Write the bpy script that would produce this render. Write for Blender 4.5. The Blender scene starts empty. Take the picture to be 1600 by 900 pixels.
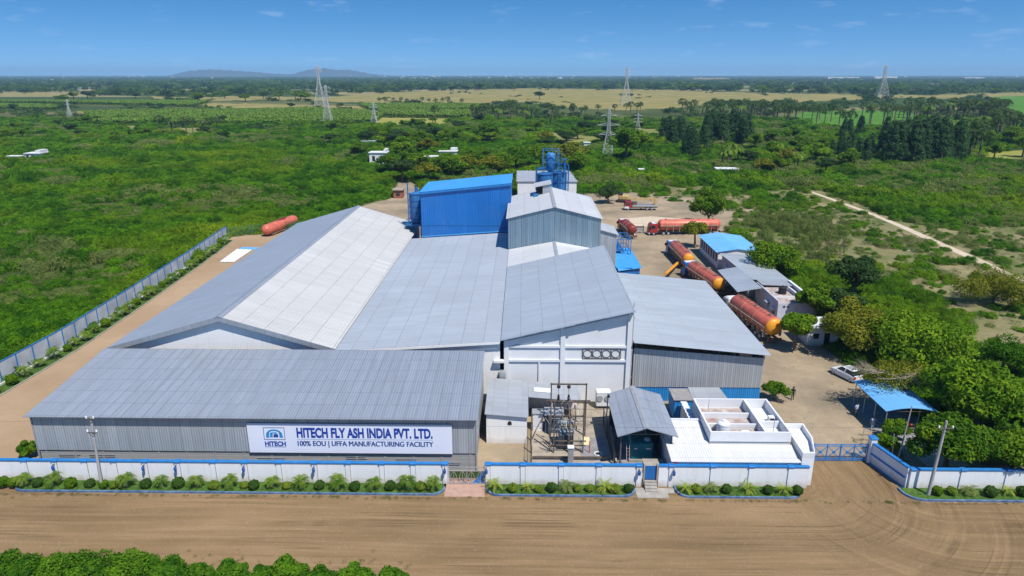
import bpy, bmesh, math, random
import numpy as np
from mathutils import Vector, Matrix

# ------------------------------------------------------------------ camera, light
H, FOC = 38.0, 1067.0
TH, YAW = math.atan(333 / FOC), math.radians(.92)
scene = bpy.context.scene
COL = scene.collection
cam = bpy.data.objects.new('camera', bpy.data.cameras.new('camera'))
COL.objects.link(cam)
cam.location = (0, 0, H)
cam.rotation_euler = (math.pi / 2 - TH, 0, YAW)
cam.data.sensor_width = 36
cam.data.lens = FOC / 1600 * 36
cam.data.clip_start = .5
cam.data.clip_end = 40000
scene.camera = cam

SUN = Vector((.34, -.48, 1)).normalized()
EL = math.asin(SUN.z)
AZ = math.atan2(SUN.x, SUN.y)
sl = bpy.data.lights.new('sun', 'SUN')
sl.energy = 4.9
sl.angle = math.radians(.5)
sl.color = (1, .945, .85)
so = bpy.data.objects.new('sun', sl)
COL.objects.link(so)
so.rotation_euler = SUN.to_track_quat('Z', 'Y').to_euler()
so.location = (60, -60, 160)

w = bpy.data.worlds.new('World')
scene.world = w
w.use_nodes = True
wt = w.node_tree
wt.nodes.clear()
sky = wt.nodes.new('ShaderNodeTexSky')
sky.sky_type = 'NISHITA'
sky.sun_disc = False
sky.sun_elevation = EL
sky.sun_rotation = AZ
sky.altitude = 0
sky.air_density = 1.0
sky.dust_density = .15
sky.ozone_density = 3.2
tc = wt.nodes.new('ShaderNodeTexCoord')
# thin wisps of cloud, laid out by direction on the sky dome
def wn(t, **k):
    n = wt.nodes.new(t)
    for a, b in k.items():
        setattr(n, a, b)
    return n
mp = wn('ShaderNodeMapping')
mp.inputs['Scale'].default_value = (5, 5, 20)
nz = wn('ShaderNodeTexNoise')
nz.inputs['Scale'].default_value = 3.0
nz.inputs['Detail'].default_value = 7
nz.inputs['Roughness'].default_value = .55
cr = wn('ShaderNodeMapRange')
cr.inputs['From Min'].default_value = .60
cr.inputs['From Max'].default_value = .92
cr.inputs['To Max'].default_value = .35
wt.links.new(tc.outputs['Generated'], mp.inputs['Vector'])
wt.links.new(mp.outputs['Vector'], nz.inputs['Vector'])
wt.links.new(nz.outputs['Fac'], cr.inputs['Value'])
hs = wn('ShaderNodeHueSaturation')
hs.inputs['Saturation'].default_value = 1.35
mx = wn('ShaderNodeMix', data_type='RGBA')
mx.inputs['B'].default_value = (7.5, 8.0, 8.8, 1)
bg = wn('ShaderNodeBackground')
bg.inputs['Strength'].default_value = .125
wo = wn('ShaderNodeOutputWorld')
# the sky deepens quickly above the horizon
vm1 = wn('ShaderNodeVectorMath', operation='MULTIPLY'); vm1.inputs[1].default_value = (1, 1, 2.0)
vm2 = wn('ShaderNodeVectorMath', operation='ADD'); vm2.inputs[1].default_value = (0, 0, .13)
vm3 = wn('ShaderNodeVectorMath', operation='NORMALIZE')
wt.links.new(tc.outputs['Generated'], vm1.inputs[0]); wt.links.new(vm1.outputs[0], vm2.inputs[0]); wt.links.new(vm2.outputs[0], vm3.inputs[0])
wt.links.new(vm3.outputs[0], sky.inputs['Vector'])
wt.links.new(sky.outputs['Color'], hs.inputs['Color'])
wt.links.new(hs.outputs['Color'], mx.inputs['A'])
wt.links.new(cr.outputs['Result'], mx.inputs['Factor'])
wt.links.new(mx.outputs['Result'], bg.inputs['Color'])
wt.links.new(bg.outputs['Background'], wo.inputs['Surface'])

vs = scene.view_settings
vs.view_transform = 'Standard'
vs.look = 'None'
vs.exposure = .2
vs.gamma = 1
vs.use_curve_mapping = False
scene.cycles.max_bounces = 5
scene.cycles.diffuse_bounces = 2
scene.cycles.glossy_bounces = 2
scene.cycles.transmission_bounces = 3
scene.cycles.transparent_max_bounces = 6
scene.cycles.volume_bounces = 0
scene.cycles.use_denoising = True
scene.cycles.caustics_reflective = False
scene.cycles.caustics_refractive = False

# ------------------------------------------------------------------ photo pixel -> place
def ray(px, py):
    a, b = (px - 800) / FOC, -(py - 450) / FOC
    y, z = math.cos(TH) + b * math.sin(TH), -math.sin(TH) + b * math.cos(TH)
    c, s = math.cos(YAW), math.sin(YAW)
    return c * a - s * y, s * a + c * y, z

def G(px, py, z=0.):
    d = ray(px, py)
    t = (z - H) / d[2]
    return d[0] * t, d[1] * t

def GY(px, py, Y):
    d = ray(px, py)
    t = Y / d[1]
    return d[0] * t, H + d[2] * t

def PX(x, y, z=0.):
    c, s = math.cos(YAW), math.sin(YAW)
    X, Y, Z = c * x + s * y, -s * x + c * y, z - H
    d = Y * math.cos(TH) - Z * math.sin(TH)
    v = Y * math.sin(TH) + Z * math.cos(TH)
    return 800 + FOC * X / d, 450 - FOC * v / d

def inpoly(x, y, poly):
    r = np.zeros(np.shape(x), bool)
    n = len(poly)
    for i in range(n):
        x0, y0 = poly[i]
        x1, y1 = poly[(i + 1) % n]
        if y0 == y1:
            continue
        c = ((y0 > y) != (y1 > y)) & (x < (x1 - x0) * (y - y0) / (y1 - y0) + x0)
        r ^= c
    return r

# ------------------------------------------------------------------ materials
def newmat(name):
    m = bpy.data.materials.new(name)
    m.use_nodes = True
    nt = m.node_tree
    nt.nodes.clear()
    return m, nt, nt.nodes.new('ShaderNodeOutputMaterial')

def nd(nt, t, inp=None, **k):
    n = nt.nodes.new(t)
    for a, b in k.items():
        setattr(n, a, b)
    for a, b in (inp or {}).items():
        if isinstance(b, bpy.types.NodeSocket):
            nt.links.new(b, n.inputs[a])
        else:
            n.inputs[a].default_value = b
    return n

def mth(nt, op, a, b=None, c=None):
    n = nt.nodes.new('ShaderNodeMath')
    n.operation = op
    for i, v in enumerate((a, b, c)):
        if v is None:
            continue
        if isinstance(v, bpy.types.NodeSocket):
            nt.links.new(v, n.inputs[i])
        else:
            n.inputs[i].default_value = v
    return n.outputs[0]

def rgb(c):
    return tuple(c) + (1,) if len(c) == 3 else c

def mixc(nt, f, a, b):
    n = nt.nodes.new('ShaderNodeMix')
    n.data_type = 'RGBA'
    for k, v in (('Factor', f), ('A', a), ('B', b)):
        if isinstance(v, bpy.types.NodeSocket):
            nt.links.new(v, n.inputs[k])
        else:
            n.inputs[k].default_value = v if k == 'Factor' else rgb(v)
    return n.outputs['Result']

def noise(nt, vec, scale, detail=4, rough=.55):
    n = nd(nt, 'ShaderNodeTexNoise', {'Scale': scale, 'Detail': detail, 'Roughness': rough})
    nt.links.new(vec, n.inputs['Vector'])
    return n.outputs['Fac']

def rng_(nt, v, a, b, c=0., d=1.):
    return nd(nt, 'ShaderNodeMapRange', {'Value': v, 'From Min': a, 'From Max': b, 'To Min': c, 'To Max': d}).outputs['Result']

def mat(name, col, rough=.7, metal=0., var=.12, scale=1.5, bump=.0, bscale=8., col2=None, spec=.4, em=None):
    m, nt, out = newmat(name)
    p = nt.nodes.new('ShaderNodeBsdfPrincipled')
    tc = nt.nodes.new('ShaderNodeTexCoord').outputs['Object']
    n = noise(nt, tc, scale)
    f = rng_(nt, n, .3, .72)
    lo = tuple(x * (1 - var) for x in col)
    hi = col2 or tuple(min(1, x * (1 + var)) for x in col)
    nt.links.new(mixc(nt, f, lo, hi), p.inputs['Base Color'])
    p.inputs['Roughness'].default_value = rough
    p.inputs['Metallic'].default_value = metal
    p.inputs['Specular IOR Level'].default_value = spec
    if em:
        p.inputs['Emission Color'].default_value = rgb(em[0])
        p.inputs['Emission Strength'].default_value = em[1]
    if bump:
        b = nd(nt, 'ShaderNodeBump', {'Strength': bump, 'Distance': .1, 'Height': noise(nt, tc, bscale)})
        nt.links.new(b.outputs['Normal'], p.inputs['Normal'])
    nt.links.new(p.outputs['BSDF'], out.inputs['Surface'])
    return m

def sheet(name, col, lx=0, ly=0, lz=0, w=.05, dark=.55, rough=.42, metal=.25, var=.10, ux=0, uy=0, dirt=.18, dirtcol=(.28, .25, .2), spec=.5, streak=None):
    """coated metal sheet: lap lines at every lx, ly, lz metres and slight tone steps per sheet"""
    m, nt, out = newmat(name)
    p = nt.nodes.new('ShaderNodeBsdfPrincipled')
    tc = nt.nodes.new('ShaderNodeTexCoord').outputs['Object']
    xyz = nd(nt, 'ShaderNodeSeparateXYZ', {'Vector': tc}).outputs
    c = rgb(col)
    seed = None
    lines = None
    for k, l in ((0, lx), (1, ly), (2, lz)):
        if not l:
            continue
        q = mth(nt, 'DIVIDE', xyz[k], l)
        fr = mth(nt, 'FRACT', q)
        # the lap wanders a little, as real sheets do
        ln = mth(nt, 'LESS_THAN', fr, w / l)
        lines = ln if lines is None else mth(nt, 'MAXIMUM', lines, ln)
    seed = None
    for k, l in ((0, ux or lx), (1, uy or ly), (2, lz)):
        if not l:
            continue
        fl = mth(nt, 'MULTIPLY', mth(nt, 'FLOOR', mth(nt, 'DIVIDE', xyz[k], l)), 7.13 + 3 * k)
        seed = fl if seed is None else mth(nt, 'ADD', seed, fl)
    if seed is not None:
        wn_ = nd(nt, 'ShaderNodeTexWhiteNoise', {'W': seed}, noise_dimensions='1D').outputs['Value']
        f = rng_(nt, wn_, 0, 1, 1 - var, 1 + var * .6)
        sc = nt.nodes.new('ShaderNodeVectorMath')
        sc.operation = 'SCALE'
        sc.inputs[0].default_value = col
        nt.links.new(f, sc.inputs['Scale'])
        c = sc.outputs[0]
    d = rng_(nt, noise(nt, tc, .25, 8, .65), .48, .75, 0, dirt)
    c = mixc(nt, d, c, dirtcol)
    d2 = rng_(nt, noise(nt, tc, 2.2, 6, .7), .5, .8, 0, dirt * .8)
    c = mixc(nt, d2, c, tuple(x * .6 for x in col))
    if streak:
        ms_ = nd(nt, 'ShaderNodeMapping', {'Scale': streak}); nt.links.new(tc, ms_.inputs['Vector'])
        ds = rng_(nt, noise(nt, ms_.outputs[0], 1, 6, .7), .42, .70, 0, .42)
        c = mixc(nt, ds, c, tuple(x * .62 for x in col))
        dp = rng_(nt, noise(nt, tc, .09, 3, .5), .42, .60, 0, .32)
        c = mixc(nt, dp, c, tuple(min(1, x * .74 + .03) for x in col))
    if lines is not None:
        brk = rng_(nt, noise(nt, tc, .8, 3), .3, .6, .45, 1)
        c = mixc(nt, mth(nt, 'MULTIPLY', lines, brk), c, tuple(x * dark for x in col))
    nt.links.new(c, p.inputs['Base Color'])
    p.inputs['Roughness'].default_value = rough
    p.inputs['Metallic'].default_value = metal
    p.inputs['Specular IOR Level'].default_value = spec
    nt.links.new(p.outputs['BSDF'], out.inputs['Surface'])
    return m

def leafmat(name, c1, c2, c3=None, scale=.6, trans=.25, hue=.5, big=.02):
    """foliage: colour drifts from clump to clump and from plant to plant"""
    m, nt, out = newmat(name)
    tc = nt.nodes.new('ShaderNodeTexCoord').outputs['Object']
    oi = nt.nodes.new('ShaderNodeObjectInfo').outputs
    geo = nt.nodes.new('ShaderNodeNewGeometry').outputs['Position']
    n = noise(nt, tc, scale, 3)
    f = rng_(nt, n, .35, .68)
    r = mth(nt, 'MULTIPLY', mth(nt, 'SUBTRACT', oi['Random'], .5), hue)
    f = nd(nt, 'ShaderNodeClamp', {'Value': mth(nt, 'ADD', f, r)}).outputs[0]
    c = mixc(nt, f, c1, c2)
    if c3:
        g = rng_(nt, noise(nt, geo, big, 4, .6), .5, .7)
        c = mixc(nt, g, c, c3)
    p = nd(nt, 'ShaderNodeBsdfPrincipled', {'Base Color': c, 'Roughness': .65, 'Specular IOR Level': .1})
    t = nd(nt, 'ShaderNodeBsdfTranslucent', {'Color': mixc(nt, .6, c, (.16, .30, .02))})
    mxs = nd(nt, 'ShaderNodeMixShader', {'Fac': trans})
    nt.links.new(p.outputs[0], mxs.inputs[1])
    nt.links.new(t.outputs[0], mxs.inputs[2])
    nt.links.new(mxs.outputs[0], out.inputs['Surface'])
    return m

M = {}
M['white'] = mat('white_paint', (.67, .685, .71), .75, var=.05, scale=.5)
def wallpaint(name, col, base=.55, dirt=(.34, .27, .2)):
    """white paint with dust splashed up from the ground and runs below the coping"""
    m, nt, out = newmat(name)
    tc = nt.nodes.new('ShaderNodeTexCoord').outputs['Object']
    z = nd(nt, 'ShaderNodeSeparateXYZ', {'Vector': tc}).outputs[2]
    n1 = noise(nt, tc, 1.3, 6, .65)
    lim = mth(nt, 'ADD', z, mth(nt, 'MULTIPLY', n1, -1.1))
    f = rng_(nt, lim, -.45, .25, base, 0)
    c = mixc(nt, rng_(nt, noise(nt, tc, .5, 5, .6), .4, .7, 0, .35), col, tuple(x * .86 for x in col))
    ms_ = nd(nt, 'ShaderNodeMapping', {'Scale': (2.6, 2.6, .25)}); nt.links.new(tc, ms_.inputs['Vector'])
    c = mixc(nt, rng_(nt, noise(nt, ms_.outputs[0], 1, 6, .7), .52, .78, 0, .35), c, (.38, .37, .36))
    c = mixc(nt, f, c, dirt)
    p = nd(nt, 'ShaderNodeBsdfPrincipled', {'Base Color': c, 'Roughness': .85, 'Specular IOR Level': .25})
    nt.links.new(p.outputs[0], out.inputs['Surface'])
    return m
M['wallwhite'] = wallpaint('white_wall_paint', (.77, .785, .82)) if True else mat('white_wall_paint', (.76, .79, .85), .8, var=.07, scale=.7, bump=.05, bscale=20)
M['plaster'] = wallpaint('white_plaster', (.76, .765, .775), .35)
M['bluepaint'] = mat('blue_trim_paint', (.02, .18, .48), .5, var=.15, scale=2)
M['deepblue'] = mat('deep_blue_paint', (.02, .09, .32), .5, var=.15, scale=2)
M['whiteroof'] = sheet('white_ribbed_roof', (.66, .66, .65), lx=6.2, ly=1.9, w=.035, dark=.7, metal=0, rough=.7, var=.03, dirt=.16, dirtcol=(.45,.42,.38), streak=(1.9, .3, .3))
M['roofA'] = sheet('grey_blue_roof_sheet', (.335, .375, .435), lx=1.07, ly=2.3, w=.07, dark=.62, var=.05, streak=(1.9, .12, .12))
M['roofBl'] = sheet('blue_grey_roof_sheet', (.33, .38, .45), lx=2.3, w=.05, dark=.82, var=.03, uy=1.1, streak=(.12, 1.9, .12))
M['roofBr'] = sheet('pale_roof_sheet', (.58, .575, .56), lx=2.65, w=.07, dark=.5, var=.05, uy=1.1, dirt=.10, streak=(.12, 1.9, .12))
M['roofC'] = sheet('light_grey_roof_sheet', (.43, .475, .53), lx=2.62, w=.09, dark=.62, var=.06, uy=4.5, dirt=.14, streak=(.12, 1.9, .12))
M['roofD'] = sheet('blue_grey_ribbed_sheet', (.40, .45, .515), lx=2.62, w=.07, dark=.6, var=.05, uy=1.1, streak=(.12, 1.9, .12))
M['roofT'] = sheet('pale_grey_tower_sheet', (.57, .585, .60), lx=2.7, w=.08, dark=.6, var=.06, dirt=.1, streak=(.12, 1.9, .12))
M['roofF'] = sheet('white_link_roof_sheet', (.62, .63, .64), lx=2.7, w=.06, dark=.7, var=.06, dirt=.1, streak=(.12, 1.9, .12))
M['roofE'] = sheet('grey_yard_roof_sheet', (.41, .455, .505), lx=4.3, ly=0, w=.05, dark=.75, var=.07, uy=1.1, streak=(.12, 1.9, .12))
M['roofG'] = sheet('dull_grey_roof_sheet', (.40, .43, .47), lx=1.6, ly=1.1, w=.05, dark=.7, var=.08)
M['wallA'] = sheet('grey_wall_sheet', (.44, .48, .515), lx=1.06, w=.05, dark=.5, var=.10, rough=.38, streak=(2.2, 2.2, .15))
M['wallT'] = sheet('galvanised_wall_sheet', (.22, .32, .40), lx=.98, w=.07, dark=.45, var=.14, rough=.35, metal=.4, streak=(2.2, 2.2, .15))
M['wallE'] = sheet('grey_green_wall_sheet', (.45, .475, .50), lx=.5, w=.05, dark=.55, var=.10, rough=.45, streak=(2.2, 2.2, .15))
M['blueroof'] = sheet('blue_roof_sheet', (.06, .33, .72), lx=3.2, ly=0, w=.05, dark=.7, var=.06, dirt=.12, dirtcol=(.4, .5, .65), metal=.05)
M['bluewall'] = sheet('blue_wall_sheet', (.006, .15, .50), lx=2.2, w=.05, dark=.62, var=.10, dirt=.14, dirtcol=(.25, .38, .55), metal=.05, streak=(2.2, 2.2, .15))
M['bluelow'] = sheet('blue_lower_sheet', (.02, .25, .62), lx=.5, w=.05, dark=.6, var=.10, dirt=.05, metal=.05)
M['tarp'] = sheet('light_blue_roof_sheet', (.14, .40, .74), lx=1.9, ly=1.0, w=.04, dark=.8, var=.05, dirt=.16, dirtcol=(.55, .62, .7), metal=.0)
M['brick'] = sheet('grey_block_wall', (.33, .33, .33), lx=0, lz=.22, w=.03, dark=.6, var=.16, rough=.9, metal=0, dirt=.35)
M['steel'] = mat('weathered_steel', (.15, .12, .10), .6, .3, var=.4, scale=2.5)
M['galv'] = mat('galvanised_steel', (.42, .44, .46), .5, .4, var=.12)
M['pylonsteel'] = mat('pylon_steel', (.48, .49, .48), .6, .0, var=.1)
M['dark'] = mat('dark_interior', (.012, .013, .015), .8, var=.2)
M['black'] = mat('black_plastic', (.018, .02, .024), .45, var=.2)
M['rubber'] = mat('tyre_rubber', (.02, .02, .02), .85, var=.2)
M['concrete'] = mat('concrete', (.33, .31, .28), .9, var=.2, scale=1.2, bump=.1)
M['slab'] = mat('dusty_concrete_slab', (.34, .29, .23), .9, var=.22, scale=.9)
M['greyslab'] = mat('grey_concrete_slab', (.24, .24, .25), .9, var=.22, scale=.9)
M['pole'] = mat('concrete_pole', (.36, .36, .36), .85, var=.12)
M['teal'] = mat('teal_machine_paint', (.0, .17, .20), .45, var=.1)
M['tankred'] = mat('faded_red_tank_paint', (.56, .14, .09), .42, var=.22, scale=.9)
M['deepred'] = mat('dark_red_tank_paint', (.22, .03, .025), .5, var=.25, scale=1.2)
M['yellow'] = mat('orange_yellow_paint', (.72, .30, .02), .45, var=.12)
M['cabblue'] = mat('blue_cab_paint', (.015, .13, .40), .4, var=.1)
M['cabwhite'] = mat('white_cab_paint', (.68, .70, .72), .4, var=.05)
M['cabred'] = mat('red_cab_paint', (.32, .03, .03), .4, var=.1)
M['glass'] = mat('dark_window_glass', (.02, .028, .035), .08, var=.2, spec=.8)
M['redlight'] = mat('red_lamp_plastic', (.5, .01, .01), .3)
M['wood'] = mat('old_timber', (.24, .16, .10), .85, var=.3)
M['brickred'] = mat('red_brick', (.30, .11, .08), .9, var=.3, scale=5)
M['bark'] = mat('bark', (.16, .12, .085), .9, var=.3, scale=4)
M['palebark'] = mat('pale_bark', (.30, .25, .19), .9, var=.3, scale=4)
M['brickfloor'] = mat('brick_paved_roof', (.35, .22, .18), .9, var=.25, scale=1.4, col2=(.50, .46, .43))
M['whitefloor'] = mat('white_painted_floor', (.66, .67, .68), .85, var=.1)
M['pavers'] = mat('pink_pavers', (.42, .27, .21), .9, var=.15, scale=2)
M['silo'] = mat('silo_blue_paint', (.035, .17, .40), .45, var=.25, scale=1.5)
M['skin'] = mat('skin', (.16, .08, .05), .6)
M['cloth_dark'] = mat('dark_cloth', (.012, .014, .03), .9)
M['cloth_light'] = mat('pale_blue_cloth', (.42, .50, .60), .9)
M['cloth_grey'] = mat('grey_cloth', (.10, .11, .13), .9)
M['hair'] = mat('black_hair', (.01, .01, .01), .7)
M['letter'] = mat('blue_lettering', (.008, .05, .32), .5, var=.03)
M['letter2'] = mat('slate_blue_lettering', (.02, .07, .26), .5, var=.03)
M['cyan'] = mat('cyan_logo', (.02, .26, .55), .5, var=.03)
M['signface'] = mat('sign_panel_face', (.72, .75, .86), .5, var=.03, scale=.3)
M['frame'] = mat('pale_logo_frame', (.30, .38, .55), .5, var=.03)
M['farwhite'] = mat('far_white_wall', (.66, .66, .66), .8, var=.1)
M['farpink'] = mat('far_pinkish_wall', (.52, .40, .34), .8, var=.1)

# ground materials
def ground_mat():
    m, nt, out = newmat('scrubland_soil')
    tc = nt.nodes.new('ShaderNodeTexCoord').outputs['Object']
    big = noise(nt, tc, .0045, 6, .6)
    mid = noise(nt, tc, .035, 7, .62)
    fine = noise(nt, tc, 1.1, 6, .7)
    c = mixc(nt, rng_(nt, mid, .40, .62), (.022, .045, .010), (.05, .08, .02))
    c = mixc(nt, rng_(nt, mid, .62, .72), c, (.26, .20, .11))
    c2 = mixc(nt, rng_(nt, big, .45, .6), c, (.15, .17, .055))
    # farther off the land is farmed in bands
    mpn = nd(nt, 'ShaderNodeMapping', {'Scale': (.0012, .0055, 1)})
    nt.links.new(tc, mpn.inputs['Vector'])
    vor = nd(nt, 'ShaderNodeTexVoronoi', {'Scale': 1.0}, voronoi_dimensions='2D')
    nt.links.new(mpn.outputs[0], vor.inputs['Vector'])
    fieldc = mixc(nt, rng_(nt, nd(nt, 'ShaderNodeSeparateColor', {'Color': vor.outputs['Color']}).outputs[0], .35, .75), (.05, .085, .02), (.30, .25, .12))
    y = nd(nt, 'ShaderNodeSeparateXYZ', {'Vector': tc}).outputs[1]
    c3 = mixc(nt, rng_(nt, y, 600, 900), c2, fieldc)
    c3 = mixc(nt, rng_(nt, fine, .35, .7, 0, .35), c3, (.03, .04, .012))
    p = nd(nt, 'ShaderNodeBsdfPrincipled', {'Base Color': c3, 'Roughness': .95, 'Specular IOR Level': .1})
    nt.links.new(p.outputs[0], out.inputs['Surface'])
    return m
M['ground'] = ground_mat()

def dirt_mat(name, c1, c2, c3, s=.25, uv=False, bump=.25, gravel=(.5, .46, .4), amt=.25):
    m, nt, out = newmat(name)
    tcn = nt.nodes.new('ShaderNodeTexCoord')
    tc = tcn.outputs['Object']
    a = noise(nt, tc, s, 8, .62)
    b = noise(nt, tc, s * 6, 8, .7)
    c = mixc(nt, rng_(nt, a, .36, .62), c1, c2)
    c = mixc(nt, rng_(nt, b, .35, .70, 0, .75), c, c3)
    h = b
    if uv:
        # wheel-worn streaks follow the drive's own length
        wob = mth(nt, 'MULTIPLY', mth(nt, 'SUBTRACT', noise(nt, tc, .05, 2), .5), 2.0)
        for k, nm in enumerate(('flow', 'flow2')):
            u = nd(nt, 'ShaderNodeUVMap', {}, uv_map=nm).outputs[0]
            sx_ = nd(nt, 'ShaderNodeSeparateXYZ', {'Vector': u}).outputs
            u = nd(nt, 'ShaderNodeCombineXYZ', {'X': sx_[0], 'Y': mth(nt, 'ADD', sx_[1], wob)}).outputs[0]
            wgt = nd(nt, 'ShaderNodeAttribute', {}, attribute_name='w%d' % (k + 1)).outputs['Fac']
            for j, (sx, sy, cc, lo, hi, am) in enumerate(((.025, .55, c1, .44, .66, .6), (.012, .13, tuple(x * .74 for x in c1), .45, .62, .7), (.06, 1.5, tuple(min(1, x * 1.2) for x in c2), .50, .74, .6), (.05, 3.4, tuple(x * .72 for x in c1), .55, .74, .40), (.02, .8, tuple(x * .66 for x in c1), .56, .72, .4), (.12, .45, tuple(x * 1.1 for x in c2), .5, .75, .45))):
                mpn = nd(nt, 'ShaderNodeMapping', {'Scale': (sx, sy, 1), 'Location': (k * 5.3 + j, j * 3.1, 0)})
                nt.links.new(u, mpn.inputs['Vector'])
                n = noise(nt, mpn.outputs[0], 1, 5, .6)
                f = mth(nt, 'MULTIPLY', rng_(nt, n, lo, hi, 0, am), wgt)
                c = mixc(nt, f, c, cc)
        for k, nm in enumerate(('flow', 'flow2')):
            u = nd(nt, 'ShaderNodeUVMap', {}, uv_map=nm).outputs[0]
            mpn = nd(nt, 'ShaderNodeMapping', {'Scale': (.011, 1.15, 1), 'Location': (3.3 + k, 7.7, 0)}); nt.links.new(u, mpn.inputs['Vector'])
            q = noise(nt, mpn.outputs[0], 1, 2, .5)
            line = rng_(nt, mth(nt, 'ABSOLUTE', mth(nt, 'SUBTRACT', q, .5)), 0, .03, .8, 0)
            wgt = nd(nt, 'ShaderNodeAttribute', {}, attribute_name='w%d' % (k + 1)).outputs['Fac']
            brk = rng_(nt, noise(nt, tc, .15, 3), .42, .6)
            c = mixc(nt, mth(nt, 'MULTIPLY', mth(nt, 'MULTIPLY', line, wgt), brk), c, tuple(x * .55 for x in c1))
        n2 = noise(nt, tc, 5, 6, .8)
        c = mixc(nt, rng_(nt, n2, .4, .7, 0, .22), c, tuple(x * .62 for x in c1))
    g = nd(nt, 'ShaderNodeTexVoronoi', {'Scale': 3.5})
    nt.links.new(tc, g.inputs['Vector'])
    gs = mth(nt, 'MULTIPLY', mth(nt, 'LESS_THAN', g.outputs['Distance'], .16), amt)
    c = mixc(nt, gs, c, gravel)
    p = nd(nt, 'ShaderNodeBsdfPrincipled', {'Base Color': c, 'Roughness': .95, 'Specular IOR Level': .1})
    bp = nd(nt, 'ShaderNodeBump', {'Strength': bump, 'Distance': .15, 'Height': h})
    nt.links.new(bp.outputs[0], p.inputs['Normal'])
    nt.links.new(p.outputs[0], out.inputs['Surface'])
    return m
M['road'] = dirt_mat('packed_dirt_road', (.20, .132, .066), (.30, .203, .110), (.245, .163, .084), .06, True, .2)
M['yard'] = dirt_mat('gravelly_yard', (.19, .155, .108), (.40, .31, .205), (.27, .22, .155), .11, False, .5)
M['drive'] = dirt_mat('sandy_drive', (.30, .205, .12), (.40, .285, .18), (.34, .24, .15), .07, False, .3)
M['path'] = dirt_mat('pale_path', (.47, .38, .27), (.62, .52, .40), (.5, .42, .31), .3, False, .3)
M['waste'] = dirt_mat('waste_ground', (.075, .11, .028), (.31, .24, .14), (.15, .165, .06), .10, False, .5)
M['strip'] = mat('mown_grass', (.055, .12, .012), .95, var=.45, scale=3, bump=.6, bscale=14)
M['dryfield'] = dirt_mat('dry_pasture', (.15, .17, .04), (.33, .25, .10), (.22, .20, .07), .02, False, .2, amt=0)
M['paddy'] = dirt_mat('bright_paddy', (.06, .17, .018), (.11, .25, .025), (.05, .13, .015), .03, False, .2, amt=0)
M['yfield'] = dirt_mat('yellow_green_field', (.22, .24, .05), (.32, .28, .08), (.22, .24, .04), .03, False, .2, amt=0)
M['olivefield'] = dirt_mat('olive_field', (.18, .19, .05), (.30, .26, .10), (.13, .17, .04), .02, False, .2, amt=0)

# foliage materials
M['scrub'] = leafmat('prosopis_leaf', (.024, .098, .002), (.12, .285, .004), (.23, .33, .008), 1.2, .35, 1.0, .022)
M['scrubpale'] = leafmat('pale_scrub_leaf', (.11, .16, .035), (.22, .26, .07), None, 1.2, .25, .7)
M['tree1'] = leafmat('bright_tree_leaf', (.055, .15, .004), (.22, .34, .012), None, .5, .35, .3)
M['tree2'] = leafmat('olive_tree_leaf', (.11, .135, .010), (.28, .27, .02), None, .5, .3, .3)
M['tree3'] = leafmat('dark_tree_leaf', (.018, .05, .012), (.06, .11, .025), None, .6, .2, .3)
M['tree4'] = leafmat('mid_tree_leaf', (.045, .125, .005), (.18, .29, .010), None, .5, .3, .5)
M['casu'] = leafmat('casuarina_leaf', (.025, .075, .03), (.10, .18, .06), None, .4, .2, .4)
M['palm'] = leafmat('palm_leaf', (.06, .14, .015), (.24, .34, .04), None, .8, .3, .4)
M['yucca'] = leafmat('yellow_green_palm_leaf', (.18, .26, .03), (.34, .40, .05), None, .8, .3, .4)
M['palmyra'] = leafmat('palmyra_leaf', (.028, .07, .018), (.11, .15, .045), None, .8, .2, .6)
M['shrub'] = leafmat('clipped_shrub_leaf', (.03, .075, .012), (.07, .135, .02), None, 2, .25, .4)
M['limeshrub'] = leafmat('lime_shrub_leaf', (.12, .20, .02), (.25, .32, .03), None, 2, .3, .4)
M['banana'] = leafmat('banana_leaf', (.08, .19, .02), (.26, .38, .06), None, .5, .35, .6)
M['far'] = leafmat('far_wood_leaf', (.018, .055, .012), (.11, .19, .04), None, .1, .2, 1.2)
M['hedge'] = leafmat('hedge_leaf', (.03, .11, .005), (.13, .27, .012), None, .9, .35, .4)
M['grasst'] = leafmat('grass_blade', (.04, .09, .012), (.10, .16, .03), None, 2, .2, .5)
M['dryt'] = leafmat('dry_brush', (.20, .15, .09), (.30, .23, .14), None, 1, .1, .5)

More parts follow.
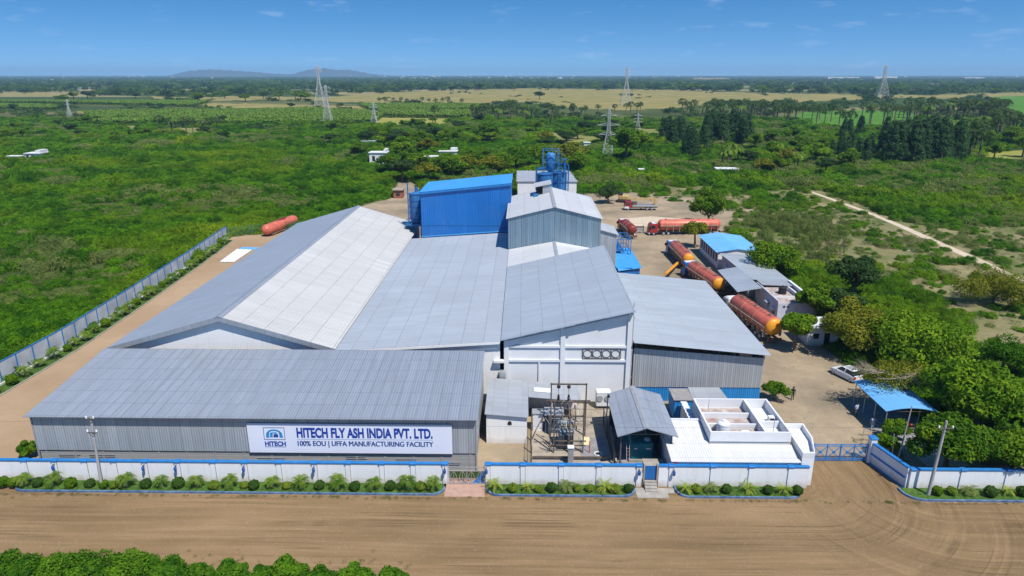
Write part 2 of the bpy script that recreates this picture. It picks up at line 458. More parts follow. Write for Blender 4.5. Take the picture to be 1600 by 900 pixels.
# ------------------------------------------------------------------ mesh building
class MB:
    def __init__(s):
        s.v, s.f, s.m, s.cur = [], [], [], 0
    def add(s, vs_, fs):
        o = len(s.v)
        s.v.extend([tuple(q) for q in vs_])
        s.f.extend([tuple(i + o for i in f) for f in fs])
        s.m.extend([s.cur] * len(fs))
        return s
    def hexa(s, b, t):
        return s.add(list(b) + list(t), [(3, 2, 1, 0), (4, 5, 6, 7), (0, 1, 5, 4), (1, 2, 6, 5), (2, 3, 7, 6), (3, 0, 4, 7)])
    def box(s, x0, x1, y0, y1, z0, z1):
        if x0 > x1: x0, x1 = x1, x0
        if y0 > y1: y0, y1 = y1, y0
        if z0 > z1: z0, z1 = z1, z0
        return s.hexa([(x0, y0, z0), (x1, y0, z0), (x1, y1, z0), (x0, y1, z0)], [(x0, y0, z1), (x1, y0, z1), (x1, y1, z1), (x0, y1, z1)])
    def bbox(s, x0, x1, y0, y1, z0, z1, b=.05):
        """box with chamfered vertical and top edges"""
        pts = [(x0 + b, y0), (x1 - b, y0), (x1, y0 + b), (x1, y1 - b), (x1 - b, y1), (x0 + b, y1), (x0, y1 - b), (x0, y0 + b)]
        cx, cy = (x0 + x1) / 2, (y0 + y1) / 2
        sx, sy = 1 - 2 * b / (x1 - x0), 1 - 2 * b / (y1 - y0)
        top = [(cx + (x - cx) * sx, cy + (y - cy) * sy, z1) for x, y in pts]
        vs_ = [(x, y, z0) for x, y in pts] + [(x, y, z1 - b) for x, y in pts] + top
        fs = [tuple(range(7, -1, -1)), tuple(range(16, 24))]
        for r in (0, 8):
            fs += [(r + i, r + (i + 1) % 8, r + 8 + (i + 1) % 8, r + 8 + i) for i in range(8)]
        return s.add(vs_, fs)
    def slab(s, p, th, up=True):
        """p: four points of the top, in order; th: thickness downward"""
        b = [(x, y, z - th) for x, y, z in p]
        return s.hexa(b, p)
    def prism(s, poly, z0, z1):
        n = len(poly)
        return s.add([(x, y, z0) for x, y in poly] + [(x, y, z1) for x, y in poly],
                     [tuple(range(n - 1, -1, -1)), tuple(range(n, 2 * n))] + [(i, (i + 1) % n, n + (i + 1) % n, n + i) for i in range(n)])
    def vprism(s, poly, y0, y1):
        """poly in x,z extruded along y"""
        n = len(poly)
        return s.add([(x, y0, z) for x, z in poly] + [(x, y1, z) for x, z in poly],
                     [tuple(range(n)), tuple(range(2 * n - 1, n - 1, -1))] + [((i + 1) % n, i, n + i, n + (i + 1) % n) for i in range(n)])
    def cyl(s, a, b, r0, r1=None, n=10, caps=True):
        r1 = r0 if r1 is None else r1
        a, b = Vector(a), Vector(b)
        d = (b - a).normalized()
        u = d.orthogonal().normalized()
        v = d.cross(u)
        vs_ = []
        for c, r in ((a, r0), (b, r1)):
            for i in range(n):
                t = 2 * math.pi * i / n
                vs_.append(c + u * (r * math.cos(t)) + v * (r * math.sin(t)))
        fs = [(i, (i + 1) % n, n + (i + 1) % n, n + i) for i in range(n)]
        if caps:
            fs += [tuple(range(n - 1, -1, -1)), tuple(range(n, 2 * n))]
        return s.add(vs_, fs)
    def bar(s, a, b, w=.1, h=None):
        h = h or w
        a, b = Vector(a), Vector(b)
        d = (b - a).normalized()
        u = d.cross(Vector((0, 0, 1)))
        if u.length < .01:
            u = Vector((1, 0, 0))
        u.normalize()
        v = u.cross(d)
        q = [u * (sx * w / 2) + v * (sy * h / 2) for sx, sy in ((-1, -1), (1, -1), (1, 1), (-1, 1))]
        return s.hexa([a + k for k in q], [b + k for k in q])
    def lathe(s, prof, c=(0, 0, 0), n=16, axis='z'):
        vs_ = []
        for r, z in prof:
            for i in range(n):
                t = 2 * math.pi * i / n
                p = (r * math.cos(t), r * math.sin(t), z)
                if axis == 'y': p = (p[0], p[2], p[1])
                if axis == 'x': p = (p[2], p[0], p[1])
                vs_.append((p[0] + c[0], p[1] + c[1], p[2] + c[2]))
        k = len(prof)
        fs = [(j * n + i, j * n + (i + 1) % n, (j + 1) * n + (i + 1) % n, (j + 1) * n + i) for j in range(k - 1) for i in range(n)]
        fs += [tuple(range(n - 1, -1, -1)), tuple(range((k - 1) * n, k * n))]
        return s.add(vs_, fs)
    def corr(s, A, B, C, D, pitch=.3, amp=.03, th=.06):
        """ribbed metal sheet ABCD, ribs side by side from A to B and running A to D; closed below"""
        A, B, C, D = map(Vector, (A, B, C, D))
        nrm = (B - A).cross(D - A).normalized()
        n = max(4, int((B - A).length / pitch) * 4)
        tA, tD, bA, bD = [], [], [], []
        for i in range(n + 1):
            t = i / n
            k = (0, 1, 1, 0)[i % 4] * amp
            p, q = A.lerp(B, t), D.lerp(C, t)
            tA.append(p + nrm * k); tD.append(q + nrm * k)
            bA.append(p - nrm * th); bD.append(q - nrm * th)
        N = n + 1
        vs_ = tA + tD + bA + bD
        fs = []
        for i in range(n):
            fs.append((i, i + 1, N + i + 1, N + i))
            fs.append((2 * N + i, 3 * N + i, 3 * N + i + 1, 2 * N + i + 1))
            fs.append((i, 2 * N + i, 2 * N + i + 1, i + 1))
            fs.append((N + i, N + i + 1, 3 * N + i + 1, 3 * N + i))
        fs += [(0, N, 3 * N, 2 * N), (N - 1, 3 * N - 1, 4 * N - 1, 2 * N - 1)]
        return s.add(vs_, fs)
    def build(s, name, mats, parent=None, loc=None, smooth=False, label=None):
        me = bpy.data.meshes.new(name)
        o = Vector(parent.location) if (parent and loc is None) else Vector(loc or (0, 0, 0))
        gp = parent
        if parent and loc is None:
            while gp.parent:
                gp = gp.parent
                o = o + Vector(gp.location)
        me.from_pydata([tuple(Vector(q) - o) for q in s.v], [], s.f)
        ms = mats if isinstance(mats, (list, tuple)) else [mats]
        for q in ms:
            me.materials.append(q)
        if len(ms) > 1:
            me.polygons.foreach_set('material_index', s.m)
        if smooth:
            me.polygons.foreach_set('use_smooth', [True] * len(me.polygons))
            try: me.set_sharp_from_angle(angle=math.radians(42))
            except Exception: pass
        me.update()
        ob = bpy.data.objects.new(name, me)
        COL.objects.link(ob)
        if parent:
            ob.parent = parent
            if loc is not None:
                ob.location = loc
        elif loc:
            ob.location = loc
        if label:
            ob['label'] = label
        return ob

def npmesh(name, V, F, mats, smooth=False, midx=None):
    me = bpy.data.meshes.new(name)
    V = np.asarray(V, np.float32).reshape(-1, 3)
    F = np.asarray(F, np.int32)
    nf, k = F.shape
    me.vertices.add(len(V)); me.vertices.foreach_set('co', V.ravel())
    me.loops.add(nf * k); me.loops.foreach_set('vertex_index', F.ravel())
    me.polygons.add(nf)
    me.polygons.foreach_set('loop_start', np.arange(nf, dtype=np.int32) * k)
    me.polygons.foreach_set('loop_total', np.full(nf, k, np.int32))
    for m in (mats if isinstance(mats, (list, tuple)) else [mats]):
        me.materials.append(m)
    if midx is not None:
        me.polygons.foreach_set('material_index', midx)
    me.update(calc_edges=True)
    return me

def tag(o, label=None, cat=None, group=None, kind=None):
    if label: o['label'] = label
    if cat: o['category'] = cat
    if group: o['group'] = group
    if kind: o['kind'] = kind
    return o

def sep(mb, name, m, t, label=None):
    """one object for each connected piece of a builder"""
    par = list(range(len(mb.v)))
    def find(a):
        while par[a] != a:
            par[a] = par[par[a]]; a = par[a]
        return a
    for f in mb.f:
        for q in f[1:]:
            par[find(f[0])] = find(q)
    groups = {}
    for f in mb.f: groups.setdefault(find(f[0]), []).append(f)
    for fs in groups.values():
        ids = sorted({i for f in fs for i in f}); mp_ = {i: k for k, i in enumerate(ids)}
        b = MB(); b.v = [mb.v[i] for i in ids]; b.f = [tuple(mp_[i] for i in f) for f in fs]; b.m = [0] * len(fs)
        b.build(name, m, t, label=label)

def thing(name, label, cat, loc=(0, 0, 0), group=None):
    o = bpy.data.objects.new(name, None)
    COL.objects.link(o)
    o.location = loc
    o.empty_display_size = .3
    return tag(o, label, cat, group)

def struct(name, mb, m, **k):
    o = mb.build(name, m, **k) if isinstance(mb, MB) else mb
    o['kind'] = 'structure'
    return o

def kids(o):
    return [c for c in bpy.data.objects if c.parent == o]

def tree_copy(root, loc, rz=0., sc=1., label=None, group=None, km=None):
    km = km or {}
    r = root.copy()
    COL.objects.link(r)
    r.location = loc
    r.rotation_euler = (0, 0, rz)
    r.scale = (sc, sc, sc) if not isinstance(sc, tuple) else sc
    if label: r['label'] = label
    if group: r['group'] = group
    for c in root.children:
        q = c.copy()
        COL.objects.link(q)
        q.parent = r
        for g in c.children:
            h = g.copy()
            COL.objects.link(h)
            h.parent = q
    return r

ORD = ['first', 'second', 'third', 'fourth', 'fifth', 'sixth', 'seventh', 'eighth', 'ninth', 'tenth', 'eleventh', 'twelfth',
       'thirteenth', 'fourteenth', 'fifteenth', 'sixteenth', 'seventeenth', 'eighteenth', 'nineteenth', 'twentieth']
ORD += ['twenty-' + q for q in ORD[:9]] + ['thirtieth'] + ['thirty-' + q for q in ORD[:9]] + ['fortieth'] + ['forty-' + q for q in ORD[:9]] + ['fiftieth']

# ------------------------------------------------------------------ leaf clouds
def cloud(rg, n, c, r, L, W, shell=.55, up=.35, rnd=.7, along=0., zmin=None):
    """n leaf-sized quads filling an ellipsoid, denser towards its skin"""
    d = rg.normal(size=(n, 3))
    d /= np.linalg.norm(d, axis=1)[:, None]
    rad = shell + (1 - shell) * rg.random(n) ** .6
    r = np.asarray(r, float)
    p = np.asarray(c) + d * r * rad[:, None]
    nr = d + rnd * rg.normal(size=(n, 3)) + np.array((0, 0, up))
    nr /= np.linalg.norm(nr, axis=1)[:, None]
    t = rg.normal(size=(n, 3)) * (1 - along) + d * along * 1.5
    t -= nr * (t * nr).sum(1)[:, None]
    t /= np.linalg.norm(t, axis=1)[:, None] + 1e-9
    b = np.cross(nr, t)
    l = L * (.6 + .8 * rg.random(n))[:, None] / 2
    ww = W * (.6 + .8 * rg.random(n))[:, None] / 2
    V = np.stack([p - t * l, p + b * ww, p + t * l, p - b * ww], 1)
    if zmin is not None:
        k = p[:, 2] > zmin
        V = V[k]
    return V

def quads(Vs):
    V = np.concatenate(Vs).reshape(-1, 3)
    return V, np.arange(len(V), dtype=np.int32).reshape(-1, 4)

def crown_mesh(name, seed, R, Z, lobes, n, L, W, m, zc=0., flat=1., shell=.5, along=0., jit=.25):
    """crown of many lobes spread through an ellipsoid of radius R, half height Z"""
    rg = np.random.default_rng(seed)
    Vs = []
    for i in range(lobes):
        d = rg.normal(size=3)
        d /= np.linalg.norm(d)
        if d[2] < -.3: d[2] *= -.5
        k = .45 + .5 * rg.random()
        c = d * np.array((R, R, Z)) * k * (1 + jit * (rg.random() - .5))
        c[2] += zc
        lr = R * (.26 + .22 * rg.random())
        Vs.append(cloud(rg, n, c, (lr, lr, lr * .75 * flat), L, W, shell, .45, .75, along))
    Vs.append(cloud(rg, n * 2, (0, 0, zc), (R * .6, R * .6, Z * .6), L * 1.2, W * 1.2, .2, .3, 1., 0))
    V, F = quads(Vs)
    return npmesh(name, V, F, m)

def trunk_mb(seed, h, r, R, zc, nl=5, lean=.1):
    rg = random.Random(seed)
    mb = MB()
    top = Vector((rg.uniform(-lean, lean) * h, rg.uniform(-lean, lean) * h, h))
    mid = top * .5 + Vector((rg.uniform(-.1, .1), rg.uniform(-.1, .1), 0)) * h * .3
    mb.cyl((0, 0, -.1), mid, r, r * .75, 8)
    mb.cyl(mid, top, r * .75, r * .6, 8)
    for i in range(nl):
        a = 2 * math.pi * i / nl + rg.random()
        e = top + Vector((math.cos(a) * R * .55, math.sin(a) * R * .55, (zc - h) * (.7 + .6 * rg.random())))
        k = top.lerp(e, .5) + Vector((0, 0, .1 * R))
        mb.cyl(top, k, r * .5, r * .33, 6)
        mb.cyl(k, e, r * .33, r * .12, 6)
        for j in range(2):
            b = a + rg.uniform(-1, 1)
            mb.cyl(k, k + Vector((math.cos(b) * R * .4, math.sin(b) * R * .4, R * .25)), r * .22, r * .07, 5)
    return mb

def mk(name, me, parent=None, loc=(0, 0, 0)):
    o = bpy.data.objects.new(name, me)
    COL.objects.link(o)
    o.location = loc
    if parent: o.parent = parent
    return o

def broad_tree(name, label, x, y, h, R, Z, m, seed=1, lobes=22, n=420, L=.42, W=.24, bark='bark', group=None, cat='tree', flat=1., stem=.45, along=0.):
    t = thing(name, label, cat, (x, y, 0), group)
    zc = h - Z
    mk('crown', crown_mesh('crown', seed, R, Z, lobes, n, L, W, M[m], zc, flat, along=along), t)
    trunk_mb(seed, max(.4, (zc - Z * .6) * stem / .45), max(.07, .05 * h), R, zc).build('trunk', M[bark], t, loc=(0, 0, 0))
    return t

def scatter(name, pts, scl, rot, idx, protos, kind='stuff', label=None, cat=None):
    me = bpy.data.meshes.new(name)
    n = len(pts)
    me.vertices.add(n)
    me.vertices.foreach_set('co', np.asarray(pts, np.float32).ravel())
    a = me.attributes.new('scl', 'FLOAT_VECTOR', 'POINT'); a.data.foreach_set('vector', np.asarray(scl, np.float32).ravel())
    a = me.attributes.new('rot', 'FLOAT', 'POINT'); a.data.foreach_set('value', np.asarray(rot, np.float32))
    a = me.attributes.new('idx', 'INT', 'POINT'); a.data.foreach_set('value', np.asarray(idx, np.int32))
    ob = bpy.data.objects.new(name, me)
    COL.objects.link(ob)
    c = bpy.data.collections.new(name + '_kinds')
    for i, pm in enumerate(protos):
        c.objects.link(bpy.data.objects.new('%s_kind_%02d' % (name, i), pm))
    ng = bpy.data.node_groups.new(name, 'GeometryNodeTree')
    ng.interface.new_socket('Geometry', in_out='INPUT', socket_type='NodeSocketGeometry')
    ng.interface.new_socket('Geometry', in_out='OUTPUT', socket_type='NodeSocketGeometry')
    N = ng.nodes.new
    gi, go = N('NodeGroupInput'), N('NodeGroupOutput')
    ip = N('GeometryNodeInstanceOnPoints')
    ci = N('GeometryNodeCollectionInfo')
    ci.inputs['Collection'].default_value = c
    ci.inputs['Separate Children'].default_value = True
    ci.inputs['Reset Children'].default_value = True
    def na(nm, ty):
        q = N('GeometryNodeInputNamedAttribute')
        q.data_type = ty
        q.inputs['Name'].default_value = nm
        return q.outputs[0]
    cx = N('ShaderNodeCombineXYZ')
    L = ng.links.new
    L(na('rot', 'FLOAT'), cx.inputs[2])
    er = N('FunctionNodeEulerToRotation')
    L(cx.outputs[0], er.inputs[0])
    L(gi.outputs[0], ip.inputs['Points'])
    L(ci.outputs[0], ip.inputs['Instance'])
    ip.inputs['Pick Instance'].default_value = True
    L(na('idx', 'INT'), ip.inputs['Instance Index'])
    L(er.outputs[0], ip.inputs['Rotation'])
    L(na('scl', 'FLOAT_VECTOR'), ip.inputs['Scale'])
    L(ip.outputs[0], go.inputs[0])
    md = ob.modifiers.new('scatter', 'NODES')
    md.node_group = ng
    tag(ob, label, cat, None, kind)
    return ob

# ================================================================== THE SETTING
g = MB()
g.add([(-16000, -60, 0), (16000, -60, 0), (16000, 15500, 0), (-16000, 15500, 0)], [(0, 1, 2, 3)])
struct('ground', g, M['ground'])

def flat_sheet(name, pts, m, z=.004):
    # ground polygon, given as world points
    mb = MB()
    mb.add([(x, y, z) for x, y in pts], [tuple(range(len(pts)))])
    o = mb.build(name, m)
    n = o.data.polygons[0].normal.z
    if n < 0: o.data.flip_normals()
    o['kind'] = 'structure'
    return o

def pxs(l, z=0):
    return [G(a, b, z) for a, b in l]

# waste ground round the works, then the yard, then the drives (each a few mm above the last)
flat_sheet('waste_ground', [(28, 75), (34, 64), (90, 50), (150, 60), (230, 120), (230, 240), (130, 270), (60, 285), (15, 280), (-60, 290), (-75, 240), (-70, 175), (-40, 175)], M['waste'], .004)
flat_sheet('yard', [(-74, 60), (60, 60), (44, 66), (46, 78), (44, 92), (52, 118), (54, 140), (52, 160), (52, 172), (70, 196), (62, 218), (44, 226), (28, 236), (8, 222), (-20, 214), (-36, 250), (-47, 252), (-42, 220), (-52, 196), (-66, 168), (-72.3, 160), (-69.7, 138), (-67.6, 110), (-66.9, 78)], M['yard'], .008)
flat_sheet('side_drive', [(-66, 60), (-48.6, 60), (-49, 150), (-56, 172), (-71.5, 164), (-69.6, 138), (-67.3, 110), (-65.5, 90)], M['drive'], .012)
# pale spilled-ash patch in the far yard
flat_sheet('ash_patch', [(30, 176), (44, 178), (46, 186), (36, 190), (26, 186)], M['path'], .012)

# the road in front and its sweep through the gate: fine grid carrying the wheel-flow coordinates
def road():
    xs = np.arange(-110, 130.1, .5)
    ys = np.arange(-30, 63.6, .5)
    X, Y = np.meshgrid(xs, ys)
    V = np.stack([X, Y, np.full_like(X, .016)], -1).reshape(-1, 3)
    nx, ny = len(xs), len(ys)
    I = np.arange(nx * ny).reshape(ny, nx)
    F = np.stack([I[:-1, :-1], I[:-1, 1:], I[1:, 1:], I[1:, :-1]], -1).reshape(-1, 4)
    cx, cy = V[F].mean(1)[:, 0], V[F].mean(1)[:, 1]
    # keep the road, and only the gate bay north of the wall line; lower border is hedge side
    keep = ((cy < 57.6) & (cy > 41.3 + 1.2 * np.sin(cx * .31) * np.sin(cx * .12 + 1))) | ((cx > 26.6) & (cx < 36.5) & (cy < 63.4))
    F = F[keep]
    me = npmesh('dirt_road', V, F, M['road'])
    x, y = V[:, 0], V[:, 1]
    def flow(C, side):
        dx, dy = (x - C[0]) * side, C[1] - y
        r = np.hypot(dx, dy)
        ang = np.arctan2(dx, dy)
        psi = np.where((dx > 0) & (dy > 0), r, np.where(dx <= 0, dy, dx))
        s = np.where((dx > 0) & (dy > 0), ang * 12, np.where(dx <= 0, dx, 19 + -dy))
        return s, psi
    for nm, C, sd in (('flow', (26.5, 58.5), 1), ('flow2', (38.5, 57.5), -1)):
        uv = me.uv_layers.new(name=nm)
        s, psi = flow(C, sd)
        li = np.empty(len(me.loops), np.int32)
        me.loops.foreach_get('vertex_index', li)
        uv.data.foreach_set('uv', np.stack([s[li], psi[li]], -1).astype(np.float32).ravel())
    sm = lambda a, b: np.clip((x - a) / (b - a), 0, 1) ** 2 * (3 - 2 * np.clip((x - a) / (b - a), 0, 1))
    for nm, v_ in (('w1', 1 - sm(36, 58)), ('w2', sm(20, 36))):
        at = me.attributes.new(nm, 'FLOAT', 'POINT'); at.data.foreach_set('value', v_.astype(np.float32))
    o = mk('dirt_road', me)
    o['kind'] = 'structure'
road()

# concrete apron at the pedestrian gate, pavers at the wicket
struct('pavement', MB().box(10.9, 13.9, 55.6, 57.2, -.1, .06).box(13.9, 14.6, 56.4, 57.2, -.1, .055), M['concrete'])
struct('paver_patch', MB().box(-7.3, -3.5, 55.5, 58.6, -.1, .05), M['pavers'])

# pale footpath across the waste ground
pp = [G(*q) for q in ((1262, 298), (1290, 308), (1340, 326), (1400, 350), (1460, 377), (1540, 412), (1600, 440), (1700, 492))]
mb = MB()
wd = [1.3, 1.5, 1.7, 2.0, 2.3, 2.3, 1.2, 1.0]
L_, R_ = [], []
for i, (x, y) in enumerate(pp):
    a = pp[max(0, i - 1)]; b = pp[min(len(pp) - 1, i + 1)]
    t = Vector((b[0] - a[0], b[1] - a[1], 0)).normalized()
    n = Vector((-t.y, t.x, 0)) * wd[i] / 2
    L_.append((x + n.x, y + n.y, .02)); R_.append((x - n.x, y - n.y, .02))
for i in range(len(pp) - 1):
    mb.add([L_[i], R_[i], R_[i + 1], L_[i + 1]], [(0, 1, 2, 3)])
o = struct('footpath', mb, M['path'])
for p_ in o.data.polygons:
    if p_.normal.z < 0: p_.flip()

# fields beyond the scrub
FIELDS = [
    ('dry_field', [(655, 143), (830, 138), (1000, 140), (1215, 146), (1345, 148), (1352, 156), (1250, 160), (1180, 157), (1080, 166), (1000, 172), (900, 170), (820, 160), (700, 164), (560, 160), (410, 156), (330, 158), (360, 150), (500, 152)], 'dryfield', .10),
    ('dry_field', [(300, 161), (400, 162), (560, 166), (660, 168), (640, 173), (480, 172), (330, 170)], 'dryfield', .09),
    ('dry_field', [(590, 184), (700, 184), (702, 194), (680, 198), (620, 198), (580, 194)], 'yfield', .06),
    ('dry_field', [(150, 197), (215, 196), (225, 201), (330, 199), (335, 216), (290, 218), (275, 205), (170, 203)], 'olivefield', .06),
    ('dry_field', [(120, 174), (220, 172), (260, 176), (130, 178)], 'dryfield', .07),
    ('dry_field', [(0, 145), (60, 145), (110, 149), (0, 150)], 'dryfield', .12),
    ('dry_field', [(230, 150), (300, 152), (400, 151), (400, 155), (300, 156), (240, 154)], 'dryfield', .12),
    ('paddy_field', [(1255, 176), (1320, 172), (1420, 174), (1440, 186), (1420, 200), (1330, 201), (1260, 198), (1240, 186)], 'paddy', .06),
    ('paddy_field', [(1540, 150), (1640, 148), (1700, 152), (1700, 178), (1600, 180), (1570, 172)], 'paddy', .06),
    ('yellow_field', [(1535, 238), (1620, 234), (1700, 236), (1700, 254), (1560, 253), (1525, 250)], 'yfield', .05),
    ('dry_field', [(1350, 148), (1460, 149), (1600, 144), (1640, 149), (1500, 153), (1360, 153)], 'dryfield', .12),
    ('olive_field', [(850, 206), (940, 214), (960, 226), (880, 226), (850, 214)], 'olivefield', .05),
    ('olive_field', [(985, 200), (1030, 202), (1040, 214), (990, 214)], 'olivefield', .05),
]
def ragged(pl, seed):
    r_ = random.Random(seed); o = []
    for a, b in zip(pl, pl[1:] + pl[:1]):
        n = max(2, int(abs(b[0] - a[0]) / 9))
        for k in range(n):
            f_ = k / n
            o.append((a[0] + (b[0] - a[0]) * f_ + r_.uniform(-3, 3), a[1] + (b[1] - a[1]) * f_ + r_.uniform(-.9, .9) * (1 if k else .3)))
    return o
for i, (nm, pl, m_, z_) in enumerate(FIELDS):
    flat_sheet(nm, pxs(ragged(pl, i)), M[m_], z_)

# hills on the skyline
def hill(px0, px1, tops, D):
    mb = MB()
    n = 48
    rg = random.Random(int(px0))
    rows = []
    for j, (dy, k) in enumerate(((0, 0), (260, .55), (560, 1.0), (1100, .6), (1700, 0))):
        row = []
        for i in range(n + 1):
            t = i / n
            px = px0 + (px1 - px0) * t
            q = t * (len(tops) - 1)
            a = int(min(q, len(tops) - 2))
            hpx = tops[a] + (tops[a + 1] - tops[a]) * (q - a)
            x, _ = GY(px, 110, D)
            z = max(0, (hpx * D / FOC + 30)) * k * (1 + .05 * math.sin(i * 1.7 + j) + .03 * rg.random()) if hpx > 0 else -2
            row.append((x, D + dy, z - 2))
        rows.append(row)
    V = [p for r in rows for p in r]
    F = [(j * (n + 1) + i, j * (n + 1) + i + 1, (j + 1) * (n + 1) + i + 1, (j + 1) * (n + 1) + i) for j in range(len(rows) - 1) for i in range(n)]
    mb.add(V, F)
    return mb
mh = mat('distant_hillside', (.05, .07, .045), .95, var=.3, scale=.002)
struct('hill', hill(240, 450, [0, 6, 8, 9, 7.5, 6.5, 5, 3, 2, 0], 11200), mh, smooth=True)
struct('hill', hill(425, 600, [0, 3, 7, 10, 10.5, 8, 8.5, 6, 3, 1, 0], 11800), mh, smooth=True)

# ================================================================== THE WORKS
YW = 57.5
def wall_sheet(mb, x0, x1, y, z0, z1, pitch=.25, amp=.022, th=.05, z1b=None):
    """upright ribbed sheet facing -y; top may slope from z1 (left) to z1b (right)"""
    z1b = z1 if z1b is None else z1b
    n = max(4, int((x1 - x0) / pitch) * 4)
    V, F = [], []
    for i in range(n + 1):
        t = i / n
        x = x0 + (x1 - x0) * t
        k = (0, 1, 1, 0)[i % 4] * amp
        zt = z1 + (z1b - z1) * t
        V += [(x, y - k, z0), (x, y - k, zt), (x, y + th, z0), (x, y + th, zt)]
    for i in range(n):
        a, b = 4 * i, 4 * i + 4
        F += [(a, b, b + 1, a + 1), (b + 2, a + 2, a + 3, b + 3), (a + 1, b + 1, b + 3, a + 3), (a, a + 2, b + 2, b)]
    F += [(0, 1, 3, 2), (4 * n, 4 * n + 2, 4 * n + 3, 4 * n + 1)]
    mb.add(V, F)

def side_sheet(mb, x, y0, y1, z0, z1, s=1, th=.05, z1b=None, pitch=.25, amp=.022):
    """upright ribbed sheet facing +x (s=1) or -x (s=-1)"""
    tmp = MB()
    wall_sheet(tmp, y0, y1, 0, z0, z1, pitch, amp, th, z1b)
    V = [(x - s * v[1], v[0], v[2]) for v in tmp.v]
    F = tmp.f if s < 0 else tmp.f
    o = len(mb.v)
    mb.v.extend(V)
    for f in F:
        f = tuple(i + o for i in f)
        mb.f.append(f if s > 0 else f[::-1])
    mb.m.extend([mb.cur] * len(F))

# --- front shed
t = thing('warehouse', 'long grey metal shed behind the front wall that carries the company signboard', 'warehouse', (-26.5, 66.5, 0))
X0, X1, Y0, Y1 = -48.6, -4.55, 60.0, 73.4
mb = MB(); mb.corr((X0 - .35, Y0 - .6, 5.98), (X1 + .2, Y0 - .6, 5.98), (X1 + .2, Y1 + .1, 7.4), (X0 - .35, Y1 + .1, 7.4), .27, .035, .05)
mb.build('roof', M['roofA'], t)
mb = MB(); wall_sheet(mb, X0, X1, Y0, 1.98, 5.86)
side_sheet(mb, X1, Y0 + .06, Y1, 1.98, 5.9, 1, z1b=7.25); side_sheet(mb, X0, Y0 + .06, Y1, 1.98, 5.9, -1, z1b=7.25)
mb.build('wall', M['wallA'], t)
mb = MB(); mb.box(X0 + .1, X1 - .05, Y1 - .2, Y1 - .05, 0, 7.2); mb.build('rear_wall', M['concrete'], t)
mb = MB(); mb.box(X0 + .05, X1 - .1, Y0 + .1, Y0 + .32, 0, 1.9); mb.box(X1 - .3, X1 - .08, Y0 + .33, Y1 - .3, 0, 1.9); mb.box(X0 + .08, X0 + .3, Y0 + .33, Y1 - .3, 0, 1.9)
rg = random.Random(5)
for i in range(16):
    x = X0 + .6 + i * 2.85
    mb.box(x, x + .22, Y0 + .06, Y0 + .1, 0, 1.9)
mb.build('block_plinth', M['brick'], t)
mb = MB()
for i in (1.9, 5, 9.3, 14, 17.2, 22, 27.5, 31, 36, 40):
    ww = rg.uniform(1.6, 2.6)
    for k in range(int(rg.uniform(3, 8))):
        mb.box(X0 + i, X0 + i + ww + rg.uniform(-.3, .3), Y0 + .03 - .0 * k, Y0 + .055, .4 + k * .2, .46 + k * .2)
sep(mb, 'louvre', M['galv'], t)
mb = MB(); mb.box(X0 - .12, X0 - .0, Y0 - .08, Y0 + .05, 0, 6.0); mb.box(X1, X1 + .12, Y0 - .08, Y0 + .05, 0, 5.95)
sep(mb, 'corner_trim', M['galv'], t)
mb = MB()
for x in np.arange(X0 + 3, X1, 5.4):
    mb.box(x - .08, x + .08, Y0 + .4, Y0 + .55, 0, 5.9); mb.bar((x, Y0 + .5, 5.8), (x, Y1 - .3, 7.15), .1, .15)
mb.build('frame', M['steel'], t)

# --- signboard
sx0, sz1 = GY(385, 661, Y0 - .12); sx1, sz1b = GY(706, 664, Y0 - .12)
_, sz0 = GY(385, 706, Y0 - .12); _, sz0b = GY(706, 709, Y0 - .12)
s1, s0 = (sz1 + sz1b) / 2, (sz0 + sz0b) / 2
sg = thing('signboard', 'long white company signboard with blue lettering on the front shed wall', 'signboard', ((sx0 + sx1) / 2, Y0 - .12, s0))
MB().box(sx0, sx1, Y0 - .14, Y0 - .05, s0, s1).build('panel', M['signface'], sg)
mb = MB()
for a in (sx0 - .03, sx1): mb.box(a, a + .03, Y0 - .16, Y0 - .05, s0 - .03, s1 + .03)
mb.box(sx0, sx1, Y0 - .16, Y0 - .05, s0 - .03, s0); mb.box(sx0, sx1, Y0 - .16, Y0 - .05, s1, s1 + .03)
mb.build('border_strip', M['galv'], sg)
def text(body, x0, x1, zb, zt, m, name='lettering', off=.03, y=Y0 - .15, parent=sg, space=1.0, bold=0):
    cu = bpy.data.curves.new('text', 'FONT')
    cu.body = body; cu.size = 1; cu.offset = off; cu.extrude = .006; cu.space_character = space
    o = bpy.data.objects.new('text', cu); COL.objects.link(o)
    bpy.context.view_layer.update()
    me = bpy.data.meshes.new_from_object(o.evaluated_get(bpy.context.evaluated_depsgraph_get()))
    bpy.data.objects.remove(o)
    n = len(me.vertices); co = np.empty(n * 3, np.float32); me.vertices.foreach_get('co', co); co = co.reshape(-1, 3)
    mn, mxx = co.min(0), co.max(0)
    q = np.empty_like(co)
    q[:, 0] = x0 + (co[:, 0] - mn[0]) / (mxx[0] - mn[0]) * (x1 - x0)
    q[:, 2] = zb + (co[:, 1] - mn[1]) / (mxx[1] - mn[1]) * (zt - zb)
    q[:, 1] = y - co[:, 2]
    q -= np.array(parent.location)
    me.vertices.foreach_set('co', q.astype(np.float32).ravel())
    me.materials.clear(); me.materials.append(m); me.update()
    if bold:   # thicken the strokes sideways
        bm = bmesh.new(); bm.from_mesh(me)
        d = bmesh.ops.duplicate(bm, geom=bm.verts[:] + bm.edges[:] + bm.faces[:])
        for v in d['geom']:
            if isinstance(v, bmesh.types.BMVert): v.co.x += bold; v.co.y -= .004; v.co.z += bold * .3
        bm.to_mesh(me); bm.free()
    ob = mk(name, me, parent)
    return ob
def sp(px, py):
    return GY(px, py, Y0 - .15)
a = sp(464, 683); b = sp(675.5, 669)
zA, zB = sp(570, 684.5)[1], sp(570, 669.5)[1]
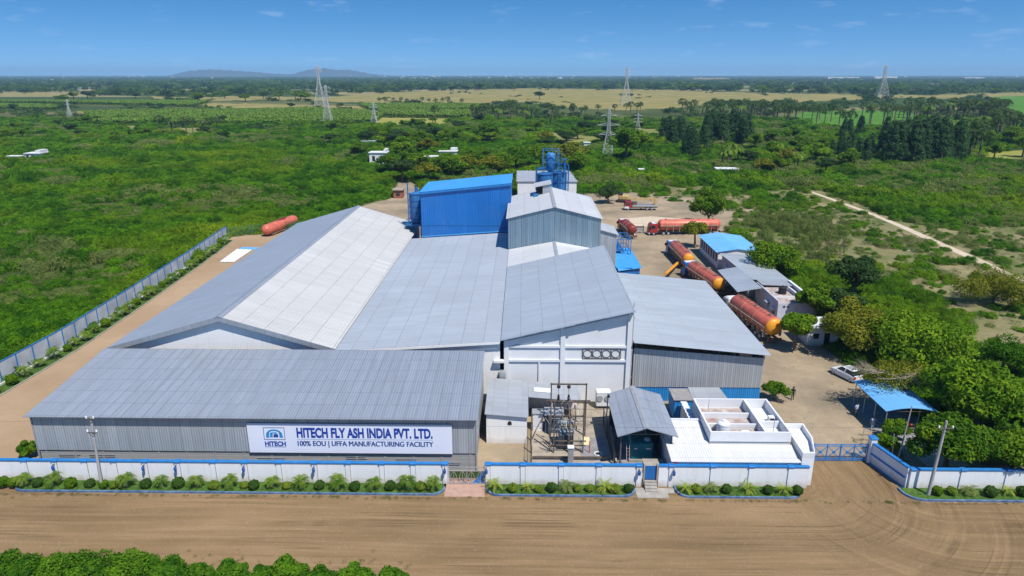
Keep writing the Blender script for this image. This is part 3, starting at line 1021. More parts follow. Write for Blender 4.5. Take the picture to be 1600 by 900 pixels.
text('HITECH FLY ASH INDIA PVT. LTD.', a[0], b[0], zA - .03, zB + .04, M['letter'], off=.04)
zA, zB = sp(570, 698.5)[1], sp(570, 690.5)[1]
text('100% EOU | UFFA MANUFACTURING FACILITY', a[0], b[0], zA - .10, zB + .05, M['letter2'], off=0, bold=.045)
MB().box(a[0], b[0], Y0 - .155, Y0 - .142, sp(570, 687.2)[1], sp(570, 686.6)[1]).build('rule_line', M['frame'], sg)
# emblem: framed arch-and-hall mark over its word
e0, e1 = sp(412, 680), sp(444, 669)
ez0, ez1 = sp(428, 687)[1], sp(428, 668)[1]
mb = MB(); q = .05
mb.box(e0[0], e1[0], Y0 - .155, Y0 - .142, ez1 - q, ez1); mb.box(e0[0], e1[0], Y0 - .155, Y0 - .142, ez0, ez0 + q)
mb.box(e0[0], e0[0] + q, Y0 - .155, Y0 - .142, ez0 + q, ez1 - q); mb.box(e1[0] - q, e1[0], Y0 - .155, Y0 - .142, ez0 + q, ez1 - q)
mb.build('emblem_frame', M['letter2'], sg)
mb = MB(); cx, cz, W_ = (e0[0] + e1[0]) / 2, ez0 + .12, (e1[0] - e0[0])
hh = ez1 - ez0
def flatpoly(mb, pts, y0=Y0 - .165, y1=Y0 - .142):
    mb.vprism([(cx + px * W_, cz + pz * hh) for px, pz in pts], y0, y1)
# arch ring built of short blocks
for k in range(12):
    t0, t1 = math.pi * k / 12, math.pi * (k + 1) / 12
    flatpoly(mb, [(.33 * math.cos(t0), .46 + .30 * math.sin(t0)), (.24 * math.cos(t0), .46 + .19 * math.sin(t0)), (.24 * math.cos(t1), .46 + .19 * math.sin(t1)), (.33 * math.cos(t1), .46 + .30 * math.sin(t1))])
flatpoly(mb, [(-.40, .10), (-.24, .10), (-.24, .5), (-.36, .5)]); flatpoly(mb, [(.24, .10), (.40, .10), (.36, .5), (.24, .5)])
flatpoly(mb, [(-.20, .12), (-.08, .12), (-.08, .42), (-.20, .42)]); flatpoly(mb, [(-.20, .44), (.16, .44), (.10, .52), (-.14, .52)])
mb.build('emblem', M['cyan'], sg)
mb = MB(); flatpoly(mb, [(-.04, .12), (.18, .12), (.18, .34), (.07, .40), (-.04, .34)]); mb.build('emblem_house', M['letter2'], sg)
text('HITECH', e0[0] + .03, e1[0] - .0, sp(428, 697)[1], sp(428, 689.5)[1], M['letter'], off=.04)
MB().box(e0[0], e1[0], Y0 - .155, Y0 - .142, sp(428, 698.4)[1], sp(428, 697.9)[1]).build('emblem_rule', M['letter2'], sg)

# --- long gable hall
t = thing('factory_hall', 'largest gabled hall with one blue-grey and one pale roof slope', 'factory hall', (-35.8, 110, 0))
BX0, BXR, BX1, BY0, BY1 = -49.6, -35.7, -22.25, 75.0, 146.3
ZE, ZR = 6.85, 10.85
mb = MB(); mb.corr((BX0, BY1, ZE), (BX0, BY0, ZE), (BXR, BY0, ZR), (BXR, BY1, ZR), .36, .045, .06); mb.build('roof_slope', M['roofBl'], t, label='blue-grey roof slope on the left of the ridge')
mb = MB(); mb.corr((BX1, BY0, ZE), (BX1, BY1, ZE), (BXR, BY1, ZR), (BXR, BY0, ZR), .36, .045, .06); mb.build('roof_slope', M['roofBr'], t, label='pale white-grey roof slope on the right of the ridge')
mb = MB()
for s_, ex in ((1, BX0), (-1, BX1)):
    k = .45 * s_
    sl_ = (ZR - ZE) / abs(BXR - ex)
    mb.hexa([(BXR, BY0 - .1, ZR + .03), (BXR - k, BY0 - .1, ZR + .04 - .45 * sl_), (BXR - k, BY1 + .1, ZR + .04 - .45 * sl_), (BXR, BY1 + .1, ZR + .03)],
            [(BXR, BY0 - .1, ZR + .13), (BXR - k, BY0 - .1, ZR + .10 - .45 * sl_), (BXR - k, BY1 + .1, ZR + .10 - .45 * sl_), (BXR, BY1 + .1, ZR + .13)])
mb.build('ridge_cap', M['roofA'], t)
mb = MB()
for ex in (BX0, BX1):
    for y in (BY0 - .06, BY1 + .0):
        mb.hexa([(ex, y, ZE - .55), (ex, y + .06, ZE - .55), (BXR, y + .06, ZR - .55), (BXR, y, ZR - .55)], [(ex, y, ZE + .05), (ex, y + .06, ZE + .05), (BXR, y + .06, ZR + .05), (BXR, y, ZR + .05)])
sep(mb, 'barge_board', M['roofA'], t)
mb = MB(); i_ = .3
gz = lambda x: ZE + (ZR - ZE) * (1 - abs(x - BXR) / abs((BX0 if x < BXR else BX1) - BXR)) - .12
for y0, y1 in ((BY0 + .5, BY0 + .75), (BY1 - .7, BY1 - .45)):
    mb.vprism([(BX0 + i_, 0), (BX1 - i_, 0), (BX1 - i_, gz(BX1 - i_)), (BXR, ZR - .12), (BX0 + i_, gz(BX0 + i_))], y0, y1)
sep(mb, 'gable_wall', M['plaster'], t)
mb = MB(); mb.box(BX0 + i_, BX0 + i_ + .2, BY0 + .8, BY1 - .75, 0, ZE - .05); mb.box(BX1 - i_ - .2, BX1 - i_, BY0 + .8, BY1 - .75, 0, ZE - .05); sep(mb, 'side_wall', M['plaster'], t)

# --- low middle hall
t = thing('factory_hall', 'low middle hall with a light grey roof between the big gable and white-fronted hall', 'factory hall', (-12.5, 104, 0))
mb = MB(); mb.corr((-2.55, 133.2, 8.0), (-2.55, 107.1, 8.0), (-22.6, 107.1, 6.62), (-22.6, 133.2, 6.62), .36, .045, .06)
mb.corr((-2.55, 107.1, 8.0), (-2.55, 75, 8.0), (-22.6, 75, 6.62), (-22.6, 107.1, 6.62), .36, .045, .06) if False else None
mb = MB(); mb.corr((-2.55, 75, 8.02), (-2.55, 133.2, 8.02), (-22.5, 133.2, 6.66), (-22.5, 75, 6.66), .36, .045, .06)
mb.build('roof', M['roofC'], t)
mb = MB(); mb.vprism([(-21.9, 0), (-2.65, 0), (-2.65, 7.85), (-21.9, 6.5)], 75.5, 75.75); mb.vprism([(-21.9, 0), (-2.65, 0), (-2.65, 7.85), (-21.9, 6.5)], 132.6, 132.9)
sep(mb, 'end_wall', M['plaster'], t)
mb = MB(); mb.vprism([(-22.5, 6.3), (-2.6, 7.66), (-2.6, 7.95), (-22.5, 6.6)], 74.93, 74.99); mb.build('fascia', M['plaster'], t)
t2 = mb = None

# --- white-fronted hall
t = thing('factory_hall', 'white-fronted hall with pilasters, round-holed vent grille and a rising blue-grey roof', 'factory hall', (5, 90, 0))
def dz(x): return 8.22 + (x + 2.5) / 15.6 * 3.7
mb = MB()
mb.corr((13.1, 74.9, dz(13.1)), (13.1, 107, dz(13.1)), (-2.5, 107, dz(-2.5)), (-2.5, 74.9, dz(-2.5)), .36, .045, .05)
mb.build('roof', M['roofD'], t)
# the front edge steps where the sheets were cut
mb = MB()
for i, (a_, b_, k_) in enumerate(((-2.5, .3, .25), (.3, 3.0, .18), (3.0, 6.1, .32), (6.1, 9.6, .2), (9.6, 13.1, .3))):
    mb.slab([(a_, 74.9 - k_, dz(a_) + .03), (b_, 74.9 - k_, dz(b_) + .03), (b_, 75.1, dz(b_) + .03), (a_, 75.1, dz(a_) + .03)], .07)
mb.build('roof_edge', M['roofD'], t)
mb = MB(); mb.vprism([(-2.2, 0), (12.95, 0), (12.95, dz(12.95) - .1), (-2.2, dz(-2.2) - .1)], 75.55, 75.8)
mb.vprism([(-2.2, 7.8), (12.95, 7.8), (12.95, dz(12.95) - .1), (-2.2, dz(-2.2) - .1)], 106.4, 106.6)
mb.box(12.75, 12.95, 75.85, 106.35, 0, 11.6)
mb.build('wall', M['white'], t)
mb = MB()
for x in (-2.15, 4.55, 12.4):
    mb.box(x, x + .55, 75.3, 75.54, 0, dz(x) - .3)
mb.box(1.95, 2.15, 75.38, 75.54, 0, 5.2)
sep(mb, 'pilaster', M['white'], t)
mb = MB()
for z, a_, b_ in ((5.25, -1.59, 4.54), (5.25, 5.11, 12.39), (7.05, -1.59, 4.54), (7.05, 5.11, 12.39)):
    mb.box(a_, b_, 75.36, 75.54, z, z + .28)
mb.box(-3.4, -2.16, 74.9, 75.5, 5.25, 5.5)
for a_, b_ in ((-1.59, 4.54), (5.11, 12.39)):
    mb.hexa([(a_, 75.38, dz(a_) - 1.15), (b_, 75.38, dz(b_) - 1.15), (b_, 75.54, dz(b_) - 1.15), (a_, 75.54, dz(a_) - 1.15)], [(a_, 75.38, dz(a_) - .5), (b_, 75.38, dz(b_) - .5), (b_, 75.54, dz(b_) - .5), (a_, 75.54, dz(a_) - .5)])
sep(mb, 'wall_beam', M['white'], t)
vx0, vz1 = GY(911, 544.5, 75.5); vx1, vz0 = GY(969, 560.5, 75.5)
vt = MB().box(vx0 + .06, vx1 - .06, 75.50, 75.53, vz0 + .06, vz1 - .06).build('vent_grille', M['white'], t)
mb = MB()
w4 = (vx1 - vx0) / 4
for i in range(5): mb.box(vx0 + i * w4 - .05, vx0 + i * w4 + .05, 75.42, 75.5, vz0, vz1)
for z in (vz0 - .05, vz1 - .05): mb.box(vx0 + .05, vx1 - .05, 75.425, 75.495, z, z + .1)
for i in range(4):
    c_ = Vector((vx0 + (i + .5) * w4, 0, (vz0 + vz1) / 2)); r_ = min(w4, vz1 - vz0) / 2 - .04
    for k in range(16):
        a0, a1 = 2 * math.pi * k / 16, 2 * math.pi * (k + 1) / 16
        mb.vprism([(c_.x + q * math.cos(a), c_.z + q * math.sin(a)) for q, a in ((r_, a0), (r_ - .07, a0), (r_ - .07, a1), (r_, a1))], 75.43, 75.49)
mb.build('grille_bars', M['steel'], t)
mb = MB(); mb.cyl((13.02, 75.4, 0), (13.02, 75.4, 11.4), .07, n=8)
for z in (1.5, 3.2, 5, 6.8): mb.box(12.9, 13.14, 75.34, 75.5, z, z + .1)
mb.build('drainpipe', M['pole'], t)
t2 = MB().box(-2.7, -1.95, 74.6, 75.3, 3.1, 4.2).box(-2.6, -2.05, 74.55, 74.6, 3.2, 4.1).build('ventilation_box', M['galv'], t)

# --- link roof between the white-fronted hall and the tower
t = thing('link_roof', 'small pale gabled roof wedged between the white-fronted hall and the grey tower', 'roof', (5.5, 113, 0))
RX = 5.62
mb = MB(); mb.corr((RX, 107.1, 9.62), (RX, 119, 9.62), (-2.5, 119, 8.12), (-2.5, 107.1, 8.12), .36, .04, .05); mb.build('roof_slope', M['roofF'], t)
mb = MB(); mb.corr((13.9, 107.1, 8.1), (13.9, 119, 8.1), (RX, 119, 9.62), (RX, 107.1, 9.62), .36, .04, .05); mb.build('roof_slope', M['roofF'], t)
mb = MB(); mb.box(RX - .28, RX + .28, 107.2, 118.9, 9.55, 9.72); mb.build('ridge_cap', M['roofD'], t)
mb = MB(); mb.box(13.6, 13.8, 107.2, 118.9, 0, 8.0); mb.box(-2.4, -2.2, 107.2, 118.9, 0, 7.9); mb.build('wall', M['wallT'], t)

# --- grey tower hall
t = thing('tower_hall', 'tall galvanised hall with a pale gabled roof rising above the other roofs', 'tower hall', (5.6, 130, 0))
TX0, TX1, TY0, TY1, TE, TR = -2.6, 13.85, 119.1, 141.2, 13.8, 15.85
mb = MB(); mb.corr((TX0 - .35, TY1 + .3, TE - .05), (TX0 - .35, TY0 - .35, TE - .05), (RX, TY0 - .35, TR), (RX, TY1 + .3, TR), .36, .04, .05); mb.build('roof_slope', M['roofT'], t)
mb = MB(); mb.corr((TX1 + .3, TY0 - .35, TE - .05), (TX1 + .3, TY1 + .3, TE - .05), (RX, TY1 + .3, TR), (RX, TY0 - .35, TR), .36, .04, .05); mb.build('roof_slope', M['roofT'], t)
mb = MB(); mb.box(RX - .3, RX + .3, TY0 - .4, TY1 + .35, TR - .04, TR + .09); mb.build('ridge_cap', M['galv'], t)
mb = MB(); wall_sheet(mb, TX0, RX, TY0, 7.6, TE - .08, .33, .04, .06, TR - .12); wall_sheet(mb, RX + .01, TX1, TY0, 7.6, TR - .12, .33, .04, .06, TE - .08)
side_sheet(mb, TX0, TY0 + .1, TY1, 6.5, TE - .1, -1); side_sheet(mb, TX1, TY0 + .1, TY1, 0, TE - .1, 1)
mb.vprism([(TX0, 6), (TX1, 6), (TX1, TE - .1), (RX, TR - .1), (TX0, TE - .1)], TY1 - .1, TY1 - .03)
mb.build('wall', M['wallT'], t)
# roof lantern on it
t = thing('roof_lantern', 'small raised ventilator housing with a sloping white lid on the grey tower roof', 'roof ventilator', (4.2, 136, 15))
x0, x1 = 2.35, 5.45
MB().slab([(x0 - .15, 134.2, 17.05), (x1 + .15, 134.2, 17.75), (x1 + .15, 138.6, 17.75), (x0 - .15, 138.6, 17.05)], .22).build('lid', M['roofF'], t)
mb = MB(); mb.vprism([(3.9, 15.45), (x1, 15.8), (x1, 17.4), (3.9, 17.05)], 134.5, 138.2); mb.build('housing', M['roofG'], t)
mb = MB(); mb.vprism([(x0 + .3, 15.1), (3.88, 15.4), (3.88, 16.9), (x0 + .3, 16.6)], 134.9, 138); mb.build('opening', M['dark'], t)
MB().box(x0 - .2, x0 + .7, 133.6, 134.4, 14.9, 15.6).build('blue_duct', M['silo'], t)

# --- side bay and blue lean-tos east of the tower
t = thing('side_bay', 'narrow grey bay standing against the right side of the grey tower', 'annexe', (15.7, 124, 0))
MB().slab([(13.9, 119.9, 11.6), (17.2, 119.9, 10.7), (17.2, 127, 10.7), (13.9, 127, 11.6)], .12).build('roof', M['roofT'], t)
mb = MB(); mb.vprism([(13.95, 0), (16.9, 0), (16.9, 10.6), (13.95, 11.4)], 120.2, 120.4); mb.box(16.7, 16.9, 120.45, 126.8, 0, 10.55); mb.build('wall', M['wallE'], t)
t = thing('lean_to', 'blue sheet lean-to with a flat blue roof in the yard beside the grey side bay', 'shed', (18.4, 112, 0))
q = [G(966, 424, 4.6), G(1003, 418, 4.3), G(985, 388, 4.3), G(957, 386, 4.6)]
MB().slab([(q[0][0], q[0][1], 4.7), (q[1][0], q[1][1], 4.3), (q[2][0], q[2][1], 4.3), (q[3][0], q[3][1], 4.7)], .1).build('roof', M['blueroof'], t)
mb = MB(); mb.prism([(q[0][0] + .2, q[0][1] + .3), (q[1][0] - .3, q[1][1] + .3), (q[2][0] - .3, q[2][1] - .2), (q[3][0] + .2, q[3][1] - .2)], 0, 4.15); mb.build('wall', M['bluewall'], t)
t = thing('machine_bay', 'blue steel machine platform with railings behind the blue lean-to', 'platform', (18.8, 134, 0))
mb = MB()
for i in range(4):
    for j in range(3):
        mb.bar((16.6 + i * 1.5, 130 + j * 3, 0), (16.6 + i * 1.5, 130 + j * 3, 7.5), .15)
for z in (3, 5.2, 7.4):
    for j in range(3): mb.bar((16.5, 130 + j * 3, z), (21.2, 130 + j * 3, z), .12)
    for i in range(4): mb.bar((16.6 + i * 1.5, 130, z), (16.6 + i * 1.5, 136, z), .12)
mb.build('frame', M['silo'], t)
mb = MB(); mb.box(16.6, 21.1, 130.2, 136, 2.8, 2.95); mb.box(16.6, 19.6, 130.2, 136, 5.0, 5.12); mb.build('deck', M['silo'], t)
mb = MB(); mb.lathe([(.1, 2.95), (1.0, 3.3), (1.1, 5.8), (.9, 6.6), (.2, 7.0)], (18, 133, 0)); mb.build('hopper', M['cabblue'], t)
t = thing('yard_shed', 'low blue shed step just behind the blue lean-to roof', 'shed', (18.2, 122, 0))
mb = MB(); mb.bbox(16.95, 19.6, 119.5, 125, 0, 4.6); mb.build('body', M['bluewall'], t); MB().box(16.95, 19.9, 119.2, 125.2, 4.6, 4.75).build('roof', M['blueroof'], t)

# --- blue hall
t = thing('blue_hall', 'tall blue sheet-metal hall rising behind the low grey roofs', 'hall', (-11, 140, 0))
UX0, UX1, UY0, UY1 = -20.2, -2.35, 133.6, 146.5
def uz(x): return 16.05 + (x - UX0) / (UX1 - UX0) * 1.85
mb = MB(); wall_sheet(mb, UX0, UX1, UY0, 6.0, uz(UX0) - .4, .4, .03, .06, uz(UX1) - .4)
side_sheet(mb, UX0, UY0 + .1, UY1, 0, 15.9, -1, pitch=.4); side_sheet(mb, UX1, UY0 + .1, UY1, 0, 17.6, 1, pitch=.4)
mb.build('wall', M['bluewall'], t)
MB().box(UX0, UX1, UY1 - .1, UY1 - .04, 0, 15.9).build('rear_wall', M['bluewall'], t)
mb = MB(); mb.corr((UX0 - .2, UY0 - .4, uz(UX0)), (UX1 + .2, UY0 - .4, uz(UX1)), (UX1 + .2, UY1 + .3, uz(UX1) - .05), (UX0 - .2, UY1 + .3, uz(UX0) - .05), .4, .03, .05); mb.build('roof', M['blueroof'], t)
mb = MB(); mb.box(UX0, UX1, UY0 - .09, UY0 - .035, 9.35, 9.47)
mb.vprism([(UX0 - .15, uz(UX0) - .5), (UX1 + .15, uz(UX1) - .5), (UX1 + .15, uz(UX1) - .05), (UX0 - .15, uz(UX0) - .05)], UY0 - .36, UY0 - .32)
mb.build('sheet_rail', M['bluepaint'], t)
mb = MB(); mb.vprism([(UX0 - .1, 6.9), (UX1, 8.2), (UX1, 8.45), (UX0 - .1, 7.15)], UY0 - .16, UY0 - .1); mb.build('flashing', M['blueroof'], t)

# --- yard hall on the right
t = thing('yard_hall', 'right-hand hall with a grey roof, grey sheeting above and bright blue sheeting below', 'hall', (21, 90, 0))
def ez(x): return 7.95 - (x - 13.2) / 16.1 * 1.5
mb = MB(); mb.corr((13.15, 105.5, ez(13.15)), (13.15, 74.9, ez(13.15)), (29.35, 74.9, ez(29.35)), (29.35, 105.5, ez(29.35)), .36, .045, .05)
for p_ in range(len(mb.f)): mb.f[p_] = mb.f[p_][::-1]
mb = MB(); mb.corr((29.35, 74.9, ez(29.35)), (29.35, 105.5, ez(29.35)), (13.15, 105.5, ez(13.15)), (13.15, 74.9, ez(13.15)), .36, .045, .05)
mb.build('roof', M['roofE'], t)
mb = MB(); wall_sheet(mb, 13.3, 28.85, 75.7, 1.9, 6.95, .25, .03, .05, 5.75); side_sheet(mb, 28.85, 75.8, 105, 1.9, 6.2, 1)
mb.build('wall', M['wallE'], t)
mb = MB(); wall_sheet(mb, 13.3, 28.85, 75.78, 0, 1.87, .25, .04, .05); side_sheet(mb, 28.8, 75.85, 105, 0, 1.87, 1, amp=.04)
mb.build('lower_wall', M['bluelow'], t)
mb = MB()
for x in np.arange(13.5, 29, 1.1):
    x2 = min(x + 1.1, 29)
    mb.bar((x, 75.9, ez(x) - .9), (x2, 75.9, ez(x2) - .12), .05); mb.bar((x, 75.9, ez(x) - .12), (x2, 75.9, ez(x2) - .9), .05)
mb.bar((13.4, 75.9, ez(13.4) - .9), (29, 75.9, ez(29) - .9), .07); mb.bar((13.4, 75.9, ez(13.4) - .12), (29, 75.9, ez(29) - .12), .07)
for x in (13.6, 18.5, 23.5, 28.5): mb.bar((x, 76.1, 0), (x, 76.1, ez(x) - .1), .2)
mb.build('truss', M['steel'], t)
MB().box(13.4, 28.6, 104.6, 104.8, 0, 5.8).build('rear_wall', M['wallE'], t)
MB().box(25.9, 27.4, 75.75, 75.8, 5.85, 6.35).build('packing_board', M['wood'], t)
t = thing('antenna_mast', 'thin metal rod standing up from the right-hand hall roof near the white-fronted hall', 'mast', (14.2, 82.5, 7.8))
MB().cyl((14.2, 82.5, 7.8), (14.2, 82.5, 10.4), .035, n=6).build('rod', M['steel'], t); MB().bar((13.9, 82.5, 8.3), (14.5, 82.5, 8.3), .05).build('cross_arm', M['steel'], t)

# --- silos
def silo(t, x, y, r, z0, z1, legs=True, rings=5):
    mb = MB(); mb.lathe([(.25, z0 - 1.6), (r, z0), (r, z1), (r * .97, z1 + .02), (.3, z1 + .45)], (x, y, 0), 18); mb.build('shell', M['silo'], t, smooth=True)
    mb = MB()
    for k in range(rings):
        z = z0 + (z1 - z0) * k / (rings - 1)
        mb.lathe([(r + .01, z - .07), (r + .09, z - .05), (r + .09, z + .05), (r + .01, z + .07)], (x, y, 0), 18)
    sep(mb, 'band', M['deepblue'], t)
    if legs:
        mb = MB()
        for k in range(4):
            a = math.pi / 4 + k * math.pi / 2
            mb.bar((x + r * .9 * math.cos(a), y + r * .9 * math.sin(a), 0), (x + r * .9 * math.cos(a), y + r * .9 * math.sin(a), z0 + .4), .22)
        mb.build('legs', M['silo'], t)
t = thing('silo_tower', 'blue twin-silo tower with a filter column on top behind the grey tower', 'silo', (6.6, 158, 0))
silo(t, 5.1, 157, 1.9, 8, 16.4); silo(t, 8.2, 158, 1.9, 8, 16.6)
mb = MB(); mb.lathe([(.5, 16.6), (1.15, 17.4), (1.15, 20.6), (1.05, 20.8), (.6, 21.1)], (6.3, 158, 0), 16); mb.build('filter_column', M['silo'], t, smooth=True)
mb = MB()
for x, y in ((4.6, 156), (8, 156), (4.6, 160), (8, 160)): mb.bar((x, y, 8), (x, y, 21.8), .14)
for z in (16.8, 19.2, 21.8):
    for a_, b_ in (((4.6, 156), (8, 156)), ((8, 156), (8, 160)), ((8, 160), (4.6, 160)), ((4.6, 160), (4.6, 156))):
        mb.bar((a_[0], a_[1], z), (b_[0], b_[1], z), .12)
for k in range(22): mb.bar((8.2, 155.8, 10 + k * .5), (8.7, 155.8, 10 + k * .5), .05)
mb.bar((8.2, 155.8, 9), (8.2, 155.8, 21.5), .06); mb.bar((8.7, 155.8, 9), (8.7, 155.8, 21.5), .06)
mb.build('frame', M['silo'], t)
mb = MB(); pts = [(3.0, 155.5, 10), (3.0, 155.5, 17.3), (3.4, 155.5, 17.8), (5, 156.4, 17.8)]
for a_, b_ in zip(pts, pts[1:]): mb.cyl(a_, b_, .16, n=8)
pts = [(10.3, 156, 8), (10.3, 156, 18.3), (9.9, 156, 18.8), (7, 157, 18.6)]
for a_, b_ in zip(pts, pts[1:]): mb.cyl(a_, b_, .14, n=8)
mb.cyl((9.4, 156, 16.6), (9.4, 156, 19.8), .25, n=8); mb.box(9, 9.8, 155.6, 156.4, 19.6, 20)
mb.build('pipe', M['cabblue'], t)
mb = MB()
for x0_, x1_, y_ in ((3.2, 10.1, 155), (3.2, 10.1, 160)):
    for z in (17.1, 17.6): mb.bar((x0_, y_, z), (x1_, y_, z), .05)
    for k in range(9): mb.bar((x0_ + k * .86, y_, 16.6), (x0_ + k * .86, y_, 17.6), .05)
    mb.build('railing', M['silo'], t)
    mb = MB()
t = thing('silo', 'blue ringed silo on legs at the left corner of the tall blue hall', 'silo', (-22.3, 140, 0))
silo(t, -22.1, 140, 1.45, 9.4, 14.6)
mb = MB()
for k in range(30): mb.bar((-20.6, 138.2, .5 + k * .5), (-20.2, 138.2, .5 + k * .5), .04)
mb.bar((-20.6, 138.2, 0), (-20.6, 138.2, 15.6), .06)
for z in (8.6, 9.1): mb.bar((-24.2, 138, z), (-20.3, 138, z), .08); mb.bar((-24.2, 138, z), (-24.2, 142, z), .08)
mb.box(-24.2, -20.3, 138, 142, 8.3, 8.45)
for k in range(7): mb.bar((-23.5 + .45 * k, 138.5, 14.6), (-23.5 + .45 * k, 138.5, 15.5), .05)
mb.bar((-23.5, 138.5, 15.5), (-20.8, 138.5, 15.5), .05)
mb.build('ladder', M['silo'], t)
mb = MB(); mb.cyl((-23.6, 139, 8), (-23.6, 139, 17), .12, n=8); mb.cyl((-22, 140, 15), (-22, 140, 16), .3, n=8); mb.build('pipe', M['cabblue'], t)

# --- white shed behind the silos
t = thing('store_shed', 'white shed with a dull grey gabled roof behind the blue silos', 'shed', (8, 196, 0))
bx0, bx1, by0, by1 = -1.5, 14.9, 190, 203
mb = MB(); mb.slab([(bx0 - .3, by0 - .3, 9.8), (bx1 + .3, by0 - .3, 9.8), (bx1 - 1.6, by1 - 4.5, 11.6), (bx0 - .3, by1 - 4.5, 11.6)], .1); mb.slab([(bx0 - .3, by1 - 4.48, 11.6), (bx1 - 1.6, by1 - 4.48, 11.6), (bx1 + .3, by1 + .3, 9.8), (bx0 - .3, by1 + .3, 9.8)], .1); mb.build('roof', M['roofG'], t)
mb = MB(); mb.box(bx0, bx1, by0, by0 + .2, 0, 9.65); mb.box(bx1 - .2, bx1, by0 + .25, by1, 0, 9.6); mb.box(bx0, bx0 + .2, by0 + .25, by1, 0, 9.6); mb.build('wall', M['white'], t)

# ================================================================== FRONT BOUNDARY
def post(mb, x, y0, y1, z):
    mb.box(x - .24, x + .24, y0, y1, 0, z)
def bwall(label, xa, xb, joints, h=2.36, yw=YW, lamps=()):
    t = thing('boundary_wall', label, 'wall', ((xa + xb) / 2, yw, 0))
    MB().box(xa, xb, yw, yw + .22, 0, h - .10).build('wall_panel', M['wallwhite'], t)
    mb = MB(); mb.box(xa - .04, xb + .04, yw - .08, yw + .30, h - .095, h)
    for x in joints: mb.bbox(x - .3, x + .3, yw - .16, yw + .36, h - .13, h + .05, .03)
    mb.build('coping', M['bluepaint'], t)
    mb = MB()
    for x in joints: mb.box(x - .22, x + .22, yw - .1, yw - .002, 0, h - .135)
    sep(mb, 'pilaster', M['wallwhite'], t)
    mb = MB()
    for x in joints: mb.box(x + .221, x + .25, yw - .03, yw - .003, 0, h - .135)
    sep(mb, 'expansion_joint', M['steel'], t)
    return t
jx = lambda l: [GY(q, 724, YW)[0] for q in l]
bwall('longest white front wall with a blue coping, left of the wicket gate', -75, GY(700, 724, YW)[0], [-72.5, -69.3, -66.1, -62.9, -59.7, -56.5, -53.5] + jx([38, 85, 132, 178, 226, 277, 332, 382, 435, 491, 543, 596, 645, 695]))
bwall('white front wall with a blue coping between the wicket gate and the small stepped gate', GY(758, 727, YW)[0], GY(1004, 728, YW)[0], jx([762, 817, 877, 936, 999]))
bwall('white front wall with a blue coping below the white office roof', GY(1030, 728, YW)[0], GY(1265, 729, YW)[0], jx([1050, 1115, 1175, 1237]))
gx0, gx1 = GY(1268, 727, 62.4)[0], GY(1352, 727, 62.4)[0]
# splayed wall on the right of the gate
pa, pb = Vector((gx1 + .25, 62.3, 0)), Vector((36.95, 57.6, 0))
t = thing('boundary_wall', 'slanting white wall with a blue rail running from the main gate to the roadside wall', 'wall', ((pa.x + pb.x) / 2, 60, 0))
dv = (pb - pa).normalized(); nv = Vector((-dv.y, dv.x, 0)) * .11
mb = MB(); mb.hexa([pa - nv, pb - nv, pb + nv, pa + nv], [q + Vector((0, 0, 2.2)) for q in (pa - nv, pb - nv, pb + nv, pa + nv)]); mb.build('wall_panel', M['wallwhite'], t)
nv2 = nv * 1.7
mb = MB(); mb.hexa([q + Vector((0, 0, 2.21)) for q in (pa - nv2, pb - nv2, pb + nv2, pa + nv2)], [q + Vector((0, 0, 2.36)) for q in (pa - nv2, pb - nv2, pb + nv2, pa + nv2)])
k = -nv.normalized() if nv.y > 0 else nv.normalized()
for z0_, z1_ in ((.0, .14), (1.05, 1.22)):
    a_, b_ = pa + k * .13 + dv * .15, pb + k * .13 - dv * .15
    mb.hexa([a_ + Vector((0, 0, z0_)), b_ + Vector((0, 0, z0_)), b_ + k * .08 + Vector((0, 0, z0_)), a_ + k * .08 + Vector((0, 0, z0_))], [a_ + Vector((0, 0, z1_)), b_ + Vector((0, 0, z1_)), b_ + k * .08 + Vector((0, 0, z1_)), a_ + k * .08 + Vector((0, 0, z1_))])
mb.build('coping', M['bluepaint'], t)
mb = MB(); mb.bbox(gx1 - .02, gx1 + .62, 62.0, 62.7, 0, 2.75, .04); mb.build('gate_pillar', M['white'], t)
mb = MB(); mb.bbox(gx1 - .08, gx1 + .68, 61.94, 62.76, 2.755, 2.87, .03); mb.build('pillar_cap', M['bluepaint'], t)
bwall('white roadside wall with a blue coping on the right of the splayed gate wall', 37.05, 100, [37.3] + [GY(q, 735, YW)[0] for q in (1506, 1577)] + [50.5, 54.4, 58.3, 62.2, 66, 70, 74, 78, 82, 86], h=2.2)

# wall lamps
lampm = MB(); lampm.box(-.04, .04, -.32, 0, .25, .3); lampm.lathe([(.05, -.28), (.13, -.22), (.15, .12), (.10, .2)], (0, -.3, 0), 8)
li = 0
lx_ = [GY(q, 724, YW)[0] for q in (86, 226, 276, 382, 491, 695, 760, 999, 1053)]
first = None
for i, x in enumerate(lx_):
    lb = '%s from the left of the small dark lamps under the front wall coping' % ORD[i]
    if first is None:
        t = thing('wall_lamp', lb, 'lamp', (x, YW - .1, 1.75), 'lamps on the front wall')
        m2 = MB(); m2.box(-.04, .04, -.32, 0, .25, .3); m2.build('bracket', M['steel'], t, loc=(0, 0, 0))
        m2 = MB(); m2.lathe([(.05, -.28), (.13, -.22), (.15, .12), (.10, .2)], (0, -.3, 0), 8); m2.build('lantern', M['deepblue'], t, loc=(0, 0, 0))
        first = t
    else:
        tree_copy(first, (x, YW - .1, 1.75), label=lb)

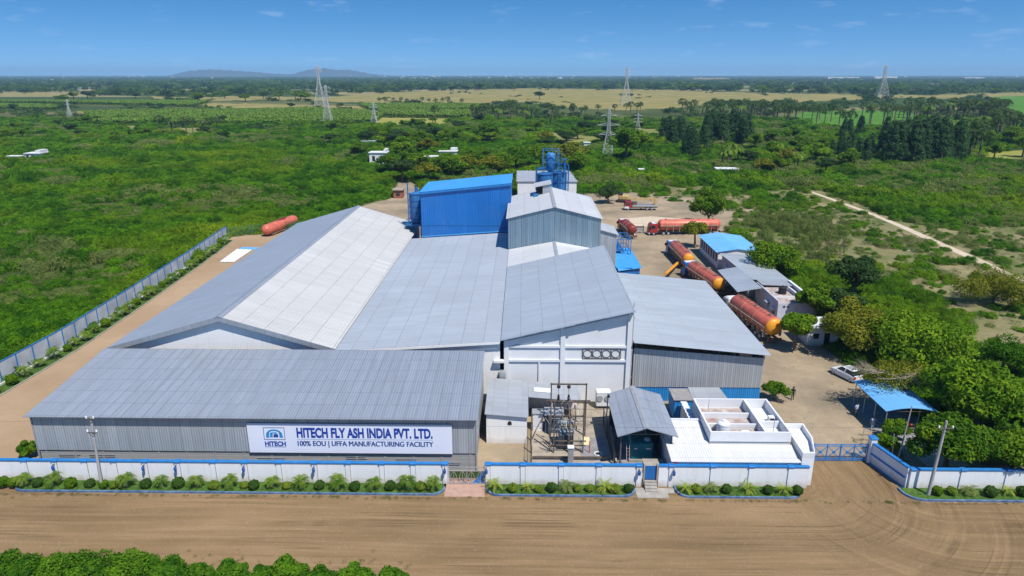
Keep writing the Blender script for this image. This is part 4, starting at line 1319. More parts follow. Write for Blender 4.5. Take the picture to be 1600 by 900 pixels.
# main gate
t = thing('main_gate', 'wide pale blue sliding gate of sunburst panels between the office and the splayed wall', 'gate', ((gx0 + gx1) / 2, 62.4, 0))
z1 = 1.95
mb = MB()
for z in (.12, .32, z1 - .2, z1): mb.bar((gx0, 62.4, z), (gx1, 62.4, z), .06)
nb = 4; wb = (gx1 - gx0) / nb
for i in range(nb + 1): mb.bar((gx0 + i * wb, 62.4, .05), (gx0 + i * wb, 62.4, z1 + .05), .10 if i in (0, 2, 4) else .07)
mb.build('frame', M['bluepaint'], t)
mb = MB(); m3 = MB()
for i in range(nb):
    c_ = Vector((gx0 + (i + .5) * wb, 62.4, (.32 + z1 - .2) / 2))
    for a_, b_ in ((gx0 + i * wb, .34), (gx0 + (i + 1) * wb, .34), (gx0 + i * wb, z1 - .22), (gx0 + (i + 1) * wb, z1 - .22)): mb.bar(c_, (a_, 62.4, b_), .05)
    mb.cyl(c_ - Vector((0, .04, 0)), c_ + Vector((0, .04, 0)), .16, n=10)
    for k_ in range(11):
        x = gx0 + i * wb + (k_ + .5) * wb / 11
        m3.bar((x, 62.44, .14), (x, 62.44, z1 - .02), .022)
mb.build('sunburst', M['bluepaint'], t); m3.build('rails', M['frame'], t)

# wicket gate at the paved opening
wx0, wx1 = GY(701, 727, YW)[0], GY(757, 727, YW)[0]
t = thing('wicket_gate', 'grey metal double gate with scrolled bars and a blue lower corner beside the paved entry', 'gate', ((wx0 + wx1) / 2, YW, 0))
mb = MB()
for z in (.12, 1.5, 1.9): mb.bar((wx0, YW + .1, z), (wx1, YW + .1, z), .06)
for x in (wx0 + .05, (wx0 + wx1) / 2, wx1 - .05): mb.bar((x, YW + .1, .05), (x, YW + .1, 2.0), .07)
for k_ in range(14): mb.bar((wx0 + .12 + k_ * (wx1 - wx0 - .2) / 13, YW + .1, 1.5), (wx0 + .12 + k_ * (wx1 - wx0 - .2) / 13, YW + .1, 1.9), .03)
mb.build('frame', M['galv'], t)
mb = MB()
for j in range(4):
    cx_ = wx0 + (j + .5) * (wx1 - wx0) / 4
    for s_ in (-1, 1):
        p0 = None
        for k_ in range(9):
            a_ = k_ / 8
            p = (cx_ + s_ * .28 * math.sin(a_ * 3.1), YW + .1, .15 + a_ * 1.32)
            if p0: mb.bar(p0, p, .035)
            p0 = p
    mb.bar((cx_, YW + .1, .12), (cx_, YW + .1, 1.5), .03)
mb.build('scrolls', M['galv'], t)
mb = MB(); mb.vprism([(wx1 - 1.2, .15), (wx1 - .1, .15), (wx1 - .1, 1.4), (wx1 - .4, 1.2), (wx1 - .7, .7)], YW + .13, YW + .16); mb.build('corner_plate', M['bluepaint'], t)

# small stepped gate
qx0, qx1 = GY(1006, 728, YW)[0], GY(1029, 728, YW)[0]
t = thing('stepped_gate', 'small blue door with concrete steps and two slim posts in the front wall', 'gate', ((qx0 + qx1) / 2, YW, 0))
MB().box(qx0 + .15, qx1 - .15, YW + .12, YW + .18, .75, 2.2).build('door', M['cabblue'], t)
mb = MB(); mb.box(qx0, qx0 + .13, YW - .05, YW + .25, 0, 2.5); mb.box(qx1 - .13, qx1, YW - .05, YW + .25, 0, 2.5); mb.build('post', M['slab'], t)
mb = MB()
for k_ in range(4): mb.box(qx0 + .13, qx1 - .13, YW - 1.0 + k_ * .28, YW + .11, 0 if k_ == 0 else k_ * .17 + .001, .17 + k_ * .17)
mb.build('step', M['concrete'], t)

# planters: kerb (ring), soil, plants
def planter(label, xa, xb, yf, yb, ra=1.2, rb=1.2):
    t = thing('planter_bed', label, 'planter bed', ((xa + xb) / 2, (yf + yb) / 2, 0))
    def outline(o):
        p = []
        for k_ in range(7):
            a_ = math.pi / 2 * k_ / 6
            p.append((xa - o + ra - ra * math.sin(math.pi / 2 - a_) * 1 + 0, yf - o + ra - ra * math.sin(a_)) if ra else (xa - o, yf - o))
        for k_ in range(7):
            a_ = math.pi / 2 * k_ / 6
            p.append((xb + o - rb + rb * math.sin(a_), yf - o + rb - rb * math.cos(a_)) if rb else (xb + o, yf - o))
        p += [(xb + o, yb), (xa - o, yb)]
        return p
    MB().prism(outline(-.16), 0, .16).build('turf', M['strip'], t)
    o_, i_ = outline(0), outline(-.15)
    mb = MB(); n = len(o_)
    for k_ in range(n - 2):
        mb.hexa([(*o_[k_], 0), (*o_[k_ + 1], 0), (*i_[k_ + 1], 0), (*i_[k_], 0)], [(*o_[k_], .20), (*o_[k_ + 1], .20), (*i_[k_ + 1], .20), (*i_[k_], .20)])
    mb.hexa([(*o_[n - 2], 0), (*i_[n - 2], 0), (*i_[13], 0), (*o_[13], 0)], [(*o_[n - 2], .2), (*i_[n - 2], .2), (*i_[13], .2), (*o_[13], .2)])
    mb.hexa([(*o_[0], 0), (*i_[0], 0), (*i_[n - 1], 0), (*o_[n - 1], 0)], [(*o_[0], .2), (*i_[0], .2), (*i_[n - 1], .2), (*o_[n - 1], .2)])
    mb.build('kerb', M['kerb'], t)
    return t
M['kerb'] = mat('blue_painted_kerb', (.05, .13, .30), .8, var=.3, scale=1.8, col2=(.16, .24, .38))
YK = 55.65
pl = planter('longest green bed with a blue kerb below the left front wall', GY(12, 772, YK)[0] if False else G(10, 772)[0], G(694, 775)[0], YK, YW - .03)
planter('green bed with a blue kerb between the paved entry and the stepped gate', G(758, 776)[0], G(995, 777)[0], YK, YW - .03)
planter('green bed with a blue kerb below the white office', G(1059, 780)[0], G(1257, 780)[0], YK, YW - .03)
planter('green bed with a blue kerb below the right roadside wall', G(1418, 782)[0], 100, YK - .2, YW - .03, 1.6)

# planter plants
def palm_mesh(name, seed, nf, L, rise, droop, nl, lw, ll, m, z0=0., sp=.0, fan=False):
    rg = np.random.default_rng(seed)
    V = []
    for i in range(nf):
        a = 2 * math.pi * i / nf * 2.4 + rg.random() * .5
        e = rise * (.35 + .75 * rg.random())
        Lf = L * (.8 + .35 * rg.random())
        d = np.array((math.cos(a), math.sin(a), 0))
        side = np.array((-math.sin(a), math.cos(a), 0))
        P = []
        K = 7
        for k in range(K):
            s = k / (K - 1)
            P.append(d * Lf * s * (1 - .12 * s) + np.array((0, 0, z0 + Lf * (e * s - droop * s * s))))
        P = np.array(P)
        for k in range(K - 1):   # rachis
            w_ = .02 * L * (1 - k / K) + .01
            V.append(np.array([P[k] - side * w_, P[k] + side * w_, P[k + 1] + side * w_ * .8, P[k + 1] - side * w_ * .8]))
        for s in np.linspace(.15, 1, nl):
            x = s * (K - 1); k = min(int(x), K - 2)
            p = P[k] + (P[k + 1] - P[k]) * (x - k)
            t = P[k + 1] - P[k]; t = t / np.linalg.norm(t)
            l_ = ll * (1.1 - .75 * abs(s - .4)) * (.85 + .3 * rg.random())
            for sg_ in (-1, 1):
                v = side * sg_ * .8 + t * .65 + np.array((0, 0, .22 - .35 * rg.random()))
                v = v / np.linalg.norm(v)
                b_ = t * lw
                V.append(np.array([p - b_ * .5, p + v * l_ * .5 - b_ * .9, p + v * l_, p + b_ * .9 + v * l_ * .3]))
    V, F = quads(V)
    return npmesh(name, V, F, m)
def trunk_simple(h, r0, r1, rings=0):
    mb = MB(); mb.lathe([(r0 * 1.2, -.05), (r0, h * .15), (r1, h)], (0, 0, 0), 8)
    return mb
def bush_mesh(name, seed, R, Z, n, L, W, m, lobes=9, shell=.75):
    rg = np.random.default_rng(seed)
    Vs = [cloud(rg, n, (0, 0, Z), (R, R, Z), L, W, shell, .2, .5)]
    for i in range(lobes):
        a = rg.random() * 6.28; e = rg.random() * 1.3 - .1
        c = np.array((math.cos(a) * math.cos(e) * R * .72, math.sin(a) * math.cos(e) * R * .72, Z + math.sin(e) * Z * .72))
        Vs.append(cloud(rg, n // 6, c, (R * .38,) * 3, L, W, .6, .3, .6))
    V, F = quads(Vs)
    return npmesh(name, V, F, m)

KINDS = {}
def kind(nm, crown, tr, trm='bark', n2='trunk', n1='crown'):
    KINDS[nm] = (crown, tr, trm, n1, n2)
kind('palm', palm_mesh('palm_crown', 3, 28, .95, 1.05, .95, 13, .03, .30, M['palm'], .92), trunk_simple(1.0, .10, .07), 'palebark')
kind('palm2', palm_mesh('palm_crown', 8, 24, .82, 1.2, .95, 11, .03, .26, M['palm'], .75), trunk_simple(.8, .09, .06), 'palebark')
kind('yucca', palm_mesh('yucca_crown', 5, 22, .88, 1.3, .8, 9, .03, .20, M['yucca'], .4), trunk_simple(.45, .07, .05), 'palebark')
kind('greyucca', palm_mesh('yucca_crown', 6, 18, .95, 1.1, .8, 9, .04, .28, M['scrubpale'], .5), trunk_simple(.5, .06, .05), 'palebark')
kind('shrub', bush_mesh('shrub_leaves', 2, .52, .46, 1500, .13, .09, M['shrub']), trunk_simple(.4, .06, .05), 'bark', 'stem', 'leaves')
kind('lime', bush_mesh('shrub_leaves', 4, .44, .38, 900, .17, .10, M['limeshrub']), trunk_simple(.3, .05, .04), 'bark', 'stem', 'leaves')
kind('loose', bush_mesh('shrub_leaves', 9, .52, .48, 900, .22, .12, M['tree4'], 14, .5), trunk_simple(.4, .05, .04), 'bark', 'stem', 'leaves')
PRO = {}
def plant(nm, name, label, cat, x, y, z=0, rz=0, sc=1., group=None):
    c, tr, trm, n1, n2 = KINDS[nm]
    if nm not in PRO:
        t = thing(name, label, cat, (x, y, z), group)
        mk(n1, c, t); tr.build(n2, M[trm], t, loc=(0, 0, 0))
        t.rotation_euler.z = rz; t.scale = (sc, sc, sc)
        PRO[nm] = t
        return t
    r = tree_copy(PRO[nm], (x, y, z), rz, sc, label, group)
    r.name = name
    return r
rp = random.Random(11)
BED = [
    ('left bed', [(8, 'loose'), (25, 'loose'), (41, 'palm'), (62, 'shrub'), (85, 'palm'), (113, 'loose'), (143, 'shrub'), (164, 'loose'), (180, 'lime'), (200, 'palm'), (230, 'shrub'), (255, 'palm2'), (281, 'shrub'), (309, 'palm'), (335, 'lime'), (360, 'palm'), (383, 'lime'), (398, 'shrub'), (428, 'palm'), (449, 'lime'), (472, 'palm2'), (500, 'shrub'), (529, 'palm'), (555, 'shrub'), (584, 'palm'), (610, 'shrub'), (637, 'palm'), (657, 'lime'), (678, 'palm2')]),
    ('middle bed', [(772, 'yucca'), (801, 'lime'), (825, 'yucca'), (842, 'lime'), (862, 'shrub'), (886, 'greyucca'), (902, 'lime'), (921, 'lime'), (945, 'yucca'), (961, 'lime'), (982, 'shrub')]),
    ('office bed', [(1071, 'yucca'), (1088, 'lime'), (1111, 'greyucca'), (1135, 'shrub'), (1168, 'yucca'), (1200, 'shrub'), (1224, 'yucca'), (1246, 'shrub')]),
    ('roadside bed', [(1465, 'loose'), (1487, 'lime'), (1513, 'greyucca'), (1548, 'shrub'), (1574, 'yucca'), (1598, 'shrub')]),
]
NM = {'palm': ('palm', 'feathery dark green palm'), 'palm2': ('palm', 'smaller feathery green palm'), 'yucca': ('palm', 'spiky yellow-green palm'), 'greyucca': ('palm', 'thin grey-green palm'),
      'shrub': ('shrub', 'clipped round dark shrub'), 'lime': ('shrub', 'small lime-green shrub'), 'loose': ('shrub', 'loose leafy green shrub')}
for bn, l in BED:
    cnt = {}
    for px, k_ in l:
        cnt[k_] = cnt.get(k_, 0) + 1
        c_, ds = NM[k_]
        x, y = G(px, 768 if px < 1300 else 773, .16)
        y = 56.35 + rp.uniform(-.12, .12) if k_ in ('shrub', 'lime', 'loose') else 56.5 + rp.uniform(-.1, .1)
        x = GY(px, 768, y)[0]
        plant(k_, c_ + '_plant' if c_ == 'palm' else 'shrub', '%s from the left of the %ss in the %s' % (ORD[cnt[k_] - 1], ds, bn) , c_, x, y, .15, rp.uniform(0, 6.28), rp.uniform(.86, 1.12) * (1.0 if k_ != 'loose' else .95), '%ss in the %s' % (ds, bn))

# ================================================================== SUBSTATION, STORES AND OFFICE BEHIND THE WALL
struct('concrete_yard', MB().box(1.0, 9.3, 60.2, 69.0, 0, .10).box(6.0, 10.6, 69.01, 74.6, 0, .09), M['slab'])
struct('grey_slab', MB().box(6.2, 9.0, 61.9, 66.6, .1, .135), M['greyslab'])
struct('generator_floor', MB().box(9.6, 15.4, 58.6, 70.5, 0, .07), M['greyslab'])

t = thing('pump_house', 'small white store with an L-shaped grey sheet roof left of the substation', 'store building', (-1.6, 68, 0))
pz = lambda x: 3.66 - .082 * (x + 3.85)
mb = MB()
mb.corr((.7, 65.1, pz(.7)), (.7, 74.2, pz(.7)), (-3.95, 74.2, pz(-3.95)), (-3.95, 65.1, pz(-3.95)), .28, .02, .05)
mb.corr((6.75, 70.0, pz(6.75)), (6.75, 74.2, pz(6.75)), (.72, 74.2, pz(.72)), (.72, 70.0, pz(.72)), .28, .02, .05)
mb.build('roof', M['roofG'], t)
MB().slab([(1.4, 71.4, pz(1.4) + .06), (3.4, 71.4, pz(3.4) + .06), (3.4, 72.5, pz(3.4) + .06), (1.4, 72.5, pz(1.4) + .06)], .03).build('roof_patch', M['white'], t)
mb = MB(); mb.vprism([(-3.8, 0), (.55, 0), (.55, pz(.55) - .08), (-3.8, pz(-3.8) - .08)], 65.4, 65.6); mb.box(.35, .55, 65.62, 73.9, 0, 3.1); mb.box(-3.8, -3.6, 65.62, 73.9, 0, 3.4)
mb.box(.56, 6.5, 73.5, 73.7, 0, 2.6)
for x in (3.4, 6.4): mb.box(x - .08, x + .08, 70.2, 70.36, .1, pz(x) - .1)
mb.build('wall', M['plaster'], t)
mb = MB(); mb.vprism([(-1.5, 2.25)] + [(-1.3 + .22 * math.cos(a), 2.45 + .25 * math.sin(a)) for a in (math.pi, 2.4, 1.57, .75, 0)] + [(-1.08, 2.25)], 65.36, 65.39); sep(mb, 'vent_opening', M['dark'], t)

def ladder_post(mb, x, y, z0, z1, w=.3):
    for dx in (0, w): mb.bar((x + dx, y, z0), (x + dx, y, z1), .07)
    n = int((z1 - z0) / .55)
    for k_ in range(n):
        a_, b_ = z0 + (z1 - z0) * k_ / n, z0 + (z1 - z0) * (k_ + 1) / n
        mb.bar((x, y, a_), (x + w, y, b_) if k_ % 2 else (x + w, y, a_), .03)
t = thing('switchyard_gantry', 'rusty steel gantry of posts and cross beams carrying insulators in the substation', 'gantry', (4.9, 65, .1))
yr, yf_ = 67.0, 63.4
zt = GY(861, 600, yr)[1]; zm = GY(861, 627, yr)[1]
xr0, xr1 = GY(861.5, 600, yr)[0], GY(916.5, 600, yr)[0]
xf0, xf1 = GY(866, 660, yf_)[0], GY(912, 660, yf_)[0]
for (x, y, z, wd_) in ((xr0, yr, zt + .1, .14), (xr1, yr, zt + .1, .14), (xf0, yf_, GY(866, 628, yf_)[1], .14), (xf1, yf_, GY(912, 626, yf_)[1], .14), ((xf0 + xf1) / 2 + .1, yf_, GY(891, 651, yf_)[1], .16), (GY(860, 660, 65)[0], 65.2, 4.4, .1)):
    MB().box(x - wd_ / 2, x + wd_ / 2, y - wd_ / 2, y + wd_ / 2, .1, z).build('post', M['steel'], t)
mb = MB()
mb.box(xr0 - .1, xr1 + .1, yr - .06, yr + .06, zt - .08, zt + .06)
for k_ in (-.14, .14): mb.box(xr0 - .5, xr1 + .5, yr - .05 + k_, yr + .05 + k_, zm - .08, zm + .08)
for px0_, px1_, py in ((857, 916, 651), (862, 916, 690), (866, 915, 697)):
    zz = GY(px0_, py, yf_)[1]
    mb.box(GY(px0_, py, yf_)[0], GY(px1_, py, yf_)[0], yf_ + .09, yf_ + .2, zz - .05, zz + .06)
for x in (xr0, xr1): mb.bar((x, yr - .1, zm), (x * .97, yf_, GY(866, 630, yf_)[1]), .09)
for x in (xf0 + .9, xf0 + 1.7): mb.bar((x, yr, zm), (x, yf_, zm - 1.4), .07)
mb.bar((xr0 - .4, yr - .3, zm + .3), (xr1 + .4, yr - .3, zm - .1), .06)
mb.box(1.1, 8.9, 61.95, 62.1, .3, .5)
mb.build('cross_beam', M['steel'], t)
mb = MB(); mi = MB()
for x in (GY(873, 604, yr)[0], GY(889, 604, yr)[0]):
    mi.lathe([(.06, zt - .5), (.2, zt - .44), (.2, zt - .2), (.06, zt - .14)], (x, yr, 0), 10)
    mb.cyl((x, yr, zm + .1), (x, yr, zt - .5), .035, n=6); mi.lathe([(.12, zm + .1), (.16, zm + .3), (.1, zm + .8)], (x, yr, 0), 8)
rq = random.Random(3)
for k_ in range(14):
    x = rq.uniform(xf0 - .3, xf1 + .2); y = rq.uniform(63.6, 66.5); z = rq.uniform(1.4, 5.0)
    L_ = rq.uniform(.5, 1.5)
    mb.bar((x, y, z), (x + rq.uniform(-.6, .6), y + rq.uniform(-.4, .4), z + L_ * rq.choice((-.3, .5, .7))), .04)
for k_ in range(12):
    x = xf0 + .1 + k_ % 4 * .75; y = 64.0 + k_ // 4 * 1.2; z = 2.6 + k_ // 4 * .6
    mi.lathe([(.05, z - .05), (.09, z), (.05, z + .07), (.09, z + .12), (.05, z + .2), (.09, z + .26), (.04, z + .36)], (x, y, 0), 8)
    mb.bar((x - .3, y, z - .05), (x + .45, y, z - .05), .05)
    if k_ % 3 == 0: mb.bar((x, y, z + .36), (x + .5, y + .5, z + .8), .03)
mb.build('busbar', M['galv'], t); mi.build('insulator', mat('dark_brown_porcelain', (.035, .022, .018), .25), t)
mb = MB()
for k_ in range(6):
    x = 2.2 + .13 * k_; mb.bar((x, 64 - k_ * .2, 1.2 + .3 * math.sin(k_)), (x + .8, 63.5, .5 + .1 * k_), .05)
mb.build('cable', M['black'], t)
# transformer
t = thing('transformer', 'grey oil transformer with radiator fins below the substation gantry', 'transformer', (4.6, 64.9, .1))
mb = MB(); mb.bbox(3.9, 5.5, 64.3, 65.5, .35, 2.1, .05); mb.cyl((4.0, 65.2, 2.7), (5.5, 65.2, 2.7), .28, n=14); mb.bar((4.3, 65.2, 2.1), (4.3, 65.2, 2.5), .1); mb.bar((5.2, 65.2, 2.1), (5.2, 65.2, 2.5), .1); mb.box(3.9, 5.5, 64.2, 65.6, .12, .34)
mb.build('tank', mat('transformer_grey', (.20, .25, .28), .5, var=.2), t)
mb = MB()
for k_ in range(9):
    mb.box(4.0 + k_ * .17, 4.06 + k_ * .17, 63.85, 64.29, .6, 1.85)
mb.build('radiator', mat('radiator_grey', (.12, .15, .17), .5, var=.2), t)
mb = MB()
for k_ in range(3): mb.lathe([(.09, 2.1), (.13, 2.2), (.07, 2.3), (.13, 2.4), (.07, 2.5), (.11, 2.6), (.03, 2.95)], (4.25 + k_ * .45, 64.7, 0), 10)
mb.build('bushing', mat('cream_porcelain', (.5, .46, .38), .3), t)
t = thing('switch_cabinet', 'dark blue-grey cabinet bank with a flat lid behind the gantry on its left', 'cabinet', (2.9, 68, .1))
mb = MB(); mb.bbox(2.55, 4.6, 67.5, 69.2, .1, 2.3, .04); mb.build('body', mat('cabinet_slate', (.07, .10, .14), .5, var=.2), t)
mb = MB(); mb.box(2.5, 4.65, 67.4, 69.3, 2.31, 2.4); mb.build('lid', M['galv'], t)
t = thing('switch_cabinet', 'tall pale cabinet standing between the store and the dark cabinet bank', 'cabinet', (1.9, 68.4, .1))
mb = MB(); mb.bbox(1.2, 2.35, 68.0, 69.0, .1, 2.2, .04); mb.build('body', M['white'], t); MB().box(1.15, 2.4, 67.9, 69.1, 2.21, 2.28).build('lid', M['galv'], t)
t = thing('cable_pillar', 'slim grey cable pillar with a white cap standing just behind the front wall', 'cabinet', (5, 61.3, .1))
mb = MB(); mb.bbox(4.7, 5.25, 61.0, 61.5, .1, 2.0, .03); mb.build('body', M['galv'], t); MB().box(4.64, 5.31, 60.94, 61.56, 2.01, 2.12).build('cap', M['white'], t)
t = thing('notice_plate', 'small cream plate leaning in the substation beside the gantry', 'plate', (6.8, 65.2, .1))
MB().hexa([(6.45, 65.0, .14), (7.3, 65.0, .14), (7.3, 65.1, .14), (6.45, 65.1, .14)], [(6.45, 65.5, .75), (7.3, 65.5, .75), (7.3, 65.6, .75), (6.45, 65.6, .75)]).build('plate', mat('cream_plate', (.62, .55, .32), .7), t)
t = thing('manhole', 'oval dark manhole with a pale rim on the grey substation slab', 'manhole', (8, 63.2, .13))
o_ = MB().lathe([(.42, .135), (.42, .19), (.32, .19), (.32, .145)], (8, 63.2, 0), 20).build('rim', M['white'], t); MB().lathe([(.30, .137), (.30, .15)], (8, 63.2, 0), 16).build('cover', M['dark'], t)
t = thing('marker_post', 'thin red post on the grey substation slab', 'post', (7.1, 63.4, .13)); MB().cyl((7.1, 63.4, .1), (7.1, 63.4, 1.5), .05, n=8).build('post', M['redlight'], t)
t = thing('outdoor_fan_unit', 'pale round-fronted cooling unit against the white hall wall behind the substation', 'cooling unit', (9.6, 74, .1))
mb = MB(); mb.bbox(8.8, 10.5, 73.3, 74.4, .5, 2.3, .06); mb.build('body', M['white'], t)
mb = MB()
for x in (9.2, 10.1): mb.lathe([(.36, 73.2), (.38, 73.29), (.2, 73.29)], (x, 0, 1.5), 14, axis='y')
mb.build('fan', M['galv'], t)
mb = MB(); mb.box(8.9, 9.0, 73.4, 74.3, .1, .5); mb.box(10.3, 10.4, 73.4, 74.3, .1, .5); mb.build('stand', M['steel'], t)
t = thing('lamp_pole', 'slim galvanised pole on the right edge of the substation', 'pole', (9.35, 68, .1))
mb = MB(); mb.cyl((9.3, 68, .1), (9.45, 68.1, 4.6), .07, n=8); mb.build('pole', M['galv'], t); MB().lathe([(.05, 4.3), (.18, 4.4), (.1, 4.7)], (9.45, 67.8, 0), 10).build('lamp', M['black'], t)
t = thing('yard_fence', 'rusty wire fence round the substation slab with square posts', 'fence', (1, 64, 0))
mp_ = MB(); mw = MB()
fp = [(1.0, 61.0), (1.0, 63.5), (1.05, 66), (1.1, 68.8), (3.5, 69), (6, 69.2), (9.2, 69.2), (9.3, 66.5), (9.35, 64), (9.4, 61.2)]
for x, y in fp:
    MB().box(x - .05, x + .05, y - .05, y + .05, .08, 2.3).build('post', M['steel'], t)
for a_, b_ in zip(fp, fp[1:]):
    for z in (.3, 1.2, 2.2): mw.bar((*a_, z), (*b_, z), .035)
    for k_ in range(12):
        f_ = k_ / 12
        mw.bar((a_[0] + (b_[0] - a_[0]) * f_, a_[1] + (b_[1] - a_[1]) * f_, .3), (a_[0] + (b_[0] - a_[0]) * (f_ + 1 / 12), a_[1] + (b_[1] - a_[1]) * (f_ + 1 / 12), 2.2), .012)
mw.build('wire_mesh', M['steel'], t)
MB().hexa([(9.45, 59, 0), (9.6, 59, 0), (10.2, 71, 0), (10.0, 71, 0)], [(9.45, 59, .5), (9.6, 59, .5), (10.2, 71, .5), (10.0, 71, .5)]).build('curb_wall', M['concrete'], t)

# generator shelter
t = thing('generator_shelter', 'open shelter with a grey gabled sheet roof over the teal generator', 'shelter', (12.4, 64.5, 0))
gxl, gxr, gxm, gy0, gy1 = 9.42, 15.4, 12.25, 59.9, 69.4
mb = MB(); mb.corr((gxl, gy1, 4.02), (gxl, gy0, 4.02), (gxm, gy0, 4.95), (gxm, gy1, 4.95), .28, .025, .05); mb.build('roof_slope', M['roofA2'] if 'roofA2' in M else M['roofA'], t)
mb = MB(); mb.corr((gxr, gy0, 4.02), (gxr, gy1, 4.02), (gxm, gy1, 4.95), (gxm, gy0, 4.95), .28, .025, .05); mb.build('roof_slope', M['roofA'], t)
mb = MB()
for s_ in (-1, 1): mb.slab([(gxm, gy0 - .05, 5.03), (gxm + s_ * .3, gy0 - .05, 4.93), (gxm + s_ * .3, gy1 + .05, 4.93), (gxm, gy1 + .05, 5.03)], .03)
mb.build('ridge_cap', M['galv'], t)
for x in (9.9, 14.9):
    for y in (60.6, 64.6, 68.8):
        mb = MB(); mb.box(x - .07, x + .07, y - .07, y + .07, 0, 4.02); mb.build('post', M['steel'], t)
mb = MB()
for y in (60.6, 64.6, 68.8):
    mb.bar((9.9, y, 3.95), (14.9, y, 3.95), .1); mb.bar((9.9, y, 4.0), (gxm, y, 4.8), .08); mb.bar((14.9, y, 4.0), (gxm, y, 4.8), .08)
    for x in (11, 12.25, 13.5): mb.bar((x, y, 3.95), (x, y, 4.8 - abs(x - gxm) * .3), .05)
mb.build('truss', M['steel'], t)
mb = MB(); mb.box(9.8, 14.9, 69.0, 69.1, 0, 3.9); mb.box(15.0, 15.06, 60.8, 69, 0, 2.6); mb.build('screen', mat('dark_screen_sheet', (.05, .055, .06), .7), t)
t = thing('generator', 'teal diesel generator under the grey gabled shelter', 'generator', (12.3, 63.6, .07))
mb = MB(); mb.bbox(11.15, 13.45, 61.9, 66.5, .35, 2.15, .08); mb.build('canopy', M['teal'], t)
mb = MB(); mb.box(11.0, 13.6, 61.7, 66.7, .07, .34); mb.build('skid', M['concrete'], t)
mb = MB(); mb.lathe([(.3, 2.16), (.3, 2.3), (.12, 2.36)], (12.9, 62.6, 0), 14); mb.box(11.5, 11.8, 61.86, 61.9, 1.5, 1.62); mb.box(12.7, 13.2, 61.86, 61.9, 1.5, 1.62); mb.build('fitting', M['white'], t)
mb = MB()
for x in (11.2, 12.3): mb.box(x + .05, x + 1.0, 61.875, 61.899, .55, 1.95)
mb.build('door', M['teal'], t)
mb = MB(); mb.cyl((12.1, 63.2, 2.1), (12.1, 63.2, 3.3), .11, n=10); mb.cyl((12.1, 63.2, 3.2), (11.2, 64.5, 3.5), .11, n=10); mb.build('exhaust', M['steel'], t)
t = thing('ladder', 'short red and grey ladder leaning beside the generator', 'ladder', (10.7, 60.9, 0))
mb = MB()
for x in (10.55, 10.85): mb.bar((x, 60.3, .1), (x, 61.1, 2.6), .05)
mb.build('rails', M['galv'], t); mb = MB()
for k_ in range(8): mb.bar((10.55, 60.35 + k_ * .1, .25 + k_ * .31), (10.85, 60.35 + k_ * .1, .25 + k_ * .31), .04)
mb.build('rungs', M['brickred'], t)
t = thing('crate', 'dark metal box on the ground in front of the generator', 'crate', (13.6, 60.2, 0))
mb = MB(); mb.bbox(12.2, 14.4, 59.6, 60.9, 0, .9, .05); mb.build('body', M['steel'], t); MB().box(12.15, 14.45, 59.55, 60.95, .905, .98).build('lid', M['concrete'], t)

# container and the low roof behind
t = thing('container', 'blue ribbed steel container with a dusty grey top beside the yard hall', 'container', (18.4, 72.2, 0))
mb = MB(); wall_sheet(mb, 17.4, 19.45, 70.9, .12, 2.55, .3, .04, .05); side_sheet(mb, 17.4, 71, 73.6, .12, 2.55, -1, pitch=.3, amp=.04); side_sheet(mb, 19.45, 71, 73.6, .12, 2.55, 1, pitch=.3, amp=.04); mb.box(17.45, 19.4, 73.55, 73.62, .12, 2.55); mb.build('wall', M['bluelow'], t)
mb = MB(); mb.box(17.3, 19.55, 70.75, 73.75, 2.56, 2.66); mb.build('roof', mat('dusty_metal_roof', (.27, .26, .26), .8, var=.2), t)
mb = MB(); mb.box(17.3, 19.5, 70.8, 71.1, 0, .12); mb.box(17.3, 19.5, 73.3, 73.6, 0, .12); sep(mb, 'sleeper', M['bluepaint'], t)
t = thing('side_store', 'long low shed with a dusty grey roof between the container and the yard hall', 'shed', (21.6, 72.6, 0))
MB().slab([(19.6, 71.4, 2.55), (23.6, 71.4, 2.55), (23.3, 73.9, 2.75), (19.6, 73.9, 2.75)], .1).build('roof', M['roofG'], t)
MB().box(19.75, 23.3, 71.7, 73.8, 0, 2.4).build('wall', M['plaster'], t)

# office
t = thing('office', 'white office with a ribbed white front roof and walled brick-floored roof terrace', 'office building', (20.5, 63, 0))
mb = MB()
mb.corr((26.75, 57.75, 2.62), (26.75, 60.45, 2.98), (14.35, 60.45, 2.98), (14.35, 57.75, 2.62), .3, .03, .04) if False else None
mb.corr((14.35, 57.75, 2.62), (26.75, 57.75, 2.62), (26.75, 60.5, 2.96), (14.35, 60.5, 2.96), .24, .025, .04)
mb.corr((14.35, 60.52, 2.965), (18.6, 60.52, 2.965), (18.6, 64.4, 3.42), (14.35, 64.4, 3.42), .24, .025, .04)
mb.build('front_roof', M['whiteroof'] if 'whiteroof' in M else M['white'], t)
mb = MB(); mb.box(14.5, 26.6, 57.9, 58.1, 0, 2.5); mb.box(14.5, 14.7, 58.12, 64.2, 0, 2.55); mb.box(14.5, 18.6, 64.0, 64.2, 0, 3.3); mb.box(18.7, 26.7, 60.7, 60.9, 0, 3.2); mb.box(26.5, 26.7, 60.92, 67.9, 0, 3.2); mb.box(18.7, 18.9, 60.92, 67.9, 0, 3.2); mb.box(18.92, 26.48, 67.7, 67.9, 0, 3.2); mb.build('wall', M['plaster'], t)
mb = MB(); mb.box(14.3, 18.7, 64.42, 64.6, 3.1, 3.62); mb.build('roof_kerb', M['white'], t)
MB().box(18.92, 24.3, 60.92, 67.68, 3.2, 3.25).build('terrace_floor', M['brickfloor'], t)
MB().box(24.35, 26.48, 60.92, 67.68, 3.2, 3.26).build('terrace_floor', M['whitefloor'], t)
